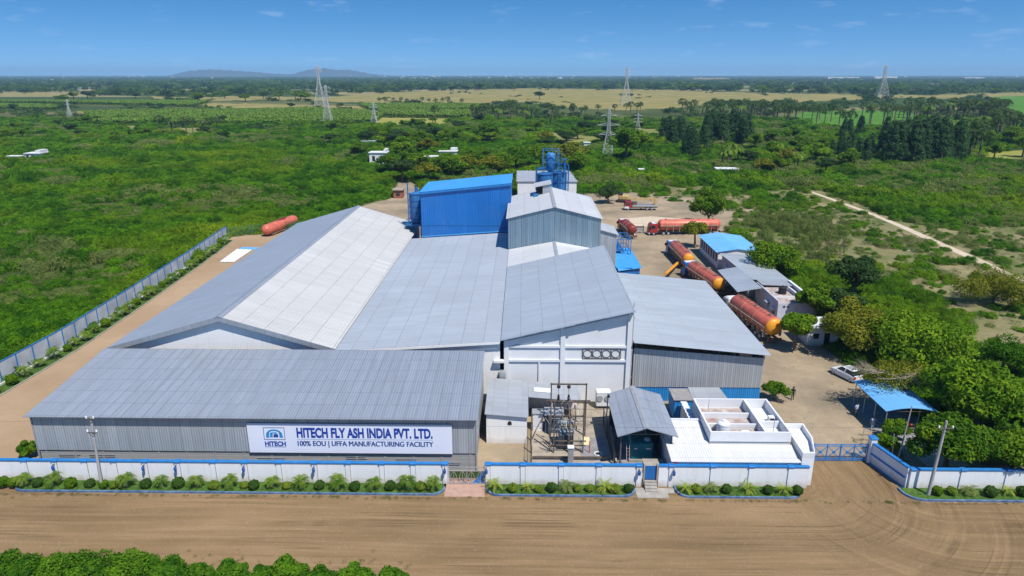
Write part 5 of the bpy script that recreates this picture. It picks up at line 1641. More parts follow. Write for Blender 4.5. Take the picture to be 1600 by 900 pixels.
for a_ in ((18.7, 26.7, 60.6, 60.78, 3.21, 4.25), (18.7, 26.7, 67.82, 68.0, 3.21, 4.25), (18.7, 18.88, 60.79, 67.81, 3.21, 4.25), (26.52, 26.7, 60.79, 67.81, 3.21, 4.25), (24.12, 24.34, 60.79, 67.81, 3.21, 4.22)):
    MB().box(*a_).build('parapet', M['white'], t)
for a_ in ((18.89, 24.1, 65.3, 65.5, 3.26, 3.85), (18.89, 24.1, 62.95, 63.15, 3.26, 3.85)):
    MB().box(*a_).build('roof_beam', M['white'], t)
MB().box(24.36, 26.5, 63.3, 63.5, 3.27, 4.0).build('roof_beam', M['white'], t)
mb = MB(); mb.box(22.1, 22.9, 61.2, 61.9, 3.26, 3.8); mb.box(25.8, 26.4, 64.3, 64.9, 3.27, 3.9); sep(mb, 'vent_box', M['white'], t)
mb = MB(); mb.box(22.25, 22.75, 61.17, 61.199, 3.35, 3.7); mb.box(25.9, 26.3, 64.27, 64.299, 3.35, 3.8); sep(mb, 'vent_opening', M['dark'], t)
mb = MB(); mb.cyl((20.0, 66.4, 3.25), (20.0, 66.4, 4.9), .03, n=6); mb.cyl((25.5, 62.2, 3.25), (25.5, 62.2, 4.9), .035, n=6); sep(mb, 'vent_pipe', M['galv'], t)
mb = MB(); mb.lathe([(.4, 3.27), (.45, 3.32), (.38, 3.36)], (23.5, 65.9, 0), 16); mb.build('basin', mat('aqua_plastic', (.12, .32, .36), .5), t)
mb = MB(); q_ = [(26.85, 57.95), (28.0, 57.95), (28.95, 60.9), (29.15, 63.8), (27.1, 63.8)]
mb.prism(q_, 0, 3.0); mb.build('side_room', M['plaster'], t)
mb = MB(); n = len(q_); cx_, cy_ = sum(p[0] for p in q_) / n, sum(p[1] for p in q_) / n
q2 = [(cx_ + (x - cx_) * .84, cy_ + (y - cy_) * .92) for x, y in q_]
for k_ in range(n):
    a_, b_, c_, d_ = q_[k_], q_[(k_ + 1) % n], q2[(k_ + 1) % n], q2[k_]
    mb.hexa([(*a_, 3.01), (*b_, 3.01), (*c_, 3.01), (*d_, 3.01)], [(*a_, 3.55), (*b_, 3.55), (*c_, 3.55), (*d_, 3.55)])
mb.build('parapet', M['white'], t)
mb = MB(); mb.box(26.76, 27.0, 58.2, 64, 2.2, 2.9); mb.build('valley_gutter', M['galv'], t)
MB().box(18.1, 18.66, 64.7, 70.4, 0, 2.5).build('passage', M['plaster'], t)
mb = MB(); mb.box(18.0, 18.68, 64.65, 70.5, 2.51, 2.6)
for k_ in range(7): mb.box(18.0, 18.68, 65 + k_ * .8, 65.25 + k_ * .8, 2.601, 2.68)
mb.build('passage_roof', M['white'], t)
mb = MB(); mb.box(14.5, 14.95, 57.83, 57.89, 2.35, 2.5); mb.box(25.4, 25.9, 57.83, 57.89, 2.3, 2.42); sep(mb, 'red_lamp', M['redlight'], t)
t = thing('water_tank', 'white round water tank on the office roof terrace', 'water tank', (20.4, 62.2, 3.25))
mb = MB(); mb.lathe([(.62, 3.3), (.68, 3.4), (.64, 3.55), (.68, 3.7), (.64, 3.85), (.68, 4.0), (.64, 4.15), (.66, 4.45), (.5, 4.62), (.2, 4.7)], (20.4, 62.1, 0), 20); mb.build('tank', M['white'], t, smooth=True)
mb = MB(); mb.lathe([(.24, 4.69), (.24, 4.8), (.05, 4.84)], (20.4, 62.1, 0), 14); mb.build('lid', M['white'], t)
MB().box(19.7, 21.1, 61.4, 62.8, 3.255, 3.3).build('plinth', M['brickfloor'], t)

# ================================================================== LEFT FENCE
t = thing('perimeter_fence', 'long white panel fence with blue posts along the left edge of the site', 'fence', (-67, 110, 0))
def fx(y):
    ys_ = [50, 78.6, 91, 109.6, 137.9, 161.5]; xs_ = [-67.8, -66.9, -66.6, -67.6, -69.7, -72.07]
    return float(np.interp(y, ys_, xs_))
n = 34
yy = [57.8 + (161.5 - 57.8) * k_ / n for k_ in range(n + 1)]
mpn_ = MB(); mr = MB(); mk_ = MB()
for k_ in range(n):
    a_, b_ = (fx(yy[k_]), yy[k_]), (fx(yy[k_ + 1]), yy[k_ + 1])
    mpn_.hexa([(a_[0] - .03, a_[1] + .09, .35), (b_[0] - .03, b_[1] - .09, .35), (b_[0] + .03, b_[1] - .09, .35), (a_[0] + .03, a_[1] + .09, .35)], [(a_[0] - .03, a_[1] + .09, 2.85), (b_[0] - .03, b_[1] - .09, 2.85), (b_[0] + .03, b_[1] - .09, 2.85), (a_[0] + .03, a_[1] + .09, 2.85)])
    mr.bar((a_[0], a_[1], 2.93), (b_[0], b_[1], 2.93), .12, .12)
    mk_.hexa([(a_[0] + .1, a_[1], 0), (b_[0] + .1, b_[1], 0), (b_[0] + .35, b_[1], 0), (a_[0] + .35, a_[1], 0)], [(a_[0] + .1, a_[1], .34), (b_[0] + .1, b_[1], .34), (b_[0] + .35, b_[1], .34), (a_[0] + .35, a_[1], .34)])
mpn_.build('panel', mat('grey_white_fence_panel', (.40, .44, .52), .7, var=.22, scale=.35, col2=(.60, .62, .66)), t); mr.build('top_rail', M['bluepaint'], t); mk_.build('base_kerb', M['plaster'], t)
for k_ in range(n + 1):
    x = fx(yy[k_]); MB().box(x - .09, x + .09, yy[k_] - .085, yy[k_] + .085, 0, 2.98).build('post', M['bluepaint'], t)
t = thing('wire_fence', 'short green wire fence running right from the far end of the white panel fence', 'fence', (-66, 165, 0))
mb = MB(); a_, b_ = Vector((-72.0, 161.8, 0)), Vector((-58, 171, 0))
for z in (.3, 1, 1.7, 2.4): mb.bar(a_ + Vector((0, 0, z)), b_ + Vector((0, 0, z)), .05)
for k_ in range(60):
    p_ = a_.lerp(b_, k_ / 60); q_ = a_.lerp(b_, (k_ + 1) / 60)
    mb.bar(p_ + Vector((0, 0, .3)), q_ + Vector((0, 0, 2.4)), .02); mb.bar(q_ + Vector((0, 0, .3)), p_ + Vector((0, 0, 2.4)), .02)
mb.build('wire_mesh', mat('green_wire', (.03, .14, .10), .6), t)
for k_ in range(4):
    p_ = a_.lerp(b_, k_ / 3); MB().box(p_.x - .08, p_.x + .08, p_.y - .08, p_.y + .08, 0, 2.6).build('post', mat('green_post', (.03, .16, .12), .6) if k_ == 0 else bpy.data.materials['green_post'], t)
t = thing('planting_strip', 'long low grassy strip with a concrete edge beside the left fence', 'planter bed', (-65.5, 110, 0))
mb = MB(); me_ = MB(); n = 40
for k_ in range(n):
    y0_, y1_ = 57.9 + 101 * k_ / n, 57.9 + 101 * (k_ + 1) / n
    a_, b_ = fx(y0_), fx(y1_)
    mb.hexa([(a_ + .36, y0_, 0), (a_ + 2.3, y0_, 0), (b_ + 2.3, y1_, 0), (b_ + .36, y1_, 0)], [(a_ + .36, y0_, .1), (a_ + 2.3, y0_, .1), (b_ + 2.3, y1_, .1), (b_ + .36, y1_, .1)])
    me_.hexa([(a_ + 2.305, y0_, 0), (a_ + 2.45, y0_, 0), (b_ + 2.45, y1_, 0), (b_ + 2.305, y1_, 0)], [(a_ + 2.305, y0_, .17), (a_ + 2.45, y0_, .17), (b_ + 2.45, y1_, .17), (b_ + 2.305, y1_, .17)])
mb.build('turf', M['strip'], t); me_.build('edging', M['concrete'], t)
i = 0; y = 62.0; cp = cs = 0
while y < 158:
    k_ = ('loose', 'palm2')[i % 2] if i % 4 else 'palm'
    pal = k_ != 'loose'
    if pal: cp += 1
    else: cs += 1
    c_ = cp if pal else cs
    plant(k_, 'palm_plant' if pal else 'shrub', '%s from the front wall of the %s along the left fence' % (ORD[c_ - 1], 'young palms' if pal else 'leafy shrubs'), 'palm' if pal else 'shrub',
          fx(y) + 1.35 + rp.uniform(-.25, .25), y, .1, rp.uniform(0, 6), rp.uniform(.95, 1.5), '%s along the left fence' % ('young palms' if pal else 'leafy shrubs'))
    y += rp.uniform(2.0, 3.3); i += 1

# ================================================================== UTILITY POLES AND LINES
def upole(label, x, y, h, r, arms, tilt=(0, 0)):
    t = thing('utility_pole', label, 'utility pole', (x, y, 0))
    tp = Vector((x + tilt[0], y + tilt[1], h))
    mb = MB(); mb.cyl((x, y, -.2), tp, r * 1.25, r * .75, 12); mb.build('pole', M['pole'], t, smooth=True)
    if arms:
        mb = MB(); mi = MB()
        for z, w_ in arms:
            c_ = Vector((x, y, 0)).lerp(tp, z / h)
            mb.bar(c_ + Vector((-w_, -.12, 0)), c_ + Vector((w_, -.12, 0)), .08)
            mb.bar(c_ + Vector((-w_ * .8, -.12, 0)), c_ + Vector((0, -.1, -.45)), .04); mb.bar(c_ + Vector((w_ * .8, -.12, 0)), c_ + Vector((0, -.1, -.45)), .04)
            for s_ in (-1, 1): mi.lathe([(.04, .0), (.09, .06), (.05, .12), (.09, .18), (.03, .28)], tuple(c_ + Vector((s_ * w_ * .95, -.12, .04))), 8)
        mb.build('cross_arm', M['steel'], t); mi.build('insulator', M['white'], t)
    return tp
p1 = upole('grey concrete utility pole in front of the grey front shed', -40.2, 56.1, 7.9, .12, ((7.6, .35), (6.2, .45)), (.25, .1))
def hgt(px, py, Y): return GY(px, py, Y)[1]
p2 = upole('tall pale utility pole with a cross arm in front of the right roadside wall', 38.4, 56.4, 7.9, .14, ((7.2, .65),), (.3, 0))
p3 = upole('thin grey pole between the blue carport and the splayed wall', 39.0, 62.9, 6.0, .07, (), (.5, .2))
t = thing('utility_pole', 'thin short stake beside the bush behind the splayed gate wall', 'post', (38.2, 62.6, 0)); MB().cyl((38.2, 62.6, 0), (38.0, 62.7, 3.0), .045, n=6).build('stake', M['galv'], t)
def wire(a_, b_, sag, label):
    mb = MB(); p0 = None
    a_, b_ = Vector(a_), Vector(b_)
    for k_ in range(17):
        f_ = k_ / 16
        p_ = a_.lerp(b_, f_) - Vector((0, 0, 4 * sag * f_ * (1 - f_)))
        if p0: mb.bar(p0, p_, .011)
        p0 = p_
    o = mb.build('overhead_wire', M['black'], None, loc=tuple(a_))
    tag(o, label, 'wire')
for (p_, q_, sg_, lb) in (((-40.0, 56.1, 7.6), (38.6, 56.3, 7.3), .35, 'long thin overhead wire crossing in front of the sheds to the right pole'),
                          ((38.6, 56.3, 7.3), (100, 60, 8.6), .8, 'thin overhead wire leaving the right pole to the right'),
                          ((38.6, 56.3, 7.2), (39.5, 63, 5.9), .15, 'short wire between the tall right pole and the thin grey pole'),
                          ((-40.0, 56.1, 7.6), (-120, 54, 8.6), 1.0, 'thin overhead wire leaving the left pole to the left')):
    wire(p_, q_, sg_, lb)

# ================================================================== YARD BUILDINGS ON THE RIGHT
t = thing('workshop', 'low building with a bright blue gabled sheet roof and striped dark openings', 'workshop', (44, 142, 0))
bx = [39.3, 43.6, 48.9]; by = [135, 150.5]
mb = MB(); mb.corr((bx[0], by[1], 3.65), (bx[0], by[0], 3.65), (bx[1], by[0], 4.35), (bx[1], by[1], 4.35), .3, .02, .05); mb.build('roof_slope', M['tarp'], t)
mb = MB(); mb.corr((bx[2], by[0], 3.6), (bx[2], by[1], 3.6), (bx[1], by[1], 4.35), (bx[1], by[0], 4.35), .3, .02, .05); mb.build('roof_slope', M['tarp'], t)
mb = MB(); mb.box(39.8, 40.0, 135.5, 150, 0, 1.2); mb.box(39.8, 40.0, 135.5, 150, 3.2, 3.55); mb.box(39.8, 48.4, 149.8, 150, 0, 3.4); mb.box(48.2, 48.4, 135.5, 149.78, 0, 3.4); mb.vprism([(39.8, 0), (48.4, 0), (48.4, 3.5), (43.6, 4.2), (39.8, 3.5)], 135.3, 135.48); mb.build('wall', M['plaster'], t)
mb = MB()
for k_ in range(8): mb.box(39.79, 40.01, 135.6 + k_ * 1.95, 136.0 + k_ * 1.95, 1.2, 3.2)
sep(mb, 'pier', M['plaster'], t)
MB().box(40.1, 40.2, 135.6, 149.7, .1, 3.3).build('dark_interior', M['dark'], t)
t = thing('store_building', 'grey-roofed building between the blue-roofed workshop and the open canopy', 'store building', (44, 125, 0))
mb = MB(); mb.corr((47.4, 116, 3.2), (47.4, 134.6, 3.2), (39.8, 134.6, 3.6), (40.5, 116, 3.6), .3, .02, .05) ; mb.build('roof', M['roofE'], t)
mb = MB(); mb.box(40.3, 40.5, 117, 134.2, 0, 3.45); mb.box(47, 47.2, 117, 134.2, 0, 3.05); mb.box(40.52, 46.98, 134, 134.2, 0, 3.1); mb.box(40.52, 46.98, 117, 117.2, 0, 3.1); mb.build('wall', mat('lilac_grey_wall', (.36, .38, .46), .85, var=.08), t)
mb = MB(); mb.box(39.9, 40.28, 129.5, 131.2, 1.9, 2.0); mb.box(40.2, 40.29, 129.7, 131, 1.1, 1.9); mb.build('window', M['white'], t)
t = thing('open_canopy', 'tilted grey sheet canopy beside the tankers in front of the white flat-roofed building', 'canopy', (38.2, 115.5, 0))
cn = [G(1121, 422, 3.6), G(1191, 450, 3.6)]
A_, B_, C_, D_ = [(*G(*q, 3.6), 3.6) for q in ((1152, 456), (1191, 450), (1152, 417), (1121, 422))]
mb = MB(); mb.corr(A_, B_, C_, D_, .3, .02, .05); mb.build('roof', M['roofE'], t)
for q in (A_, B_, C_, D_):
    MB().box(q[0] - .05 + (.4 if q[0] < 38 else -.4), q[0] + .05 + (.4 if q[0] < 38 else -.4), q[1] - .05 + (.4 if q[1] < 115 else -.4), q[1] + .05 + (.4 if q[1] < 115 else -.4), 0, 3.52).build('post', M['steel'], t)
t = thing('flat_roof_building', 'white flat-roofed block with parapets and a black water tank', 'building', (44, 109, 0))
mb = MB(); mb.box(41.1, 41.3, 104.8, 115.5, 0, 3.3); mb.box(41.1, 46.9, 104.6, 104.78, 0, 3.0); mb.box(46.7, 46.9, 104.8, 115.5, 0, 3.3); mb.box(41.32, 46.68, 115.3, 115.5, 0, 3.0)
mb.build('wall', mat('bluish_white_wall', (.50, .53, .62), .85, var=.08), t)
MB().box(41.32, 46.68, 104.79, 115.28, 2.85, 2.95).build('roof_floor', M['brickfloor'], t)
mb = MB(); mb.box(46.6, 47.0, 104.6, 115.6, 3.31, 3.62); mb.box(45.2, 45.4, 104.8, 112, 2.96, 3.6); mb.box(41.35, 45.1, 107.4, 107.6, 2.96, 3.3); mb.build('parapet', M['white'], t)
mb = MB(); mb.slab([(41.3, 113.2, 3.5), (46.6, 113.2, 3.3), (46.6, 116.6, 3.3), (41.3, 116.6, 3.5)], .08); mb.build('rear_roof', M['roofG'], t)
mb = MB(); mb.box(40.55, 41.08, 108.2, 109.3, 1.9, 2.0); mb.box(40.55, 41.08, 105.6, 106.8, 1.6, 1.7); sep(mb, 'awning', M['white'], t)
mb = MB(); mb.box(41.05, 41.09, 108.3, 109.2, 1.0, 1.85); mb.box(41.05, 41.09, 105.7, 106.7, .7, 1.55)
for x in (41.9, 42.5): mb.box(x, x + .35, 104.55, 104.59, 2.3, 2.55)
mb.build('window', M['glass'], t)
MB().cyl((45.0, 106.2, 2.95), (45.0, 106.2, 4.6), .07, n=8).build('vent_pipe', M['steel'], t)
t = thing('water_tank', 'black round water tank on the white flat-roofed building', 'water tank', (43.6, 109.9, 2.95))
mb = MB(); mb.lathe([(.62, 2.96), (.68, 3.1), (.64, 3.25), (.68, 3.4), (.64, 3.55), (.68, 3.7), (.64, 3.85), (.66, 4.05), (.4, 4.2), (.1, 4.25)], (43.6, 109.9, 0), 18); mb.build('tank', M['black'], t)
mb = MB(); mb.lathe([(.22, 4.22), (.22, 4.32), (.05, 4.35)], (43.6, 109.9, 0), 12); mb.build('lid', M['black'], t)
t = thing('guard_room', 'small white building half hidden behind the trees by the yard', 'hut', (44, 95, 0))
mb = MB(); mb.box(41.8, 46.2, 94, 97.5, 0, 2.9); mb.build('wall', M['plaster'], t); MB().box(41.4, 46.6, 93.5, 98, 2.905, 3.1).build('roof', M['white'], t)
mb = MB(); mb.box(44.2, 45.0, 93.95, 93.99, .1, 2.0); mb.box(42.6, 43.4, 93.95, 93.99, 1.1, 1.9); mb.build('door', M['glass'], t)

t = thing('carport', 'open vehicle shelter with a curved light blue roof beside the dirt yard', 'carport', (42.4, 71.4, 0))
mb = MB(); n = 10; cx0, cx1, cy0, cy1 = 39.7, 45.3, 67.7, 75.4
arc = [(cx0 + (cx1 - cx0) * k_ / n, 3.0 + .55 * math.sin(math.pi * (.08 + .84 * k_ / n)) - .13) for k_ in range(n + 1)]
mb.vprism(arc + [(x, z - .06) for x, z in arc[::-1]], cy0, cy1); mb.build('roof', M['tarp'], t)
mb = MB()
for k_ in range(4):
    y = cy0 + .2 + k_ * 2.4
    for a_, b_ in zip(arc, arc[1:]): mb.bar((a_[0], y, a_[1] - .12), (b_[0], y, b_[1] - .12), .07)
    mb.bar((arc[0][0], y, arc[0][1] - .12), (arc[-1][0], y, arc[-1][1] - .12), .05)
mb.build('rib', M['steel'], t)
for x in (39.95, 45.0):
    for y in (cy0 + .2, cy0 + 2.6, cy0 + 5.0, cy0 + 7.4): MB().cyl((x, y, 0), (x, y, 2.95), .05, n=8).build('post', M['galv'], t)
mb = MB()
for z in (.6, 1.0): mb.bar((37.6, 67.5, z), (45.2, 67.7, z), .05)
for x in (37.6, 40.1, 42.6, 45.1): mb.bar((x, 67.6, 0), (x, 67.6, 1.05), .05)
mb.build('railing', M['galv'], t)
struct('carport_floor', MB().box(39.6, 46.5, 64.6, 75.4, 0, .05), M['greyslab'])
# lean roof glimpsed below the trees behind the roadside wall
t = thing('hut', 'low dusty hut roof showing under the trees behind the roadside wall', 'hut', (48, 60.6, 0))
mb = MB(); mb.slab([(46.6, 59.6, 2.1), (50.6, 59.6, 2.1), (50.6, 62.4, 2.5), (46.6, 62.4, 2.5)], .08); mb.build('roof', M['slab'], t)
mb = MB(); mb.box(46.9, 50.4, 61.9, 62.0, 0, 2.2)
for x in (46.9, 50.2): mb.box(x, x + .1, 59.8, 59.9, 0, 2.0)
mb.build('wall', M['wood'], t)
struct('pale_path', MB().box(41.2, 45.6, 61.5, 64.5, 0, .03), M['path'])

# ================================================================== VEHICLES
def place(t, x, y, rz):
    t.location = (x, y, 0); t.rotation_euler = (0, 0, rz)

def wheel(t, x, y, r=.5, w_=.3, name='wheel'):
    s_ = 1 if x > 0 else -1
    mb = MB(); mb.lathe([(r * .6, -w_ / 2), (r * .93, -w_ / 2), (r, -w_ * .35), (r, w_ * .35), (r * .93, w_ / 2), (r * .6, w_ / 2)], (0, 0, 0), 18, 'x')
    o = mb.build(name, M['rubber'], t, loc=(x, y, r))
    mb = MB(); mb.lathe([(.05, s_ * w_ * .52), (r * .3, s_ * w_ * .50), (r * .58, s_ * w_ * .42), (r * .58, -s_ * w_ * .3)], (0, 0, 0), 14, 'x')
    mb.build('rim', M['galv'], o, loc=(0, 0, 0))

def tanker(label, x, y, rz, L, cabm, tankm, endm, R=1.2, sec=0, walk=True, seglab=True, axles=(0, 1, 3)):
    t = thing('tanker_truck', label, 'tanker truck', (0, 0, 0))
    f = L / 2
    # cab with raked windscreen
    mb = MB()
    pr = [(f - 2.1, .75), (f - .05, .75), (f, 1.7), (f - .25, 2.75), (f - .6, 2.95), (f - 2.1, 2.95)]
    n = len(pr)
    V = [(-1.22, a, b) for a, b in pr] + [(1.22, a, b) for a, b in pr]
    F = [tuple(range(n)), tuple(range(2 * n - 1, n - 1, -1))] + [((i + 1) % n, i, n + i, n + (i + 1) % n) for i in range(n)]
    mb.add(V, F); mb.build('cab', M[cabm], t, loc=(0, 0, 0))
    mb = MB(); mb.hexa([(-1.08, f + .005, 1.75), (1.08, f + .005, 1.75), (1.08, f + .03, 1.75), (-1.08, f + .03, 1.75)], [(-1.02, f - .22, 2.68), (1.02, f - .22, 2.68), (1.02, f - .19, 2.68), (-1.02, f - .19, 2.68)])
    mb.build('windscreen', M['glass'], t, loc=(0, 0, 0))
    for s_ in (-1, 1):
        MB().box(s_ * 1.225, s_ * 1.245, f - 1.4, f - .45, 1.7, 2.5).build('side_window', M['glass'], t, loc=(0, 0, 0))
        MB().box(s_ * 1.25, s_ * 1.55, f - .25, f - .15, 1.7, 2.3).build('mirror', M['black'], t, loc=(0, 0, 0))
        MB().box(s_ * .7, s_ * 1.05, f + .0, f + .06, .85, 1.05).build('headlight', M['galv'], t, loc=(0, 0, 0))
    mb = MB(); mb.bbox(-1.25, 1.25, f - .1, f + .15, .4, .74, .05); mb.build('bumper', M['cabwhite'], t, loc=(0, 0, 0))
    mb = MB(); mb.box(-1.0, 1.0, f - 1.7, f - .7, 2.96, 3.08); mb.build('cab_roof_panel', M['cabwhite'], t, loc=(0, 0, 0))
    mb = MB()
    for s_ in (-.5, .5): mb.box(s_ - .1, s_ + .1, -f + .3, f - .2, .7, 1.0)
    for yy_ in np.arange(-f + .4, f - 2.3, 1.3): mb.box(-.4, .4, yy_, yy_ + .12, .75, .95)
    mb.box(-1.1, 1.1, -f + .1, -f + .29, .5, .95)
    mb.build('chassis', M['steel'], t, loc=(0, 0, 0))
    a, b, zc = -f + .25, f - 2.45, 1.12 + R
    mb = MB(); mb.lathe([(R * .93, a + .5), (R, a + .8), (R, b - .5), (R * .92, b - .25), (R * .6, b)], (0, 0, zc), 26, 'y'); mb.build('tank', M[tankm], t, loc=(0, 0, 0), smooth=True)
    mb = MB(); mb.lathe([(R * .15, a - .12), (R * .6, a), (R * .85, a + .22), (R * .93, a + .49)], (0, 0, zc), 26, 'y'); mb.build('rear_dish', M[endm], t, loc=(0, 0, 0), smooth=True)
    nb = max(3, int((b - a) / 3.2))
    mb = MB()
    for i in range(1, nb):
        yy_ = a + .6 + (b - a - 1) * i / nb
        mb.lathe([(R + .005, yy_ - .06), (R + .045, yy_ - .04), (R + .045, yy_ + .04), (R + .005, yy_ + .06)], (0, 0, zc), 26, 'y')
    mb.build('tank_band', M['tankband'], t, loc=(0, 0, 0))
    mb = MB()
    for s_ in (-1, 1):
        mb.box(s_ * (R + .02), s_ * (R + .12), a + .6, b - .2, zc - .12, zc + .06)
        for k_ in np.arange(a + .8, b - .4, 1.6): mb.box(s_ * (R - .3), s_ * (R + .1), k_, k_ + .1, .95, zc - .12)
    mb.build('side_rail', M['slab'], t, loc=(0, 0, 0))
    if walk:
        mb = MB()
        for s_ in (-.42, .42): mb.bar((s_, a + 1, zc + R + .12), (s_, b - .6, zc + R + .12), .06)
        for k_ in np.arange(a + 1, b - .5, 1.0): mb.bar((-.42, k_, zc + R + .1), (.42, k_, zc + R + .1), .05)
        mb.build('walkway', M['steel'], t, loc=(0, 0, 0))
    mb = MB()
    for k_ in np.linspace(a + 1.8, b - 1.8, 3): mb.lathe([(.3, zc + R - .06), (.3, zc + R + .1), (.2, zc + R + .16)], (0, k_, 0), 12)
    mb.build('hatch', M['steel'], t, loc=(0, 0, 0))
    for s_ in (-1, 1):
        MB().box(s_ * .75, s_ * 1.1, -f + .03, -f + .1, .62, .85).build('tail_light', M['redlight'], t, loc=(0, 0, 0))
        wheel(t, s_ * 1.03, f - 1.1)
        for k_ in range(axles[1] + 1): wheel(t, s_ * 1.03, f - 3.6 - 1.2 * k_ if axles[0] else -f + 2.6 + 1.25 * k_)
        if axles[0]:
            for k_ in range(axles[2]): wheel(t, s_ * 1.03, -f + 1.5 + 1.25 * k_)
    place(t, x, y, rz)
    return t
M['tankband'] = mat('faded_pink_band', (.56, .20, .15), .5, var=.15)
def seg(xa, ya, xb, yb):   # tail point -> nose point
    return (xa + xb) / 2, (ya + yb) / 2, math.atan2(yb - ya, xb - xa) - math.pi / 2, math.hypot(xb - xa, yb - ya)
x, y, r_, L_ = seg(37.2, 94.2, 34.6, 109.0)
tanker('red tanker with an orange-yellow rounded end and a white cab, nearest to the camera', x, y, r_, L_, 'cabwhite', 'tankred', 'yellow', 1.42)
x, y, r_, L_ = seg(35.3, 116.8, 32.6, 131.4)
tanker('middle red tanker with a blue cab, parked nose to tail between two others', x, y, r_, L_, 'cabblue', 'tankred', 'yellow', 1.2, axles=(0, 1, 0))
x, y, r_, L_ = seg(33.7, 134, 33.2, 149)
tanker('farther red tanker with a blue cab at the head of the parked row', x, y, r_, L_, 'cabblue', 'tankred', 'yellow', 1.2, axles=(0, 1, 0))
x, y, r_, L_ = seg(49.3, 168.3, 31.2, 166.8)
tanker('longest red tanker seen from the side with a red cab facing left', x, y, r_, L_, 'cabred', 'tankred', 'tankred', 1.35, axles=(1, 1, 2), walk=False)
x, y, r_, L_ = seg(26.6, 161.5, 25.5, 172.5)
tanker('dark red tanker seen from behind beside the blue machine platform', x, y, r_, L_, 'cabred', 'deepred', 'deepred', 1.15, axles=(0, 1, 0), walk=False)

# crane truck
t = thing('crane_truck', 'dark red and white truck with a dull yellow boom laid over its flat bed', 'crane truck')
mb = MB(); f = 4.9
pr = [(f - 2.0, .7), (f, .7), (f, 1.7), (f - .3, 2.6), (f - 2.0, 2.6)]
n = len(pr); mb.add([(-1.2, a, b) for a, b in pr] + [(1.2, a, b) for a, b in pr], [tuple(range(n)), tuple(range(2 * n - 1, n - 1, -1))] + [((i + 1) % n, i, n + i, n + (i + 1) % n) for i in range(n)])
mb.build('cab', M['cabred'], t, loc=(0, 0, 0))
MB().box(-1.22, 1.22, f - 1.2, f + .08, .6, 1.2).build('bumper', M['cabwhite'], t, loc=(0, 0, 0))
for s_ in (-1, 1):
    MB().box(s_ * 1.21, s_ * 1.24, f - 1.6, f - .4, 1.6, 2.4).build('side_window', M['glass'], t, loc=(0, 0, 0))
    for yy_ in (f - 1.0, -1.6, -3.0): wheel(t, s_ * 1.0, yy_)
mb = MB(); mb.box(-1.2, 1.2, -f, f - 2.2, 1.1, 1.5); mb.build('flat_bed', M['galv'], t, loc=(0, 0, 0))
mb = MB(); mb.box(-.5, .5, -f + .2, f - .2, .7, 1.08); mb.build('chassis', M['steel'], t, loc=(0, 0, 0))
mb = MB(); mb.box(-.3, .3, -f + .3, f - .8, 3.1, 3.5); mb.box(-.35, .35, -f + .4, -f + 1.1, 1.52, 3.09); mb.bar((0, -f + 1, 1.6), (0, -f + 2.4, 3.1), .2); mb.build('boom', bpy.data.materials.get('dusty_yellow') or mat('dusty_yellow', (.48, .34, .14), .7, var=.2), t, loc=(0, 0, 0))
mb = MB(); mb.box(-.6, .6, f - 3.6, f - 2.3, 1.51, 2.4); mb.build('winch', M['steel'], t, loc=(0, 0, 0))
place(t, 34.8, 199.8, math.pi / 2)
# excavator behind it
t = thing('excavator', 'dusty yellow excavator parked beside the dark bush at the far yard edge', 'excavator')
mb = MB(); mb.bbox(-1.3, 1.3, -1.6, 1.4, 1.0, 2.1, .15); mb.build('body', bpy.data.materials['dusty_yellow'], t, loc=(0, 0, 0))
mb = MB(); mb.bbox(-1.2, -.1, .2, 1.5, 2.11, 3.1, .1); mb.build('cab', M['glass'], t, loc=(0, 0, 0))
for s_ in (-1, 1): MB().bbox(s_ * 1.5 - .35, s_ * 1.5 + .35, -2.0, 2.0, 0, .9, .25).build('track', M['rubber'], t, loc=(0, 0, 0))
mb = MB(); mb.bar((.5, 1.2, 1.6), (.5, 3.6, 3.7), .35); mb.bar((.5, 3.6, 3.7), (.5, 5.4, 1.6), .28); mb.build('arm', bpy.data.materials['dusty_yellow'], t, loc=(0, 0, 0))
mb = MB(); mb.bbox(.0, 1.0, 5.0, 5.9, .6, 1.6, .1); mb.build('bucket', M['steel'], t, loc=(0, 0, 0))
place(t, 31.5, 213, math.radians(70))

# tank shell lying at the far left corner
t = thing('tank_shell', 'old red tank shell lying on timbers at the far end of the left drive', 'tank')
mb = MB(); mb.lathe([(.2, -7.6), (.8, -7.4), (1.3, -6.8), (1.35, -6.3), (1.35, 6.3), (1.2, 6.9), (.6, 7.3)], (0, 0, 1.75), 26, 'y'); mb.build('shell', M['tankred'], t, loc=(0, 0, 0), smooth=True)
mb = MB(); mb.lathe([(.75, 0), (.8, .1), (.8, .22), (.55, .22)], (0, 0, 3.02), 20); [None for _ in ()]
mb.v = [(x_ * .7, y_ * 2.6 + 1, z_) for x_, y_, z_ in mb.v]; mb.build('hatch_rim', M['deepred'], t, loc=(0, 0, 0))
mb = MB()
for yy_ in (-5, 0, 5): mb.box(-1.3, 1.3, yy_, yy_ + .4, 0, .42)
mb.box(-1.2, -1.0, -6, 6, .43, .6); mb.box(1.0, 1.2, -6, 6, .43, .6)
mb.build('timber', M['wood'], t, loc=(0, 0, 0))
place(t, -61.6, 169.5, math.atan2(14, 3.2) - math.pi / 2)
t.scale = (.95, .95, .95)

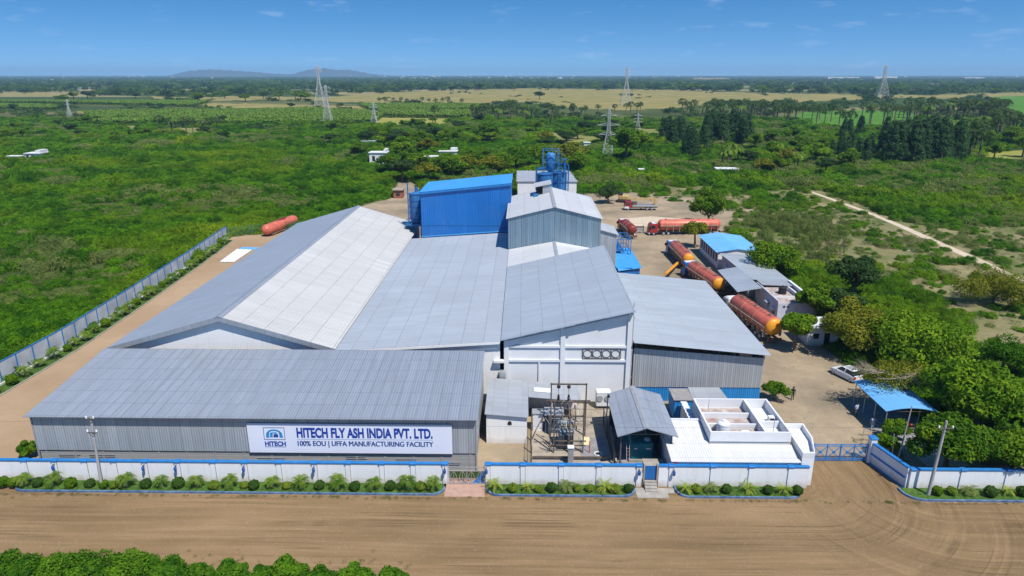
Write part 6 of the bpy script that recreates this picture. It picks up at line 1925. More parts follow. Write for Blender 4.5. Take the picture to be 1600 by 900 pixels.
# stack of loose roofing sheets
t = thing('roofing_sheets', 'white and blue roofing sheets lying flat on the left drive beside the big hall', 'sheet pile')
q = [G(343, 410), G(366, 410), G(394, 391), G(370, 390)]
mb = MB(); mb.corr((*q[0], .14), (*q[1], .14), (*q[2], .14), (*q[3], .14), .5, .05, .05); mb.build('sheet', M['white'], t, loc=(0, 0, 0), label='white ribbed sheets')
mb = MB(); mb.hexa([(q[3][0] + .5, q[3][1] + .1, .02), (q[2][0] + .8, q[2][1] + .1, .02), (q[2][0] + .8, q[2][1] + 2.2, .02), (q[3][0] + .5, q[3][1] + 2.2, .02)], [(q[3][0] + .5, q[3][1] + .1, .12), (q[2][0] + .8, q[2][1] + .1, .12), (q[2][0] + .8, q[2][1] + 2.2, .12), (q[3][0] + .5, q[3][1] + 2.2, .12)]); mb.build('sheet', M['tarp'], t, loc=(0, 0, 0), label='blue sheet')

# loading boom and yard bits
t = thing('loading_boom', 'slanting orange loading tube beside the parked tankers', 'loading tube', (29, 130, 0))
a_, b_ = Vector((*G(1060, 410, .8), .8)), Vector((*G(1040, 428, 3.0), 3.0))
mb = MB(); mb.cyl(a_, b_, .32, .28, 12); mb.build('tube', M['yellow'], t)
mb = MB(); mb.bar((a_.x, a_.y, 0), a_, .12); c_ = a_.lerp(b_, .7); mb.bar((c_.x, c_.y, 0), c_, .12); mb.build('stand', M['steel'], t)
t = thing('sheet_frame', 'grey framed panel standing on the ground ahead of the longest tanker', 'panel', (28.5, 168.5, 0))
mb = MB(); mb.box(26.9, 30.2, 168.5, 168.6, .3, 1.5); mb.build('panel', M['galv'], t)
mb = MB()
for x in (26.8, 30.3): mb.box(x - .08, x + .08, 168.45, 168.65, 0, 2.0)
mb.box(26.88, 30.22, 168.47, 168.63, 1.51, 1.8); mb.build('frame', M['steel'], t)
t = thing('scrap_heap', 'brown heap of scrap timber and metal beside the grey canopy', 'scrap heap', (36.6, 122.5, 0))
mb = MB(); rq = random.Random(9)
for k_ in range(90):
    x, y, z = rq.uniform(35.0, 38.4), rq.uniform(117, 126), rq.uniform(.05, .9)
    a = rq.uniform(0, 3.14); l = rq.uniform(.4, 1.2)
    mb.bar((x, y, z), (x + l * math.cos(a), y + l * math.sin(a), max(.05, z + rq.uniform(-.3, .3))), rq.uniform(.06, .16))
mb.build('debris', M['wood'], t)

# car
def car(label, x, y, rz):
    t = thing('parked_car', label, 'car')
    secs = [(-1.95, .55, .45, .70, .80), (-1.90, .28, .72, .82, .98), (-1.7, .22, .80, .86, 1.0), (-1.2, .2, .84, .86, 1.0), (0, .2, .86, .86, 1.0), (.75, .2, .86, .85, .96), (1.45, .22, .84, .8, .86), (1.85, .3, .74, .66, .72), (1.97, .42, .55, .58, .62)]
    mb = MB(); V = []
    for (yy_, zb, hw, zm_, zt_) in secs:
        V += [(-hw * .92, yy_, zb), (-hw, yy_, (zb + zm_) / 2), (-hw, yy_, zm_), (-hw * .88, yy_, zt_), (hw * .88, yy_, zt_), (hw, yy_, zm_), (hw, yy_, (zb + zm_) / 2), (hw * .92, yy_, zb)]
    n = 8; F = [(i * n + j, i * n + (j + 1) % n, (i + 1) * n + (j + 1) % n, (i + 1) * n + j) for i in range(len(secs) - 1) for j in range(n)]
    F += [tuple(range(n - 1, -1, -1)), tuple(range((len(secs) - 1) * n, len(secs) * n))]
    mb.add(V, F); mb.build('body', M['cabwhite'], t, loc=(0, 0, 0), smooth=True)
    def house(y0, y1, yt0, yt1, z0, z1, h0, h1): return [(-h0, y0, z0), (h0, y0, z0), (h0, y1, z0), (-h0, y1, z0)], [(-h1, yt0, z1), (h1, yt0, z1), (h1, yt1, z1), (-h1, yt1, z1)]
    MB().hexa(*house(-1.78, .95, -1.40, .28, .97, 1.46, .77, .60)).build('glasshouse', M['glass'], t, loc=(0, 0, 0))
    MB().hexa(*house(-1.42, .30, -1.3, .15, 1.45, 1.52, .615, .56)).build('roof', M['cabwhite'], t, loc=(0, 0, 0))
    MB().box(-.45, .45, -.95, .0, 1.522, 1.53).build('sunroof', M['galv'], t, loc=(0, 0, 0))
    for s_ in (-1, 1):
        for yy_ in (-.35,): MB().hexa([(s_ * .775, yy_ - .05, .97), (s_ * .80, yy_ - .05, .97), (s_ * .80, yy_ + .05, .97), (s_ * .775, yy_ + .05, .97)], [(s_ * .605, yy_ - .05, 1.46), (s_ * .63, yy_ - .05, 1.46), (s_ * .63, yy_ + .05, 1.46), (s_ * .605, yy_ + .05, 1.46)]).build('door_pillar', M['cabwhite'], t, loc=(0, 0, 0))
        MB().box(s_ * .58, s_ * .82, -1.97, -1.86, .66, .95).build('tail_light', M['redlight'], t, loc=(0, 0, 0))
        MB().box(s_ * .45, s_ * .68, 1.88, 1.96, .5, .64).build('headlight', M['galv'], t, loc=(0, 0, 0))
        MB().box(s_ * .85, s_ * 1.0, .62, .76, .92, 1.04).build('mirror', M['cabwhite'], t, loc=(0, 0, 0))
        wheel(t, s_ * .76, 1.25, .31, .2); wheel(t, s_ * .76, -1.25, .31, .2)
    MB().box(-.25, .25, -1.985, -1.96, .45, .56).build('number_plate', M['yellow'], t, loc=(0, 0, 0))
    place(t, x, y, rz); t.scale = (1.02, 1.06, 1.05)
car('white hatchback parked under the trees by the yard, nose away', 42.6, 83.0, math.radians(22))

# motorbikes in the carport shade
def bike(label, x, y, rz):
    t = thing('motorcycle', label, 'motorcycle')
    for yy_ in (-.65, .65):
        MB().lathe([(.18, -.05), (.29, -.05), (.3, 0), (.29, .05), (.18, .05)], (0, 0, 0), 16, 'x').build('wheel', M['rubber'], t, loc=(0, yy_, .3))
    mb = MB(); mb.bbox(-.12, .12, -.15, .35, .35, .7, .04); mb.bar((0, .62, .3), (0, .4, .95), .06); mb.bar((-.3, .38, .98), (.3, .38, .98), .04); mb.bar((0, -.62, .3), (0, 0, .45), .06); mb.build('frame', M['steel'], t, loc=(0, 0, 0))
    mb = MB(); mb.bbox(-.14, .14, .0, .38, .72, .92, .05); mb.build('fuel_tank', M['cabred'], t, loc=(0, 0, 0))
    MB().bbox(-.13, .13, -.7, .0, .72, .82, .03).build('seat', M['black'], t, loc=(0, 0, 0))
    place(t, x, y, rz)
bike('motorcycle in the carport shade, nearest its open front', 43.4, 68.6, .5)
bike('motorcycle in the carport shade beside another, second from its open front', 42.3, 69.1, .4)

# ================================================================== PEOPLE
def person(label, x, y, rz, shirt, trous, pose=0):
    t = thing('person', label, 'person')
    J = {'pel': (0, 0, .95, .15), 'wst': (0, .01, 1.1, .135), 'che': (0, .0, 1.32, .16), 'nek': (0, 0, 1.50, .06), 'hed': (0, .02, 1.62, .095), 'top': (0, .015, 1.72, .085)}
    E_ = [('pel', 'wst'), ('wst', 'che'), ('che', 'nek'), ('nek', 'hed'), ('hed', 'top')]
    for s_, k_ in ((-1, 'l'), (1, 'r')):
        st = .16 * s_ if pose else .02 * s_
        J['hip' + k_] = (.09 * s_, 0, .90, .11); J['kne' + k_] = (.10 * s_, st * .6 + .03, .50, .07); J['ank' + k_] = (.11 * s_, st, .09, .045); J['toe' + k_] = (.12 * s_, st + .17, .04, .035)
        J['sho' + k_] = (.19 * s_, 0, 1.42, .065); J['elb' + k_] = (.27 * s_, -.03 - st * .5, 1.15, .042); J['wri' + k_] = (.28 * s_, .06 - st, .92, .03); J['pal' + k_] = (.28 * s_, .09 - st, .85, .034)
        E_ += [('pel', 'hip' + k_), ('hip' + k_, 'kne' + k_), ('kne' + k_, 'ank' + k_), ('ank' + k_, 'toe' + k_), ('che', 'sho' + k_), ('sho' + k_, 'elb' + k_), ('elb' + k_, 'wri' + k_), ('wri' + k_, 'pal' + k_)]
        px_, py_, pz_ = J['pal' + k_][:3]
        for i_, (dy_, ln_) in enumerate(((.03, .055), (.01, .065), (-.01, .06), (-.03, .048))):
            J['f%d%s' % (i_, k_)] = (px_, py_ + dy_, pz_ - .03 - ln_ * .6, .010); J['g%d%s' % (i_, k_)] = (px_ - .012 * s_, py_ + dy_ + .01, pz_ - .03 - ln_ * 1.2, .008)
            E_ += [('pal' + k_, 'f%d%s' % (i_, k_)), ('f%d%s' % (i_, k_), 'g%d%s' % (i_, k_))]
        J['th' + k_] = (px_ - .02 * s_, py_ + .05, pz_ - .03, .010); E_.append(('pal' + k_, 'th' + k_))
    names = list(J); me = bpy.data.meshes.new('person_body')
    me.from_pydata([J[q][:3] for q in names], [(names.index(a), names.index(b)) for a, b in E_], [])
    o = bpy.data.objects.new('tmp', me); COL.objects.link(o)
    md = o.modifiers.new('s', 'SKIN'); md.use_smooth_shade = True
    for i_, q in enumerate(names):
        sv = me.skin_vertices[0].data[i_]; sv.radius = (J[q][3] * (1.15 if q in ('che', 'pel', 'wst') else 1), J[q][3] * (.8 if q in ('che', 'pel', 'wst') else 1)); sv.use_root = q == 'pel'
    o.modifiers.new('u', 'SUBSURF').levels = 1
    bpy.context.view_layer.update()
    m2 = bpy.data.meshes.new_from_object(o.evaluated_get(bpy.context.evaluated_depsgraph_get()))
    bpy.data.objects.remove(o)
    m2.materials.clear()
    for q in (M['skin'], M[shirt], M[trous], M['black']): m2.materials.append(q)
    for p_ in m2.polygons:
        c_ = p_.center
        p_.material_index = 3 if c_.z < .1 else 2 if c_.z < .98 and abs(c_.x) < .235 else 1 if .98 <= c_.z < 1.47 and not (c_.z < 1.2 and abs(c_.x) > .21) else 0
        p_.use_smooth = True
    mk('body', m2, t)
    mb = MB(); mb.lathe([(.02, 1.60), (.10, 1.62), (.108, 1.70), (.08, 1.77), (.02, 1.79)], (0, -.012, 0), 12); mb.build('hair', M['hair'], t, loc=(0, 0, 0), smooth=True)
    mb = MB(); mb.lathe([(.004, 0), (.014, .02), (.008, .05)], (0, .115, 1.60), 6)
    for s_ in (-.035, .035): mb.lathe([(.002, -.012), (.012, 0), (.002, .012)], (s_, .105, 1.655), 6)
    for s_ in (-.1, .1): mb.lathe([(.003, -.03), (.015, 0), (.003, .03)], (s_, .015, 1.63), 6)
    mb.box(-.025, .025, .098, .112, 1.568, 1.575); mb.build('face', M['skin'], t, loc=(0, 0, 0))
    place(t, x, y, rz)
person('person in dark clothes walking across the dirt yard beside the leafy sapling', 33.1, 76.3, math.radians(160), 'cloth_dark', 'cloth_dark', 1)
person('person in a pale blue shirt standing in the shade beside the carport', 38.9, 72.2, math.radians(200), 'cloth_light', 'cloth_grey', 0)
person('person in pale clothes standing at the front corner post of the carport', 39.2, 68.9, math.radians(170), 'cloth_light', 'cloth_light', 0)

# ================================================================== TREES NEAR THE WORKS
def P5(px, py, z): return G(px, py, z)
def bt(name, label, px, py, zc, R, Z, m, **k):
    """tree whose crown centre is seen at (px, py) at height zc"""
    x, y = G(px, py, zc)
    return broad_tree(name, label, x, y, zc + Z, R, Z, m, **k)
bt('shade_tree', 'large bright green spreading tree in the middle of the clump right of the car', 1432, 535, 4.3, 5.8, 3.4, 'tree1', seed=11, lobes=34, n=520, L=.55, W=.26, along=.2)
bt('shade_tree', 'large bright green tree at the right end of the clump above the roadside wall', 1535, 625, 4.3, 5.3, 3.4, 'tree1', seed=12, lobes=34, n=520, L=.55, W=.26, along=.2)
bt('shade_tree', 'mid green tree standing right behind the roadside wall by the tall pale pole', 1487, 688, 3.4, 3.6, 2.6, 'tree4', seed=13, lobes=28, n=480, L=.40, W=.22)
bt('shade_tree', 'yellowish olive tree behind the white hatchback', 1345, 510, 4.3, 4.6, 3.2, 'tree2', seed=14, lobes=28, n=480, L=.45, W=.22)
bt('shade_tree', 'tall dark tree with a ragged crown behind the flat-roofed block', 1335, 428, 5.2, 3.6, 4.2, 'tree3', seed=15, lobes=24, n=380, L=.45, W=.25)
bt('shade_tree', 'smaller dark green tree below the tall dark one at the yard edge', 1310, 475, 3.6, 3.4, 2.8, 'tree3', seed=16, lobes=20, n=380, L=.42, W=.24)
bt('shade_tree', 'bright leafy tree at the right end of the white flat-roofed block', 1277, 468, 4.2, 2.7, 2.3, 'tree4', seed=17, lobes=16, n=380, L=.5, W=.3)
bt('shade_tree', 'light green tree right behind the biggest tanker tail', 1247, 508, 3.9, 2.7, 2.4, 'tree1', seed=18, lobes=16, n=330, L=.5, W=.3)
bt('shade_tree', 'round bright green tree beside the grey-roofed store', 1211, 402, 4.4, 4.6, 3.2, 'tree4', seed=19, lobes=30, n=420, L=.45, W=.26)
bt('shade_tree', 'dense round dark green tree behind the longest tanker', 1108, 324, 4.6, 4.9, 4.3, 'tree4', seed=20, lobes=34, n=420, L=.5, W=.3)
bt('shade_tree', 'small flat-topped tree with a bent trunk in front of the longest tanker', 1088, 359, 4.3, 3.0, 1.5, 'tree2', seed=21, lobes=16, n=320, L=.4, W=.22)
bt('thorn_tree', 'olive thorny tree with bare tangled branches over the carport', 1400, 590, 4.0, 4.6, 1.7, 'tree2', seed=22, lobes=20, n=230, L=.36, W=.12, flat=.6)
bt('sapling', 'leafy yellow-green sapling at the corner of the blue-walled yard hall', 1211, 607, 1.6, 1.5, 1.4, 'tree1', seed=23, lobes=11, n=150, L=.5, W=.13, stem=.2, along=.5)
bt('sapling', 'small bright bush-like tree behind the splayed gate wall', 1385, 692, 1.3, 1.3, 1.0, 'tree1', seed=24, lobes=9, n=240, L=.40, W=.18)
bt('bush', 'round green bush at the left front corner of the grey front shed', 41, 703, 1.0, 1.1, .9, 'tree4', seed=25, lobes=9, n=240, L=.35, W=.15)
bt('shade_tree', 'green tree at the right edge of the frame above the roadside planter', 1585, 700, 3.0, 3.4, 2.4, 'tree4', seed=26, lobes=22, n=360, L=.42, W=.22)
bt('bush', 'yellow-green bush low between the clump and the roadside wall', 1400, 640 + 30, 1.2, 1.5, 1.1, 'tree4', seed=27, lobes=9, n=240, L=.4, W=.18)
bt('thorn_tree', 'dark thorny tree at the far edge of the yard beside the excavator', 951, 300, 3.4, 3.6, 3.0, 'tree3', seed=28, lobes=20, n=280, L=.45, W=.2)
bt('thorn_tree', 'feathery yellow-green thorn tree at the right edge of the frame beyond the clump', 1556, 450, 3.0, 5.5, 2.6, 'tree2', seed=29, lobes=26, n=330, L=.6, W=.12, along=.4)
bt('thorn_tree', 'feathery green thorn tree right of the tall bright one at the frame edge', 1585, 560, 2.6, 4.0, 2.3, 'scrub', seed=30, lobes=24, n=330, L=.6, W=.12, along=.4)
# bare limbs lying over the thorny tree
bx_, by_ = G(1400, 590, 4.6)
t = thing('dead_branches', 'grey leafless branches lying across the top of the olive thorny tree', 'branches', (bx_, by_, 4.0))
mb = MB(); rq = random.Random(77)
def limb(p, d, l, r, k_):
    q = p + d * l
    mb.cyl(p, q, r, r * .7, 5, False)
    if k_:
        for _ in range(3):
            d2 = (d + Vector((rq.uniform(-.7, .7), rq.uniform(-.7, .7), rq.uniform(-.25, .3)))).normalized()
            limb(p.lerp(q, rq.uniform(.5, 1)), d2, l * .8, r * .55, k_ - 1)
for _ in range(9):
    limb(Vector((bx_ + rq.uniform(-1.5, 1.5), by_ + rq.uniform(-1, 1), 4.9)), Vector((rq.choice((-1, 1)), rq.uniform(-.9, .9), .1)).normalized(), 1.5, .05, 3)
mb.build('limb', M['palebark'], t)

# trees behind the blue hall and round the silos
M1 = [crown_mesh('crown', 100 + i, 1, .85, 16, 170, .17, .09, M[m_], 0) for i, m_ in enumerate(('tree4', 'tree1', 'tree2', 'tree3', 'tree4', 'tree1'))]
M1.append(crown_mesh('crown', 108, 1, .75, 18, 260, .12, .06, M['tree4'], 0))
TP = {}
def mid_tree(k_, label, x, y, R, h, group, name='shade_tree'):
    """copies of a few round-crowned trees, each scaled for its place"""
    if k_ not in TP:
        t = thing(name, label, 'tree', (x, y, 0), group)
        c = mk('crown', M1[k_], t, (0, 0, 1.55))
        tb = trunk_mb(k_ + 60, 1.15, .09, .8, 1.5, 5); tb.build('trunk', M['bark'], t, loc=(0, 0, 0))
        TP[k_] = t
        t.scale = (R, R, h / 2.35)
        return t
    return tree_copy(TP[k_], (x, y, 0), random.Random(x * 7 + y).uniform(0, 6), (R, R, h / 2.35), label, group)
rows = [(628, 272, 4.0, 3), (648, 262, 4.5, 4), (668, 274, 3.6, 2), (690, 266, 3.8, 0), (708, 270, 3.8, 1), (728, 264, 4.0, 2), (748, 258, 4.5, 4), (768, 264, 4.0, 2), (786, 262, 3.8, 1), (806, 255, 4.6, 0), (818, 293, 4.6, 4), (845, 252, 5, 0), (888, 252, 5.6, 2), (905, 262, 4.0, 1), (612, 262, 4.0, 0), (628, 238, 4.8, 1)]
for i, (px, py, R, k_) in enumerate(sorted(rows)):
    x, y = G(px, py, R * .75)
    mid_tree(k_, '%s from the left of the round trees behind the blue hall and silos' % ORD[i], x, y, R * 1.35, R * 2.1, 'trees behind the blue hall')
rows = [(573, 218, 5, 3), (597, 213, 6.5, 4), (618, 222, 6.5, 3), (560, 236, 4, 0), (600, 224, 5.5, 1), (655, 222, 6, 0), (668, 232, 5, 2), (760, 210, 6.5, 0), (700, 215, 5, 1), (708, 216, 5, 4)]
for i, (px, py, R, k_) in enumerate(sorted(rows)):
    x, y = G(px, py, R * .75)
    mid_tree(k_, '%s from the left of the round trees round the distant white houses' % ORD[i], x, y, R * 1.1, R * 1.75, 'trees round the white houses')
rows = [(980, 232, 11, 4), (1000, 225, 8, 0), (850, 217, 6, 2), (1205, 238, 6, 1), (1230, 248, 6, 2), (1180, 225, 7, 4), (1220, 262, 5, 4), (1250, 230, 7, 0), (1275, 245, 7, 1), (1290, 228, 7, 4), (1240, 212, 7, 1), (1205, 215, 6, 0), (1545, 222, 7, 1), (1580, 215, 8, 0), (1555, 240, 6, 4), (1600, 232, 7, 1), (1195, 262, 5, 2), (1290, 262, 5, 3), (1330, 252, 6, 1), (1170, 248, 5, 3)]
for i, (px, py, R, k_) in enumerate(sorted(rows)):
    x, y = G(px, py, R * .6)
    mid_tree(k_, '%s from the left of the leafy trees round the casuarina stands' % ORD[i], x, y, R * .8, R * 1.35, 'leafy trees round the casuarinas')
rr = random.Random(88)
for (nm_, gr_, n_, xa_, xb_, ya_, yb_, r0_, r1_) in (('dark round tree in the broken tree line beyond the left fields', 'left tree line', 34, 0, 480, 142, 160, 6, 10),
        ('dark round tree in the broken tree line beyond the tan fields', 'centre tree line', 36, 480, 1150, 136, 143, 8, 13),
        ('dark round tree in the broken tree line beyond the right palms', 'right tree line', 40, 1150, 1600, 134, 147, 8, 13),
        ('green tree scattered in the scrub between the centre palms and the works', 'scrub trees', 34, 620, 1020, 192, 232, 4, 6.5),
        ('green tree scattered in the scrub on the left plain', 'left plain trees', 26, 0, 560, 192, 226, 3, 5)):
    for _ in range(n_):
        px, py, R = rr.uniform(xa_, xb_), rr.uniform(ya_, yb_), rr.uniform(r0_, r1_)
        x, y = G(px, py, 0)
        mid_tree(rr.choice((0, 1, 3, 4, 3, 4)), nm_, x, y, R, R * rr.uniform(1.1, 1.5), gr_)
rows = [(12, 212, 5, 0), (35, 210, 5, 4), (137, 190, 5.5, 1), (262, 190, 4, 4), (455, 166, 5, 3), (843, 150, 9, 3), (985, 150, 5, 3), (1283, 120, 4, 3), (20, 168, 5, 3)]
for i, (px, py, R, k_) in enumerate(sorted(rows)):
    x, y = G(px, py, R * .6)
    mid_tree(k_, '%s from the left of the lone round trees in the far fields' % ORD[i], x, y, R, R * 1.4, 'lone trees in the far fields')

# ---- palms (palmyra and coconut) in the middle distance
def fan_mesh(seed, m):
    rg = np.random.default_rng(seed); V = []
    for i in range(46):
        d = rg.normal(size=3); d /= np.linalg.norm(d)
        if d[2] < -.55: d[2] *= -1
        c = d * (.62 + .3 * rg.random())
        t = np.cross(d, rg.normal(size=3)); t /= np.linalg.norm(t)
        b = np.cross(d, t)
        s_ = .26 + .12 * rg.random()
        for k in range(6):
            a = k / 6 * 4.4 - 2.2
            e = t * math.sin(a) + b * math.cos(a) * .9 + d * .5
            V.append(np.array([c, c + e * s_ * .6 + d * .03, c + e * s_ * 1.25, c + e * s_ * .6 + np.cross(e, d) * .1]))
    for i in range(26):   # stalks to the heart
        d = rg.normal(size=3); d /= np.linalg.norm(d); u = np.cross(d, (0, 0, 1.)) * .03
        V.append(np.array([u, -u, d * .7 - u, d * .7 + u]))
    Vq, F = quads(V)
    return npmesh('palm_crown', Vq, F, m)
def coco_mesh(seed, m):
    return palm_mesh('palm_crown', seed, 17, 1.0, .75, 1.1, 9, .09, .28, m)
PALMS = [fan_mesh(1, M['palmyra']), fan_mesh(2, M['palmyra']), coco_mesh(3, M['palmyra']), coco_mesh(4, M['palm'])]
PT = {}
def mid_palm(k_, label, x, y, R, h, group):
    if k_ not in PT:
        t = thing('palm_tree', label, 'palm tree', (x, y, 0), group)
        mk('crown', PALMS[k_], t, (0, 0, 3.3))
        mb = MB(); mb.lathe([(.14, -.1), (.11, 1), (.09, 3.3)], (0, 0, 0), 7); mb.build('trunk', M['bark'], t, loc=(0, 0, 0))
        PT[k_] = t
        t.scale = (R, R, h / 4.0)
        return
    tree_copy(PT[k_], (x, y, 0), random.Random(x + y * 3).uniform(0, 6), (R, R, h / 4.0), label, group)
def palm_grove(gname, lab, spec, ordn=True):
    """spec: list of px, base py, height in metres, kind"""
    spec = sorted(spec)
    for i, (px, py, h, k_) in enumerate(spec):
        x, y = G(px, py)
        l = lab if not ordn else '%s from the left of the %s' % (ORD[i], lab)
        h *= 1.12
        mid_palm(k_, l, x, y, h * .30 if k_ < 2 else h * .38, h, gname)
rq = random.Random(21)
palm_grove('left palms', 'palmyra palms before the left banana rows', [(59, 196, 8, 0), (120, 192, 7, 1), (252, 212, 11, 0), (262, 211, 9, 1), (270, 213, 10, 2), (292, 210, 10, 0), (302, 209, 9, 1), (318, 212, 10, 2), (328, 208, 8, 0), (340, 208, 9, 1), (350, 200, 8, 0), (321, 172, 8, 3), (345, 178, 9, 2)])
palm_grove('skyline palms', 'small palms along the tan field edge', [(593, 166, 9, 0), (602, 167, 10, 0), (615, 164, 8, 1), (627, 165, 9, 0), (636, 166, 8, 1), (660, 165, 9, 0), (670, 166, 8, 1), (680, 193, 12, 1), (681, 168, 9, 0), (692, 166, 9, 0), (700, 166, 10, 1), (722, 168, 9, 0), (530, 178, 8, 1)])
l = [(rq.uniform(738, 838), rq.uniform(182, 193), rq.uniform(9, 12.5), rq.choice((0, 1, 1, 2, 3))) for _ in range(28)]
palm_grove('central palm grove', 'dark palmyra palm in the dense grove above the blue hall', l, False)
l = [(rq.uniform(855, 915), rq.uniform(178, 186), rq.uniform(8, 10.5), rq.choice((0, 1, 2))) for _ in range(12)] + [(934, 181, 9, 0), (960, 180, 9, 1), (978, 178, 9, 0), (985, 180, 11, 1), (995, 180, 10, 0), (1000, 178, 10, 1), (860, 200, 9, 2), (868, 200, 9, 1)]
palm_grove('palms below the middle pylon', 'dark palm in the loose row below the middle pylon', l, False)
l = [(rq.uniform(1095, 1215), rq.uniform(176, 187), rq.uniform(10, 13.5), rq.choice((0, 1, 2, 3))) for _ in range(34)] + [(1065, 182, 14, 0), (1073, 183, 12, 1), (1083, 182, 13, 0), (1078, 186, 10, 1)]
palm_grove('palm belt', 'dark palm in the belt above the right casuarinas', l, False)
l = [(rq.uniform(1205, 1260), rq.uniform(184, 195), rq.uniform(9, 13), rq.choice((0, 1))) for _ in range(14)] + [(1268, 190, 12, 0), (1275, 196, 13, 0), (1280, 186, 12, 1), (1288, 195, 11, 0), (1298, 190, 12, 1), (1310, 200, 12, 0), (1318, 203, 11, 1), (1327, 205, 12, 0)]
palm_grove('palms left of the paddy', 'dark palmyra palm left of the bright green paddy', l, False)
l = [(1346, 188, 12, 0), (1358, 193, 11, 0), (1360, 194, 13, 1), (1379, 199, 15, 0), (1384, 196, 10, 1), (1397, 192, 12, 0), (1410, 192, 11, 1), (1394, 183, 11, 0), (1404, 184, 10, 1), (1420, 190, 12, 0)]
palm_grove('paddy palms', 'palmyra palms in the bright green paddy', l)
l = [(rq.uniform(1415, 1570), rq.uniform(172, 192), rq.uniform(11, 16), rq.choice((0, 1, 2, 3))) for _ in range(52)]
palm_grove('right palm grove', 'dark palm in the thick grove right of the bright paddy', l, False)
l = [(rq.uniform(1528, 1600), rq.uniform(205, 222), rq.uniform(11, 15), rq.choice((0, 1, 2, 3))) for _ in range(16)] + [(1513, 250, 14, 2), (1528, 252, 12, 1), (1532, 232, 13, 0), (1522, 240, 14, 1)]
palm_grove('palms by the yellow field', 'dark palm in the clump above the small yellow field', l, False)
l = [(1140, 255, 9, 3), (1152, 258, 8, 3), (1137, 262, 8, 3), (1245, 268, 8, 3), (1215, 250, 8, 3), (1128, 262, 7, 3)]
palm_grove('coconut palms', 'coconut palms by the small pale shed', l)

# ---- casuarinas
def casu_mesh(seed):
    rg = np.random.default_rng(seed); Vs = []
    for i in range(64):
        z = rg.random() ** .75
        r = .30 * (1 - z) ** 1.0 + .012
        a = rg.random() * 6.28
        c = np.array((math.cos(a) * r * .7, math.sin(a) * r * .7, .12 + z * .86))
        n = 34
        q_ = .6 + .5 * (1 - z); V = cloud(rg, n, c, (.10 * q_, .10 * q_, .075), .085, .022, .3, .2, .8, .3)
        Vs.append(V)
    V, F = quads(Vs)
    return npmesh('crown', V, F, M['casu'])
CM = [casu_mesh(i) for i in range(3)]
CT = {}
def casu(x, y, h, k_, label, group):
    if k_ not in CT:
        t = thing('casuarina_tree', label, 'tree', (x, y, 0), group)
        mk('crown', CM[k_], t)
        mb = MB(); mb.lathe([(.02, -.01), (.014, .5), (.004, .97)], (0, 0, 0), 6); mb.build('trunk', M['bark'], t, loc=(0, 0, 0))
        CT[k_] = t; t.scale = (h, h, h); return
    tree_copy(CT[k_], (x, y, 0), random.Random(x * 3 + y).uniform(0, 6), (h * 1.0, h * 1.0, h), label, group)
for (x0_, x1_, y0_, y1_, n, h0, h1, lab, gr) in (
        (1034, 1066, 220, 230, 12, 13, 15, 'dark casuarina in the left tight clump of the nearer stand', 'left casuarina clump'),
        (1070, 1100, 238, 254, 7, 12, 15, 'dark casuarina low in front of the left casuarina clump', 'front casuarina clump'),
        (1095, 1170, 215, 232, 30, 14, 18, 'dark casuarina in the middle stand below the palm belt', 'middle casuarina stand'),
        (1305, 1345, 205, 222, 6, 10, 13, 'dark casuarina left of the longest stand', 'outlying casuarinas'),
        (1290, 1380, 240, 258, 20, 9, 12, 'dark casuarina in the low left part of the longest stand', 'longest casuarina stand, left part'),
        (1375, 1500, 236, 258, 64, 13, 19, 'dark casuarina in the tall right part of the longest stand', 'longest casuarina stand, right part'),
        (1588, 1600, 218, 224, 2, 10, 11, 'lone dark casuarina at the far right edge', 'edge casuarinas')):
    for i in range(n):
        x, y = G(rq.uniform(x0_, x1_), rq.uniform(y0_, y1_))
        casu(x, y, rq.uniform(h0, h1), i % 3, lab, gr)

# ================================================================== PYLONS
def pylon(label, x, y, h, base, arms, r=.22, waist=.62, rz=0.):
    t = thing('pylon', label, 'pylon', (x, y, 0))
    def hw(z):
        f_ = z / h
        return base / 2 * (1 - f_ / waist) + base * .11 * (f_ / waist) if f_ < waist else base * .11 * (1 - .35 * (f_ - waist) / (1 - waist))
    mb = MB(); n = 11
    zs = [h * (1 - (1 - k / n) ** 1.25) * .999 for k in range(n + 1)]
    c4 = ((-1, -1), (1, -1), (1, 1), (-1, 1))
    def pt(k, z): return Vector((x + c4[k][0] * hw(z), y + c4[k][1] * hw(z), z))
    legs = MB()
    for k in range(4):
        for a_, b_ in zip(zs, zs[1:]):
            legs.bar(pt(k, a_), pt(k, b_), r)
            k2 = (k + 1) % 4
            mb.bar(pt(k, a_), pt(k2, b_), r * .55); mb.bar(pt(k2, a_), pt(k, b_), r * .55)
            mb.bar(pt(k, b_), pt(k2, b_), r * .5)
    legs.build('legs', M['pylonsteel'], t); mb.build('lattice', M['pylonsteel'], t)
    for f_, l_ in arms:
        mb = MB(); z = h * f_
        for s_ in (-1, 1):
            tip = Vector((x + s_ * l_, y, z))
            for q in (-1, 1):
                mb.bar(Vector((x + s_ * hw(z), y + q * hw(z), z)), tip, r * .9)
            mb.bar(Vector((x + s_ * hw(z), y, z + h * .045)), tip, r * .9)
            mb.bar(tip, tip - Vector((0, 0, h * .03)), r * .5)
        mb.build('cross_arm', M['pylonsteel'], t)
    return t
def pyl(label, px, pt_, pb, base_px, arms, r):
    x, y = G(px, pb); h = GY(px, pt_, y)[1]
    pylon(label, x, y, h, base_px * y / FOC, arms, r)
pyl('tallest left pylon with wide-spread legs on the tan field', 501, 103, 167, 15, ((.86, 5), (.92, 5), (.98, 3)), .34)
pyl('pylon just right of and nearer than the tallest left pylon', 513, 133, 195, 14, ((.7, 4), (.82, 4), (.93, 3.5)), .22)
pyl('small pylon in the banana rows right of the two tall left pylons', 585, 160, 194, 10, ((.6, 3.4), (.78, 3.4), (.9, 2.5)), .18)
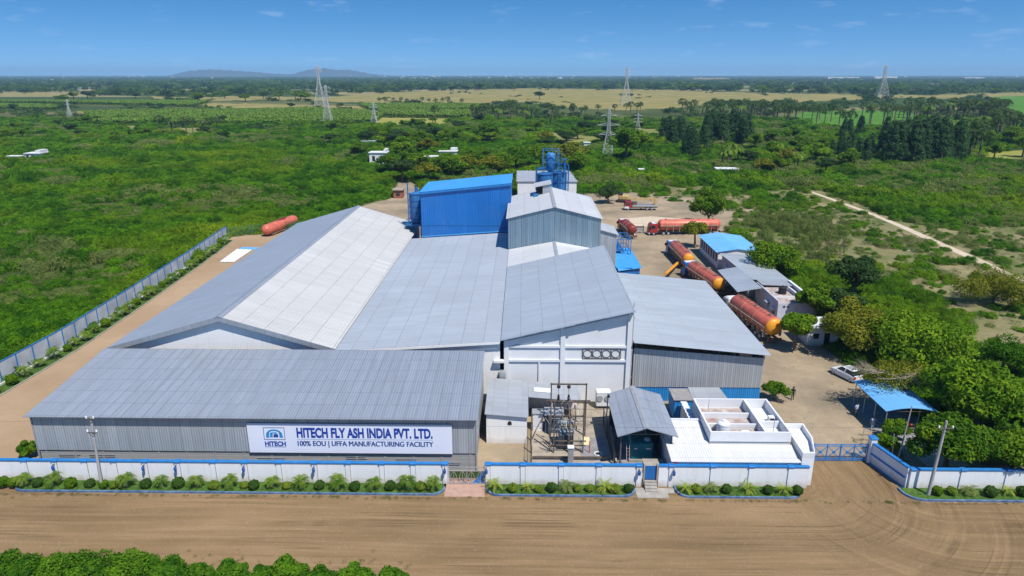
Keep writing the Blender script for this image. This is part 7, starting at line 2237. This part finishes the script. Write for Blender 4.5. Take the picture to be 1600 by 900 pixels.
pyl('slim pylon leaning over the banana rows at the far left', 110, 155, 187, 7, ((.75, 2.2), (.92, 2)), .2)
pyl('tall pylon on the tan field above the centre', 977.5, 105, 164, 15, ((.80, 5), (.88, 5), (.97, 3)), .36)
pyl('nearest pylon with three cross arms standing in the scrub', 949, 169, 250, 18, ((.50, 4.4), (.68, 5), (.86, 3.6)), .17)
pyl('small pylon just right of the nearest three-armed pylon', 996, 177, 207, 9, ((.55, 3.2), (.72, 3.4), (.88, 2.6)), .15)
pyl('pylon on the right with a flat wide top beyond the palms', 1377, 103, 154, 17, ((.78, 8), (.97, 9)), .42)

# ================================================================== DISTANT HOUSES
def house(label, px, py, w_, d_, h, wallm='farwhite', roofm=None, dark=2, cat='house', name='house', rz=0, upper=None):
    x, y = G(px, py)
    t = thing(name, label, cat, (x, y, 0))
    MB().box(-w_ / 2, w_ / 2, 0, d_, 0, h).build('wall', M[wallm], t, loc=(0, 0, 0))
    mb = MB(); mb.box(-w_ / 2 - .3, w_ / 2 + .3, -.4, d_ + .3, h + .01, h + .3); mb.build('roof', M[roofm or wallm], t, loc=(0, 0, 0))
    for k in range(dark):
        cx_ = -w_ / 2 + w_ * (k + .5) / dark
        MB().box(cx_ - .6, cx_ + .6, -.05, -.01, h * .3, h * .75).build('window', M['glass'], t, loc=(0, 0, 0))
    if upper:
        MB().box(w_ / 2 - upper, w_ / 2, .5, d_, h + .31, h + 1.6).build('upper_room', M[wallm], t, loc=(0, 0, 0))
    t.rotation_euler.z = rz
    return t
house('white two-part house with dark windows standing alone in the scrub', 591, 257, 7.6, 6, 5.0, dark=2, upper=1.2)
t = house('small white outhouse right in front of the lone white house', 596, 261, 1.8, 2, 2.8, dark=1, name='outhouse', cat='hut')
house('pale roof half hidden by trees behind the lone white house', 573, 231, 8, 7, 3.2, 'farwhite', 'roofG', 1)
house('long low white house among the trees behind the blue hall', 700, 247, 8.5, 5, 3.0, dark=2, upper=3)
house('lower white block left of the long white house', 673, 254, 6, 5, 2.4, dark=1)
house('white ruined house at the far left edge in the scrub', 52, 249, 7.5, 6, 2.6, dark=3, upper=2.5)
house('small broken white wall left of the ruined house', 22, 250, 6, 3, 1.6, dark=0, name='hut', cat='hut')
house('tiny white shrine-like hut in the scrub right of the nearest pylon', 1002, 274, 1.8, 2, 2.2, roofm='white', dark=1, name='hut', cat='hut')
house('white box-like hut in the scrub above the silos', 917, 234, 3.2, 3, 3.6, dark=0, name='hut', cat='hut')
t = house('long low shed with a pale roof beside the coconut palms', 1136, 272, 8.6, 4, 1.9, 'slab', 'white', 2, name='shed', cat='shed', rz=-.08)
t = house('small red brick hut on the sandy track left of the blue hall', 622, 310, 2.9, 3.5, 2.6, 'brickred', 'slab', 1, name='hut', cat='hut')
t = thing('roofing_sheet', 'single white roofing sheet lying on the waste ground beside the footpath', 'sheet', (*G(1429, 391), 0)); x, y = G(1429, 391)
MB().slab([(x - 2.2, y - .8, .1), (x + 1.2, y - 1.2, .1), (x + 2.4, y + .8, .1), (x - 1, y + 1.2, .1)], .06).build('sheet', M['white'], t)

# far town, as separate little buildings with a window strip each
rf = random.Random(31)
def far_block(label, px, py, wpx, hpx, m, group=None, roofm=None):
    x, y = G(px, py)
    w_, h = wpx * y / FOC, hpx * y / FOC
    t = thing('far_building', label, 'building', (x, y, 0), group)
    mb = MB(); mb.box(-w_ / 2, w_ / 2, 0, max(12, w_ * .5), 0, h); mb.build('wall', M[m], t, loc=(0, 0, 0))
    mb = MB(); mb.slab([(-w_ / 2 - 1, -1, h + 1), (w_ / 2 + 1, -1, h + 1), (w_ / 2 + 1, max(12, w_ * .5) + 1, h + 2), (-w_ / 2 - 1, max(12, w_ * .5) + 1, h + 2)], 1); mb.build('roof', M[roofm or m], t, loc=(0, 0, 0))
far_block('long pinkish factory on the horizon right of the centre pylon', 1112, 127, 52, 4, 'farpink')
far_block('long white sheds on the horizon left of the right pylon', 1318, 124, 46, 3.2, 'farwhite')
far_block('white industrial sheds on the horizon behind the right pylon', 1384, 124, 34, 4, 'farwhite')
far_block('long bright white shed on the horizon near the right edge', 1523, 125, 30, 3.6, 'farwhite')
far_block('small white temple-like block far out on the left', 81, 128, 3, 3, 'farwhite')
far_block('dark slim tower on the left horizon', 94, 118.9, 1.4, 3.5, 'concrete')
far_block('low white houses at the edge of the left tree belt', 118, 140.5, 10, 2, 'farwhite')
far_block('low white and pink houses right of the others in the left tree belt', 140, 140, 14, 2, 'farpink')
for i in range(75):
    px = rf.gauss(760, 110) if i < 50 else rf.uniform(0, 1600)
    if not 0 < px < 1600: px = rf.uniform(600, 950)
    py = rf.uniform(120.0, 124.5) if i % 3 else rf.uniform(123, 133)
    lab = 'tiny white building of the far town on the centre skyline' if 550 < px < 1000 else ('tiny white building scattered in the far woods on the right' if px > 999 else 'tiny white building scattered in the far woods on the left')
    far_block(lab, px, py, rf.uniform(1.8, 5), rf.uniform(1.6, 3.2) * (1 if py < 126 else .8), rf.choice(('farwhite', 'farwhite', 'farpink')), 'far town buildings')
# slim masts on the right skyline
for i, (px, top) in enumerate(((1241, 111), (1256, 110), (1294, 105), (1419, 110), (1462, 112), (1471, 109), (1486, 111), (1160, 110), (1178, 110), (920, 112))):
    x, y = G(px, 121.2); h = GY(px, top, y)[1]
    if i == 0:
        T0 = thing('mast', 'x', 'mast', (x, y, 0), 'far skyline masts')
        mb = MB(); mb.cyl((0, 0, 0), (0, 0, 1), .012, .006, 5); mb.build('shaft', M['pylonsteel'], T0, loc=(0, 0, 0)); T0.scale = (h * 1.0, h * 1.0, h); T0['label'] = 'thin far mast on the skyline, %s from the left' % ORD[1]
    else:
        tree_copy(T0, (x, y, 0), 0, (h, h, h), 'thin far mast on the skyline, %s from the left' % ORD[[920, 1160, 1178, 1241, 1256, 1294, 1419, 1462, 1471, 1486].index(px)])
T0['label'] = 'thin far mast on the skyline, fourth from the left'

# ================================================================== FOREGROUND HEDGE TREES
for i, (px, py, R, sd) in enumerate(((-8, 893, 2.0, 1), (36, 893, 1.7, 2), (88, 892, 2.1, 3), (142, 888, 2.5, 4), (205, 890, 2.3, 5), (262, 898, 1.9, 6), (312, 905, 1.6, 7), (360, 905, 1.6, 8), (402, 912, 1.5, 9), (447, 902, 1.9, 10), (500, 911, 1.5, 11), (556, 908, 1.6, 12), (612, 912, 1.5, 13))):
    x, y = G(px, py, 1.4)
    if i >= 4: R = R * .95
    broad_tree('hedge_bush', '%s from the left of the bushy green shrubs along the bottom edge' % ORD[i], x, y, 2.6, R * .85, 1.25, 'hedge', seed=300 + sd, lobes=24, n=330, L=.24, W=.15, group='bushes along the bottom edge', cat='bush')

# ================================================================== GROUND VEGETATION NOBODY COULD COUNT
def vnoise(x, y, s, seed):
    rg = np.random.default_rng(seed)
    T = rg.random((256, 256))
    out = np.zeros_like(x, float); amp = 1.; tot = 0
    for o in range(3):
        u, v = x / s * 2 ** o + 1000.3, y / s * 2 ** o + 1000.7
        i, j = np.floor(u).astype(int), np.floor(v).astype(int)
        fu, fv = u - i, v - j
        fu, fv = fu * fu * (3 - 2 * fu), fv * fv * (3 - 2 * fv)
        a, b, c, d = T[i % 256, j % 256], T[(i + 1) % 256, j % 256], T[i % 256, (j + 1) % 256], T[(i + 1) % 256, (j + 1) % 256]
        out += amp * ((a * (1 - fu) + b * fu) * (1 - fv) + (c * (1 - fu) + d * fu) * fv)
        tot += amp; amp *= .5
    return out / tot

def pix(x, y):
    c, s = math.cos(YAW), math.sin(YAW)
    X, Y, Z = c * x + s * y, -s * x + c * y, -H
    d = Y * math.cos(TH) - Z * math.sin(TH)
    v = Y * math.sin(TH) + Z * math.cos(TH)
    return 800 + FOC * X / d, 450 - FOC * v / d

SITE = [(-72.9, 162.5), (-70.4, 138), (-68.3, 110), (-67.5, 91), (-67.7, 78.6), (-69, 42), (120, 42), (120, 57.9), (52, 57.9), (47, 66), (46.5, 78), (44, 92), (48, 103), (49, 118), (50, 140), (50, 152), (52, 172), (56, 180), (62, 196), (52, 210), (40, 222), (28, 232), (8, 222), (-12, 216), (-18, 205), (-30, 212), (-36, 250), (-45, 262), (-49, 250), (-44, 220), (-50, 205), (-54, 190), (-58, 172)]
FPOLY = [pl for _, pl, _, _ in FIELDS]
def near_path(x, y, d):
    r = np.zeros(x.shape, bool)
    P_ = np.array(pp)
    for a, b in zip(P_, P_[1:]):
        t = ((x - a[0]) * (b[0] - a[0]) + (y - a[1]) * (b[1] - a[1])) / ((b - a) ** 2).sum()
        t = np.clip(t, 0, 1)
        r |= np.hypot(x - a[0] - t * (b[0] - a[0]), y - a[1] - t * (b[1] - a[1])) < d
    return r

def proto_scrub(seed, m, n=420, L=.40, W=.052, up=.3, along=.55, lob=7):
    rg = np.random.default_rng(seed)
    Vs = [cloud(rg, n, (0, 0, .18), (1, 1, .52), L, W, .55, .5, .55, along, zmin=0)]
    for i in range(lob):
        a = rg.random() * 6.28; r = rg.random() ** .5 * .75
        c = (math.cos(a) * r, math.sin(a) * r, .25 + .3 * (1 - r) + .15 * rg.random())
        Vs.append(cloud(rg, n // 6, c, (.36, .36, .24), L, W, .5, .5, .55, along, zmin=0))
    V, F = quads(Vs)
    return npmesh('scrub_leaves', V, F, m)
SP = [proto_scrub(i, M['scrub']) for i in range(5)] + [proto_scrub(20 + i, M['scrubpale'], 300, .45, .035, along=.75) for i in range(2)] + \
     [proto_scrub(30, M['grasst'], 160, .30, .03, along=.9, lob=4), proto_scrub(31, M['dryt'], 120, .5, .02, along=.6, lob=4)]

rg = np.random.default_rng(4)
def cand(y0, y1, sp, px0=-260, px1=1860):
    xw = (max(abs(px0 - 800), abs(px1 - 800)) / FOC) * (y1 + 30)
    xs, ys = np.arange(-xw, xw, sp), np.arange(y0, y1, sp)
    X, Y = np.meshgrid(xs, ys)
    X = (X + rg.uniform(-.55, .55, X.shape) * sp).ravel(); Y = (Y + rg.uniform(-.55, .55, Y.shape) * sp).ravel()
    a, b = pix(X, Y)
    k = (a > px0) & (a < px1)
    return X[k], Y[k], a[k], b[k]

pts, scl, idx = [], [], []
BARE = [(-100, 128, 14, 3.4), (-120, 134, 8, 2.5), (-88, 134, 7, 2.2), (-112, 200, 16, 4), (-88, 216, 12, 4), (-78, 230, 8, 5), (-130, 205, 12, 4), (-50, 360, 10, 8), (-62, 300, 7, 3.2), (-38, 285, 6, 3), (-165, 178, 16, 5)]
for y0, y1, sp, r0, r1 in ((12, 39, 2.2, 1.1, 1.7), (58, 130, 1.5, 1.25, 2.0), (130, 215, 1.9, 1.6, 2.6), (215, 340, 2.9, 2.3, 3.9), (340, 620, 5.0, 3.4, 6.0)):
    X, Y, a, b = cand(y0, y1, sp)
    keep = ~inpoly(X, Y, SITE) & ((Y > 58) | (np.abs(X) < 75))
    for f_ in FPOLY: keep &= ~inpoly(a, b, f_)
    keep &= ~near_path(X, Y, 2.2)
    dens = np.full(X.shape, .80)
    for bx_, by_, rx_, ry_ in BARE:
        e = ((X - bx_) / rx_) ** 2 + ((Y - by_) / ry_) ** 2 + (vnoise(X, Y, 5, 7) - .5) * 1.6
        dens = np.where(e < 1, .06, dens)
    left = X < 40
    # scattered bare gaps on the far left and in the middle distance
    gap = vnoise(X, Y, 26, 11)
    dens = np.where((gap < .40) & (Y > 215), .30, dens)
    dens = np.where((gap < .30) & (Y > 100), .5, dens)
    # open waste ground on the right: clumps only
    waste = inpoly(a, b, [(955, 300), (1000, 285), (1130, 300), (1270, 292), (1330, 312), (1420, 350), (1600, 355), (1900, 360), (1900, 700), (1650, 700), (1585, 590), (1490, 500), (1400, 440), (1300, 440), (1190, 400), (1120, 345), (1000, 320)])
    cl = vnoise(X, Y, 9, 23)
    dens = np.where(waste, np.where(cl > .50, .75, np.where(cl > .40, .35, .08)), dens)
    belt = inpoly(a, b, [(1180, 335), (1300, 345), (1330, 390), (1290, 415), (1240, 400), (1180, 375)])
    dens = np.where(belt, .45, dens)
    keep &= rg.random(X.shape) < dens
    X, Y, a, b, W_, cl, B_ = X[keep], Y[keep], a[keep], b[keep], waste[keep], cl[keep], belt[keep]
    n = len(X)
    hv = vnoise(X, Y, 13, 5)
    R = rg.uniform(r0, r1, n) * np.where(W_, .62, 1)
    R = R * (.7 + .7 * vnoise(X, Y, 7, 77)); Hh = R * rg.uniform(.55, 1.25, n) * (.35 + 1.5 * hv) * (.62 if y0 > 330 else .85 if y0 > 200 else 1)
    Hh = np.where(W_, R * rg.uniform(.6, 1.1, n), Hh)
    Hh = np.where(B_, R * rg.uniform(1.6, 2.6, n), Hh)
    k = rg.integers(0, 5, n)
    k = np.where((vnoise(X, Y, 40, 31) > .60) & (rg.random(n) < .55), rg.integers(5, 7, n), k)
    k = np.where(B_, rg.integers(5, 7, n), k)
    k = np.where(W_ & (rg.random(n) < .10), 8, k)
    k = np.where(W_ & (rg.random(n) < .25), 7, k)
    pts.append(np.stack([X, Y, np.zeros(n)], 1)); scl.append(np.stack([R, R, Hh], 1)); idx.append(k)
# low growth between the bushes of the waste ground and along the yard edge
X, Y, a, b = cand(60, 290, 1.3, 900, 1860)
waste = inpoly(a, b, [(955, 300), (1000, 285), (1130, 300), (1270, 292), (1330, 312), (1420, 350), (1600, 355), (1900, 360), (1900, 700), (1500, 700), (1420, 640), (1330, 560), (1290, 440), (1190, 400), (1120, 345), (1000, 320)])
keep = waste & ~inpoly(X, Y, SITE) & ~near_path(X, Y, 1.6) & (vnoise(X, Y, 7, 41) > .48) & (rg.random(X.shape) < .55)
X, Y = X[keep], Y[keep]; n = len(X)
R = rg.uniform(.35, .9, n)
pts.append(np.stack([X, Y, np.zeros(n)], 1)); scl.append(np.stack([R, R, R * .8], 1)); idx.append(rg.choice([7, 7, 8, 0, 5], n))
pts, scl, idx = np.concatenate(pts), np.concatenate(scl), np.concatenate(idx)
print('scrub', len(pts))
scatter('scrub_thicket', pts, scl, rg.uniform(0, 6.28, len(pts)), idx, SP, label='dense green thorn scrub covering the plain round the works')

# turf tufts in the planters and along the strips
X, Y, S_ = [], [], []
for xa, xb, ya, yb in ((-47.5, -7.7, 55.9, 57.3), (-3.4, 10.6, 55.9, 57.3), (14.8, 26.2, 55.9, 57.3), (37.5, 60, 55.8, 57.3)):
    n = int((xb - xa) * (yb - ya) * 9)
    X.append(rg.uniform(xa, xb, n)); Y.append(rg.uniform(ya, yb, n))
n = 1700
yv = rg.uniform(60, 158, n); X.append(np.array([fx(q) for q in yv]) + rg.uniform(.5, 2.2, n)); Y.append(yv)
X, Y = np.concatenate(X), np.concatenate(Y); n = len(X)
R = rg.uniform(.08, .2, n)
scatter('grass_tufts', np.stack([X, Y, np.full(n, .13)], 1), np.stack([R, R, R * .7], 1), rg.uniform(0, 6.28, n), np.zeros(n, int), [SP[7]], label='short green grass tufts in the planter beds')

# loose stones on road and yard, weeds along the verges
def stone_mesh(seed):
    r_ = np.random.default_rng(seed); mb = MB()
    mb.lathe([(.15, 0), (.5, .12), (.42, .38), (.12, .5)], (0, 0, 0), 6)
    mb.v = [tuple(np.array(q) * (1 + .3 * (r_.random(3) - .5))) for q in mb.v]
    me = bpy.data.meshes.new('stone'); me.from_pydata(mb.v, [], mb.f); me.materials.append(M['slab']); return me
n = 90
X = rg.uniform(-62, 62, n); Y = 55.4 - np.abs(rg.normal(0, 1, n)) * 5
X2, Y2 = rg.uniform(29, 48, 900), rg.uniform(64, 215, 900)
X, Y = np.concatenate([X, X2]), np.concatenate([Y, Y2])
k = (Y > 28) & ~((X > 39) & (Y > 66) & (Y < 76)); X, Y = X[k], Y[k]; n = len(X)
R = rg.uniform(.04, .12, n) * np.where(Y > 63, 1.5, 1)
scatter('loose_stones', np.stack([X, Y, np.full(n, .01)], 1), np.stack([R, R, R], 1), rg.uniform(0, 6.28, n), rg.integers(0, 3, n), [stone_mesh(i) for i in range(3)], label='small loose stones scattered on the dirt road and yard')
n = 420
X = rg.uniform(-60, 60, n); Y = 55.35 - np.abs(rg.normal(0, .18, n))
X3 = rg.uniform(-60, -9, 200); Y3 = 45.6 + rg.normal(0, .9, 200)
X4 = rg.uniform(36, 40, 200) ; Y4 = rg.uniform(62, 67, 200)
X, Y = np.concatenate([X, X3, X4]), np.concatenate([Y, Y3, Y4]); n = len(X)
R = rg.uniform(.08, .28, n)
scatter('verge_weeds', np.stack([X, Y, np.full(n, .015)], 1), np.stack([R, R, R], 1), rg.uniform(0, 6.28, n), rg.integers(0, 2, n), [SP[7], SP[8]], label='small weeds along the edges of the dirt road')

# banana plantation rows
def banana_mesh(seed):
    r_ = np.random.default_rng(seed); V = []
    for i in range(9):
        a = 6.28 * i / 9 + r_.random(); d = np.array((math.cos(a), math.sin(a), 0)); s_ = np.array((-math.sin(a), math.cos(a), 0))
        P_ = [d * .12 * k * (1 + .12 * k) * 1.2 + np.array((0, 0, 1.2 + .62 * k - .105 * k * k * (.8 + .5 * r_.random()))) for k in range(5)]
        for k in range(4):
            w0, w1 = (.10, .26, .30, .22, .04)[k], (.10, .26, .30, .22, .04)[k + 1]
            V.append(np.array([P_[k] - s_ * w0, P_[k] + s_ * w0, P_[k + 1] + s_ * w1, P_[k + 1] - s_ * w1]))
    for k in range(4):
        a = k * 1.57; c_ = np.array((math.cos(a), math.sin(a), 0)) * .13; e_ = np.array((math.cos(a + 1.57), math.sin(a + 1.57), 0)) * .13
        V.append(np.array([c_, e_, e_ * .7 + (0, 0, 1.4), c_ * .7 + (0, 0, 1.4)]))
    Vq, F = quads(V)
    return npmesh('banana_leaves', Vq, F, M['banana'])
BN = [banana_mesh(i) for i in range(3)]
BZ = [[(130, 179), (240, 176), (330, 176), (480, 173), (560, 176), (600, 182), (585, 194), (480, 196), (340, 197), (150, 196)], [(560, 166), (760, 166), (765, 174), (580, 174)], [(590, 175), (735, 177), (735, 186), (600, 184)], [(0, 166), (90, 168), (90, 173), (0, 172)], [(0, 152), (170, 156), (330, 160), (300, 168), (150, 164), (0, 162)], [(1440, 196), (1500, 196), (1500, 215), (1430, 212)]]
X, Y, a, b = [], [], [], []
for y_ in np.arange(480, 1000, 3.2):
    xs = np.arange(-y_ * .85, y_ * .85, 2.3)
    X.append(xs + rg.uniform(-.5, .5, len(xs))); Y.append(np.full(len(xs), y_) + rg.uniform(-.5, .5, len(xs)))
X, Y = np.concatenate(X), np.concatenate(Y); a, b = pix(X, Y)
keep = np.zeros(X.shape, bool)
for z_ in BZ: keep |= inpoly(a, b, z_)
X, Y = X[keep], Y[keep]; n = len(X); R = rg.uniform(1.15, 1.75, n)
print('banana', n)
scatter('banana_plantation', np.stack([X, Y, np.zeros(n)], 1), np.stack([R * 1.3, R * 1.3, R * 1.25], 1), rg.uniform(0, 6.28, n), rg.integers(0, 3, n), BN, label='rows of banana plants beyond the scrub')

# far belts of trees, out to the skyline
def far_clump(seed, n=130):
    r_ = np.random.default_rng(seed); Vs = []
    for i in range(9):
        a = r_.random() * 6.28; r = r_.random() ** .5 * .8
        c = (math.cos(a) * r, math.sin(a) * r, .35 + .35 * r_.random())
        Vs.append(cloud(r_, n // 6, c, (.34, .34, .32), .26, .17, .7, .4, .6))
    V, F = quads(Vs)
    return npmesh('far_crowns', V, F, M['far'])
FC = [far_clump(i) for i in range(5)] 
P_, S_ = [], []
N = 30000
px_ = rg.uniform(-260, 1860, N); py_ = 119.3 + (205 - 119.3) * rg.random(N) ** 1.55
gx = np.array([G(u, v) for u, v in zip(px_, py_)])
X, Y = gx[:, 0], gx[:, 1]
keep = np.ones(N, bool)
dry = np.zeros(N, bool)
for f_ in FPOLY: dry |= inpoly(px_, py_, f_)
row = (vnoise(px_, py_ * 22, 45, 9) > .66) & (rg.random(N) < .5) & (py_ < 170)
keep &= ~dry | row
for f_ in BZ: keep &= ~inpoly(px_, py_, f_)
band = np.where(py_ < 141, .9, np.where(py_ < 150, .6, .40))
nzv = vnoise(px_ / 1.0, py_ * 9, 60, 3)
keep &= (rg.random(N) < band) & ((py_ < 132) | (nzv > np.where(py_ < 141, .34, np.where(py_ < 150, .46, .52))))
X, Y, py_, dry = X[keep], Y[keep], py_[keep], dry[keep]; n = len(X)
R = np.clip(Y * .0052, 3.2, 40) * rg.uniform(.7, 1.5, n)
Hh = np.clip(R * rg.uniform(.8, 1.5, n), 3, 13 + Y * .0004) * np.where(py_ > 150, .7, 1) * np.where(dry, .35, 1); R = R * np.where(dry, .6, 1)
print('far', n)
scatter('far_woodland', np.stack([X, Y, np.zeros(n)], 1), np.stack([R * 1.25, R, Hh], 1), rg.uniform(0, 6.28, n), rg.integers(0, 5, n), FC, label='belts of distant trees running out to the horizon')

# ================================================================== HAZE
hm, nt, out = newmat('haze_air')
pv = nt.nodes.new('ShaderNodeVolumePrincipled')
pv.inputs['Color'].default_value = (.42, .70, 1, 1)
pv.inputs['Density'].default_value = 9e-5
nt.links.new(pv.outputs[0], out.inputs['Volume'])
hz = MB().box(-15500, 15500, -55, 15300, -1, 160).build('haze', hm)
hz['kind'] = 'stuff'; hz['label'] = 'thin blue haze over the whole plain'
hm.cycles.homogeneous_volume = True if hasattr(hm, 'cycles') else True
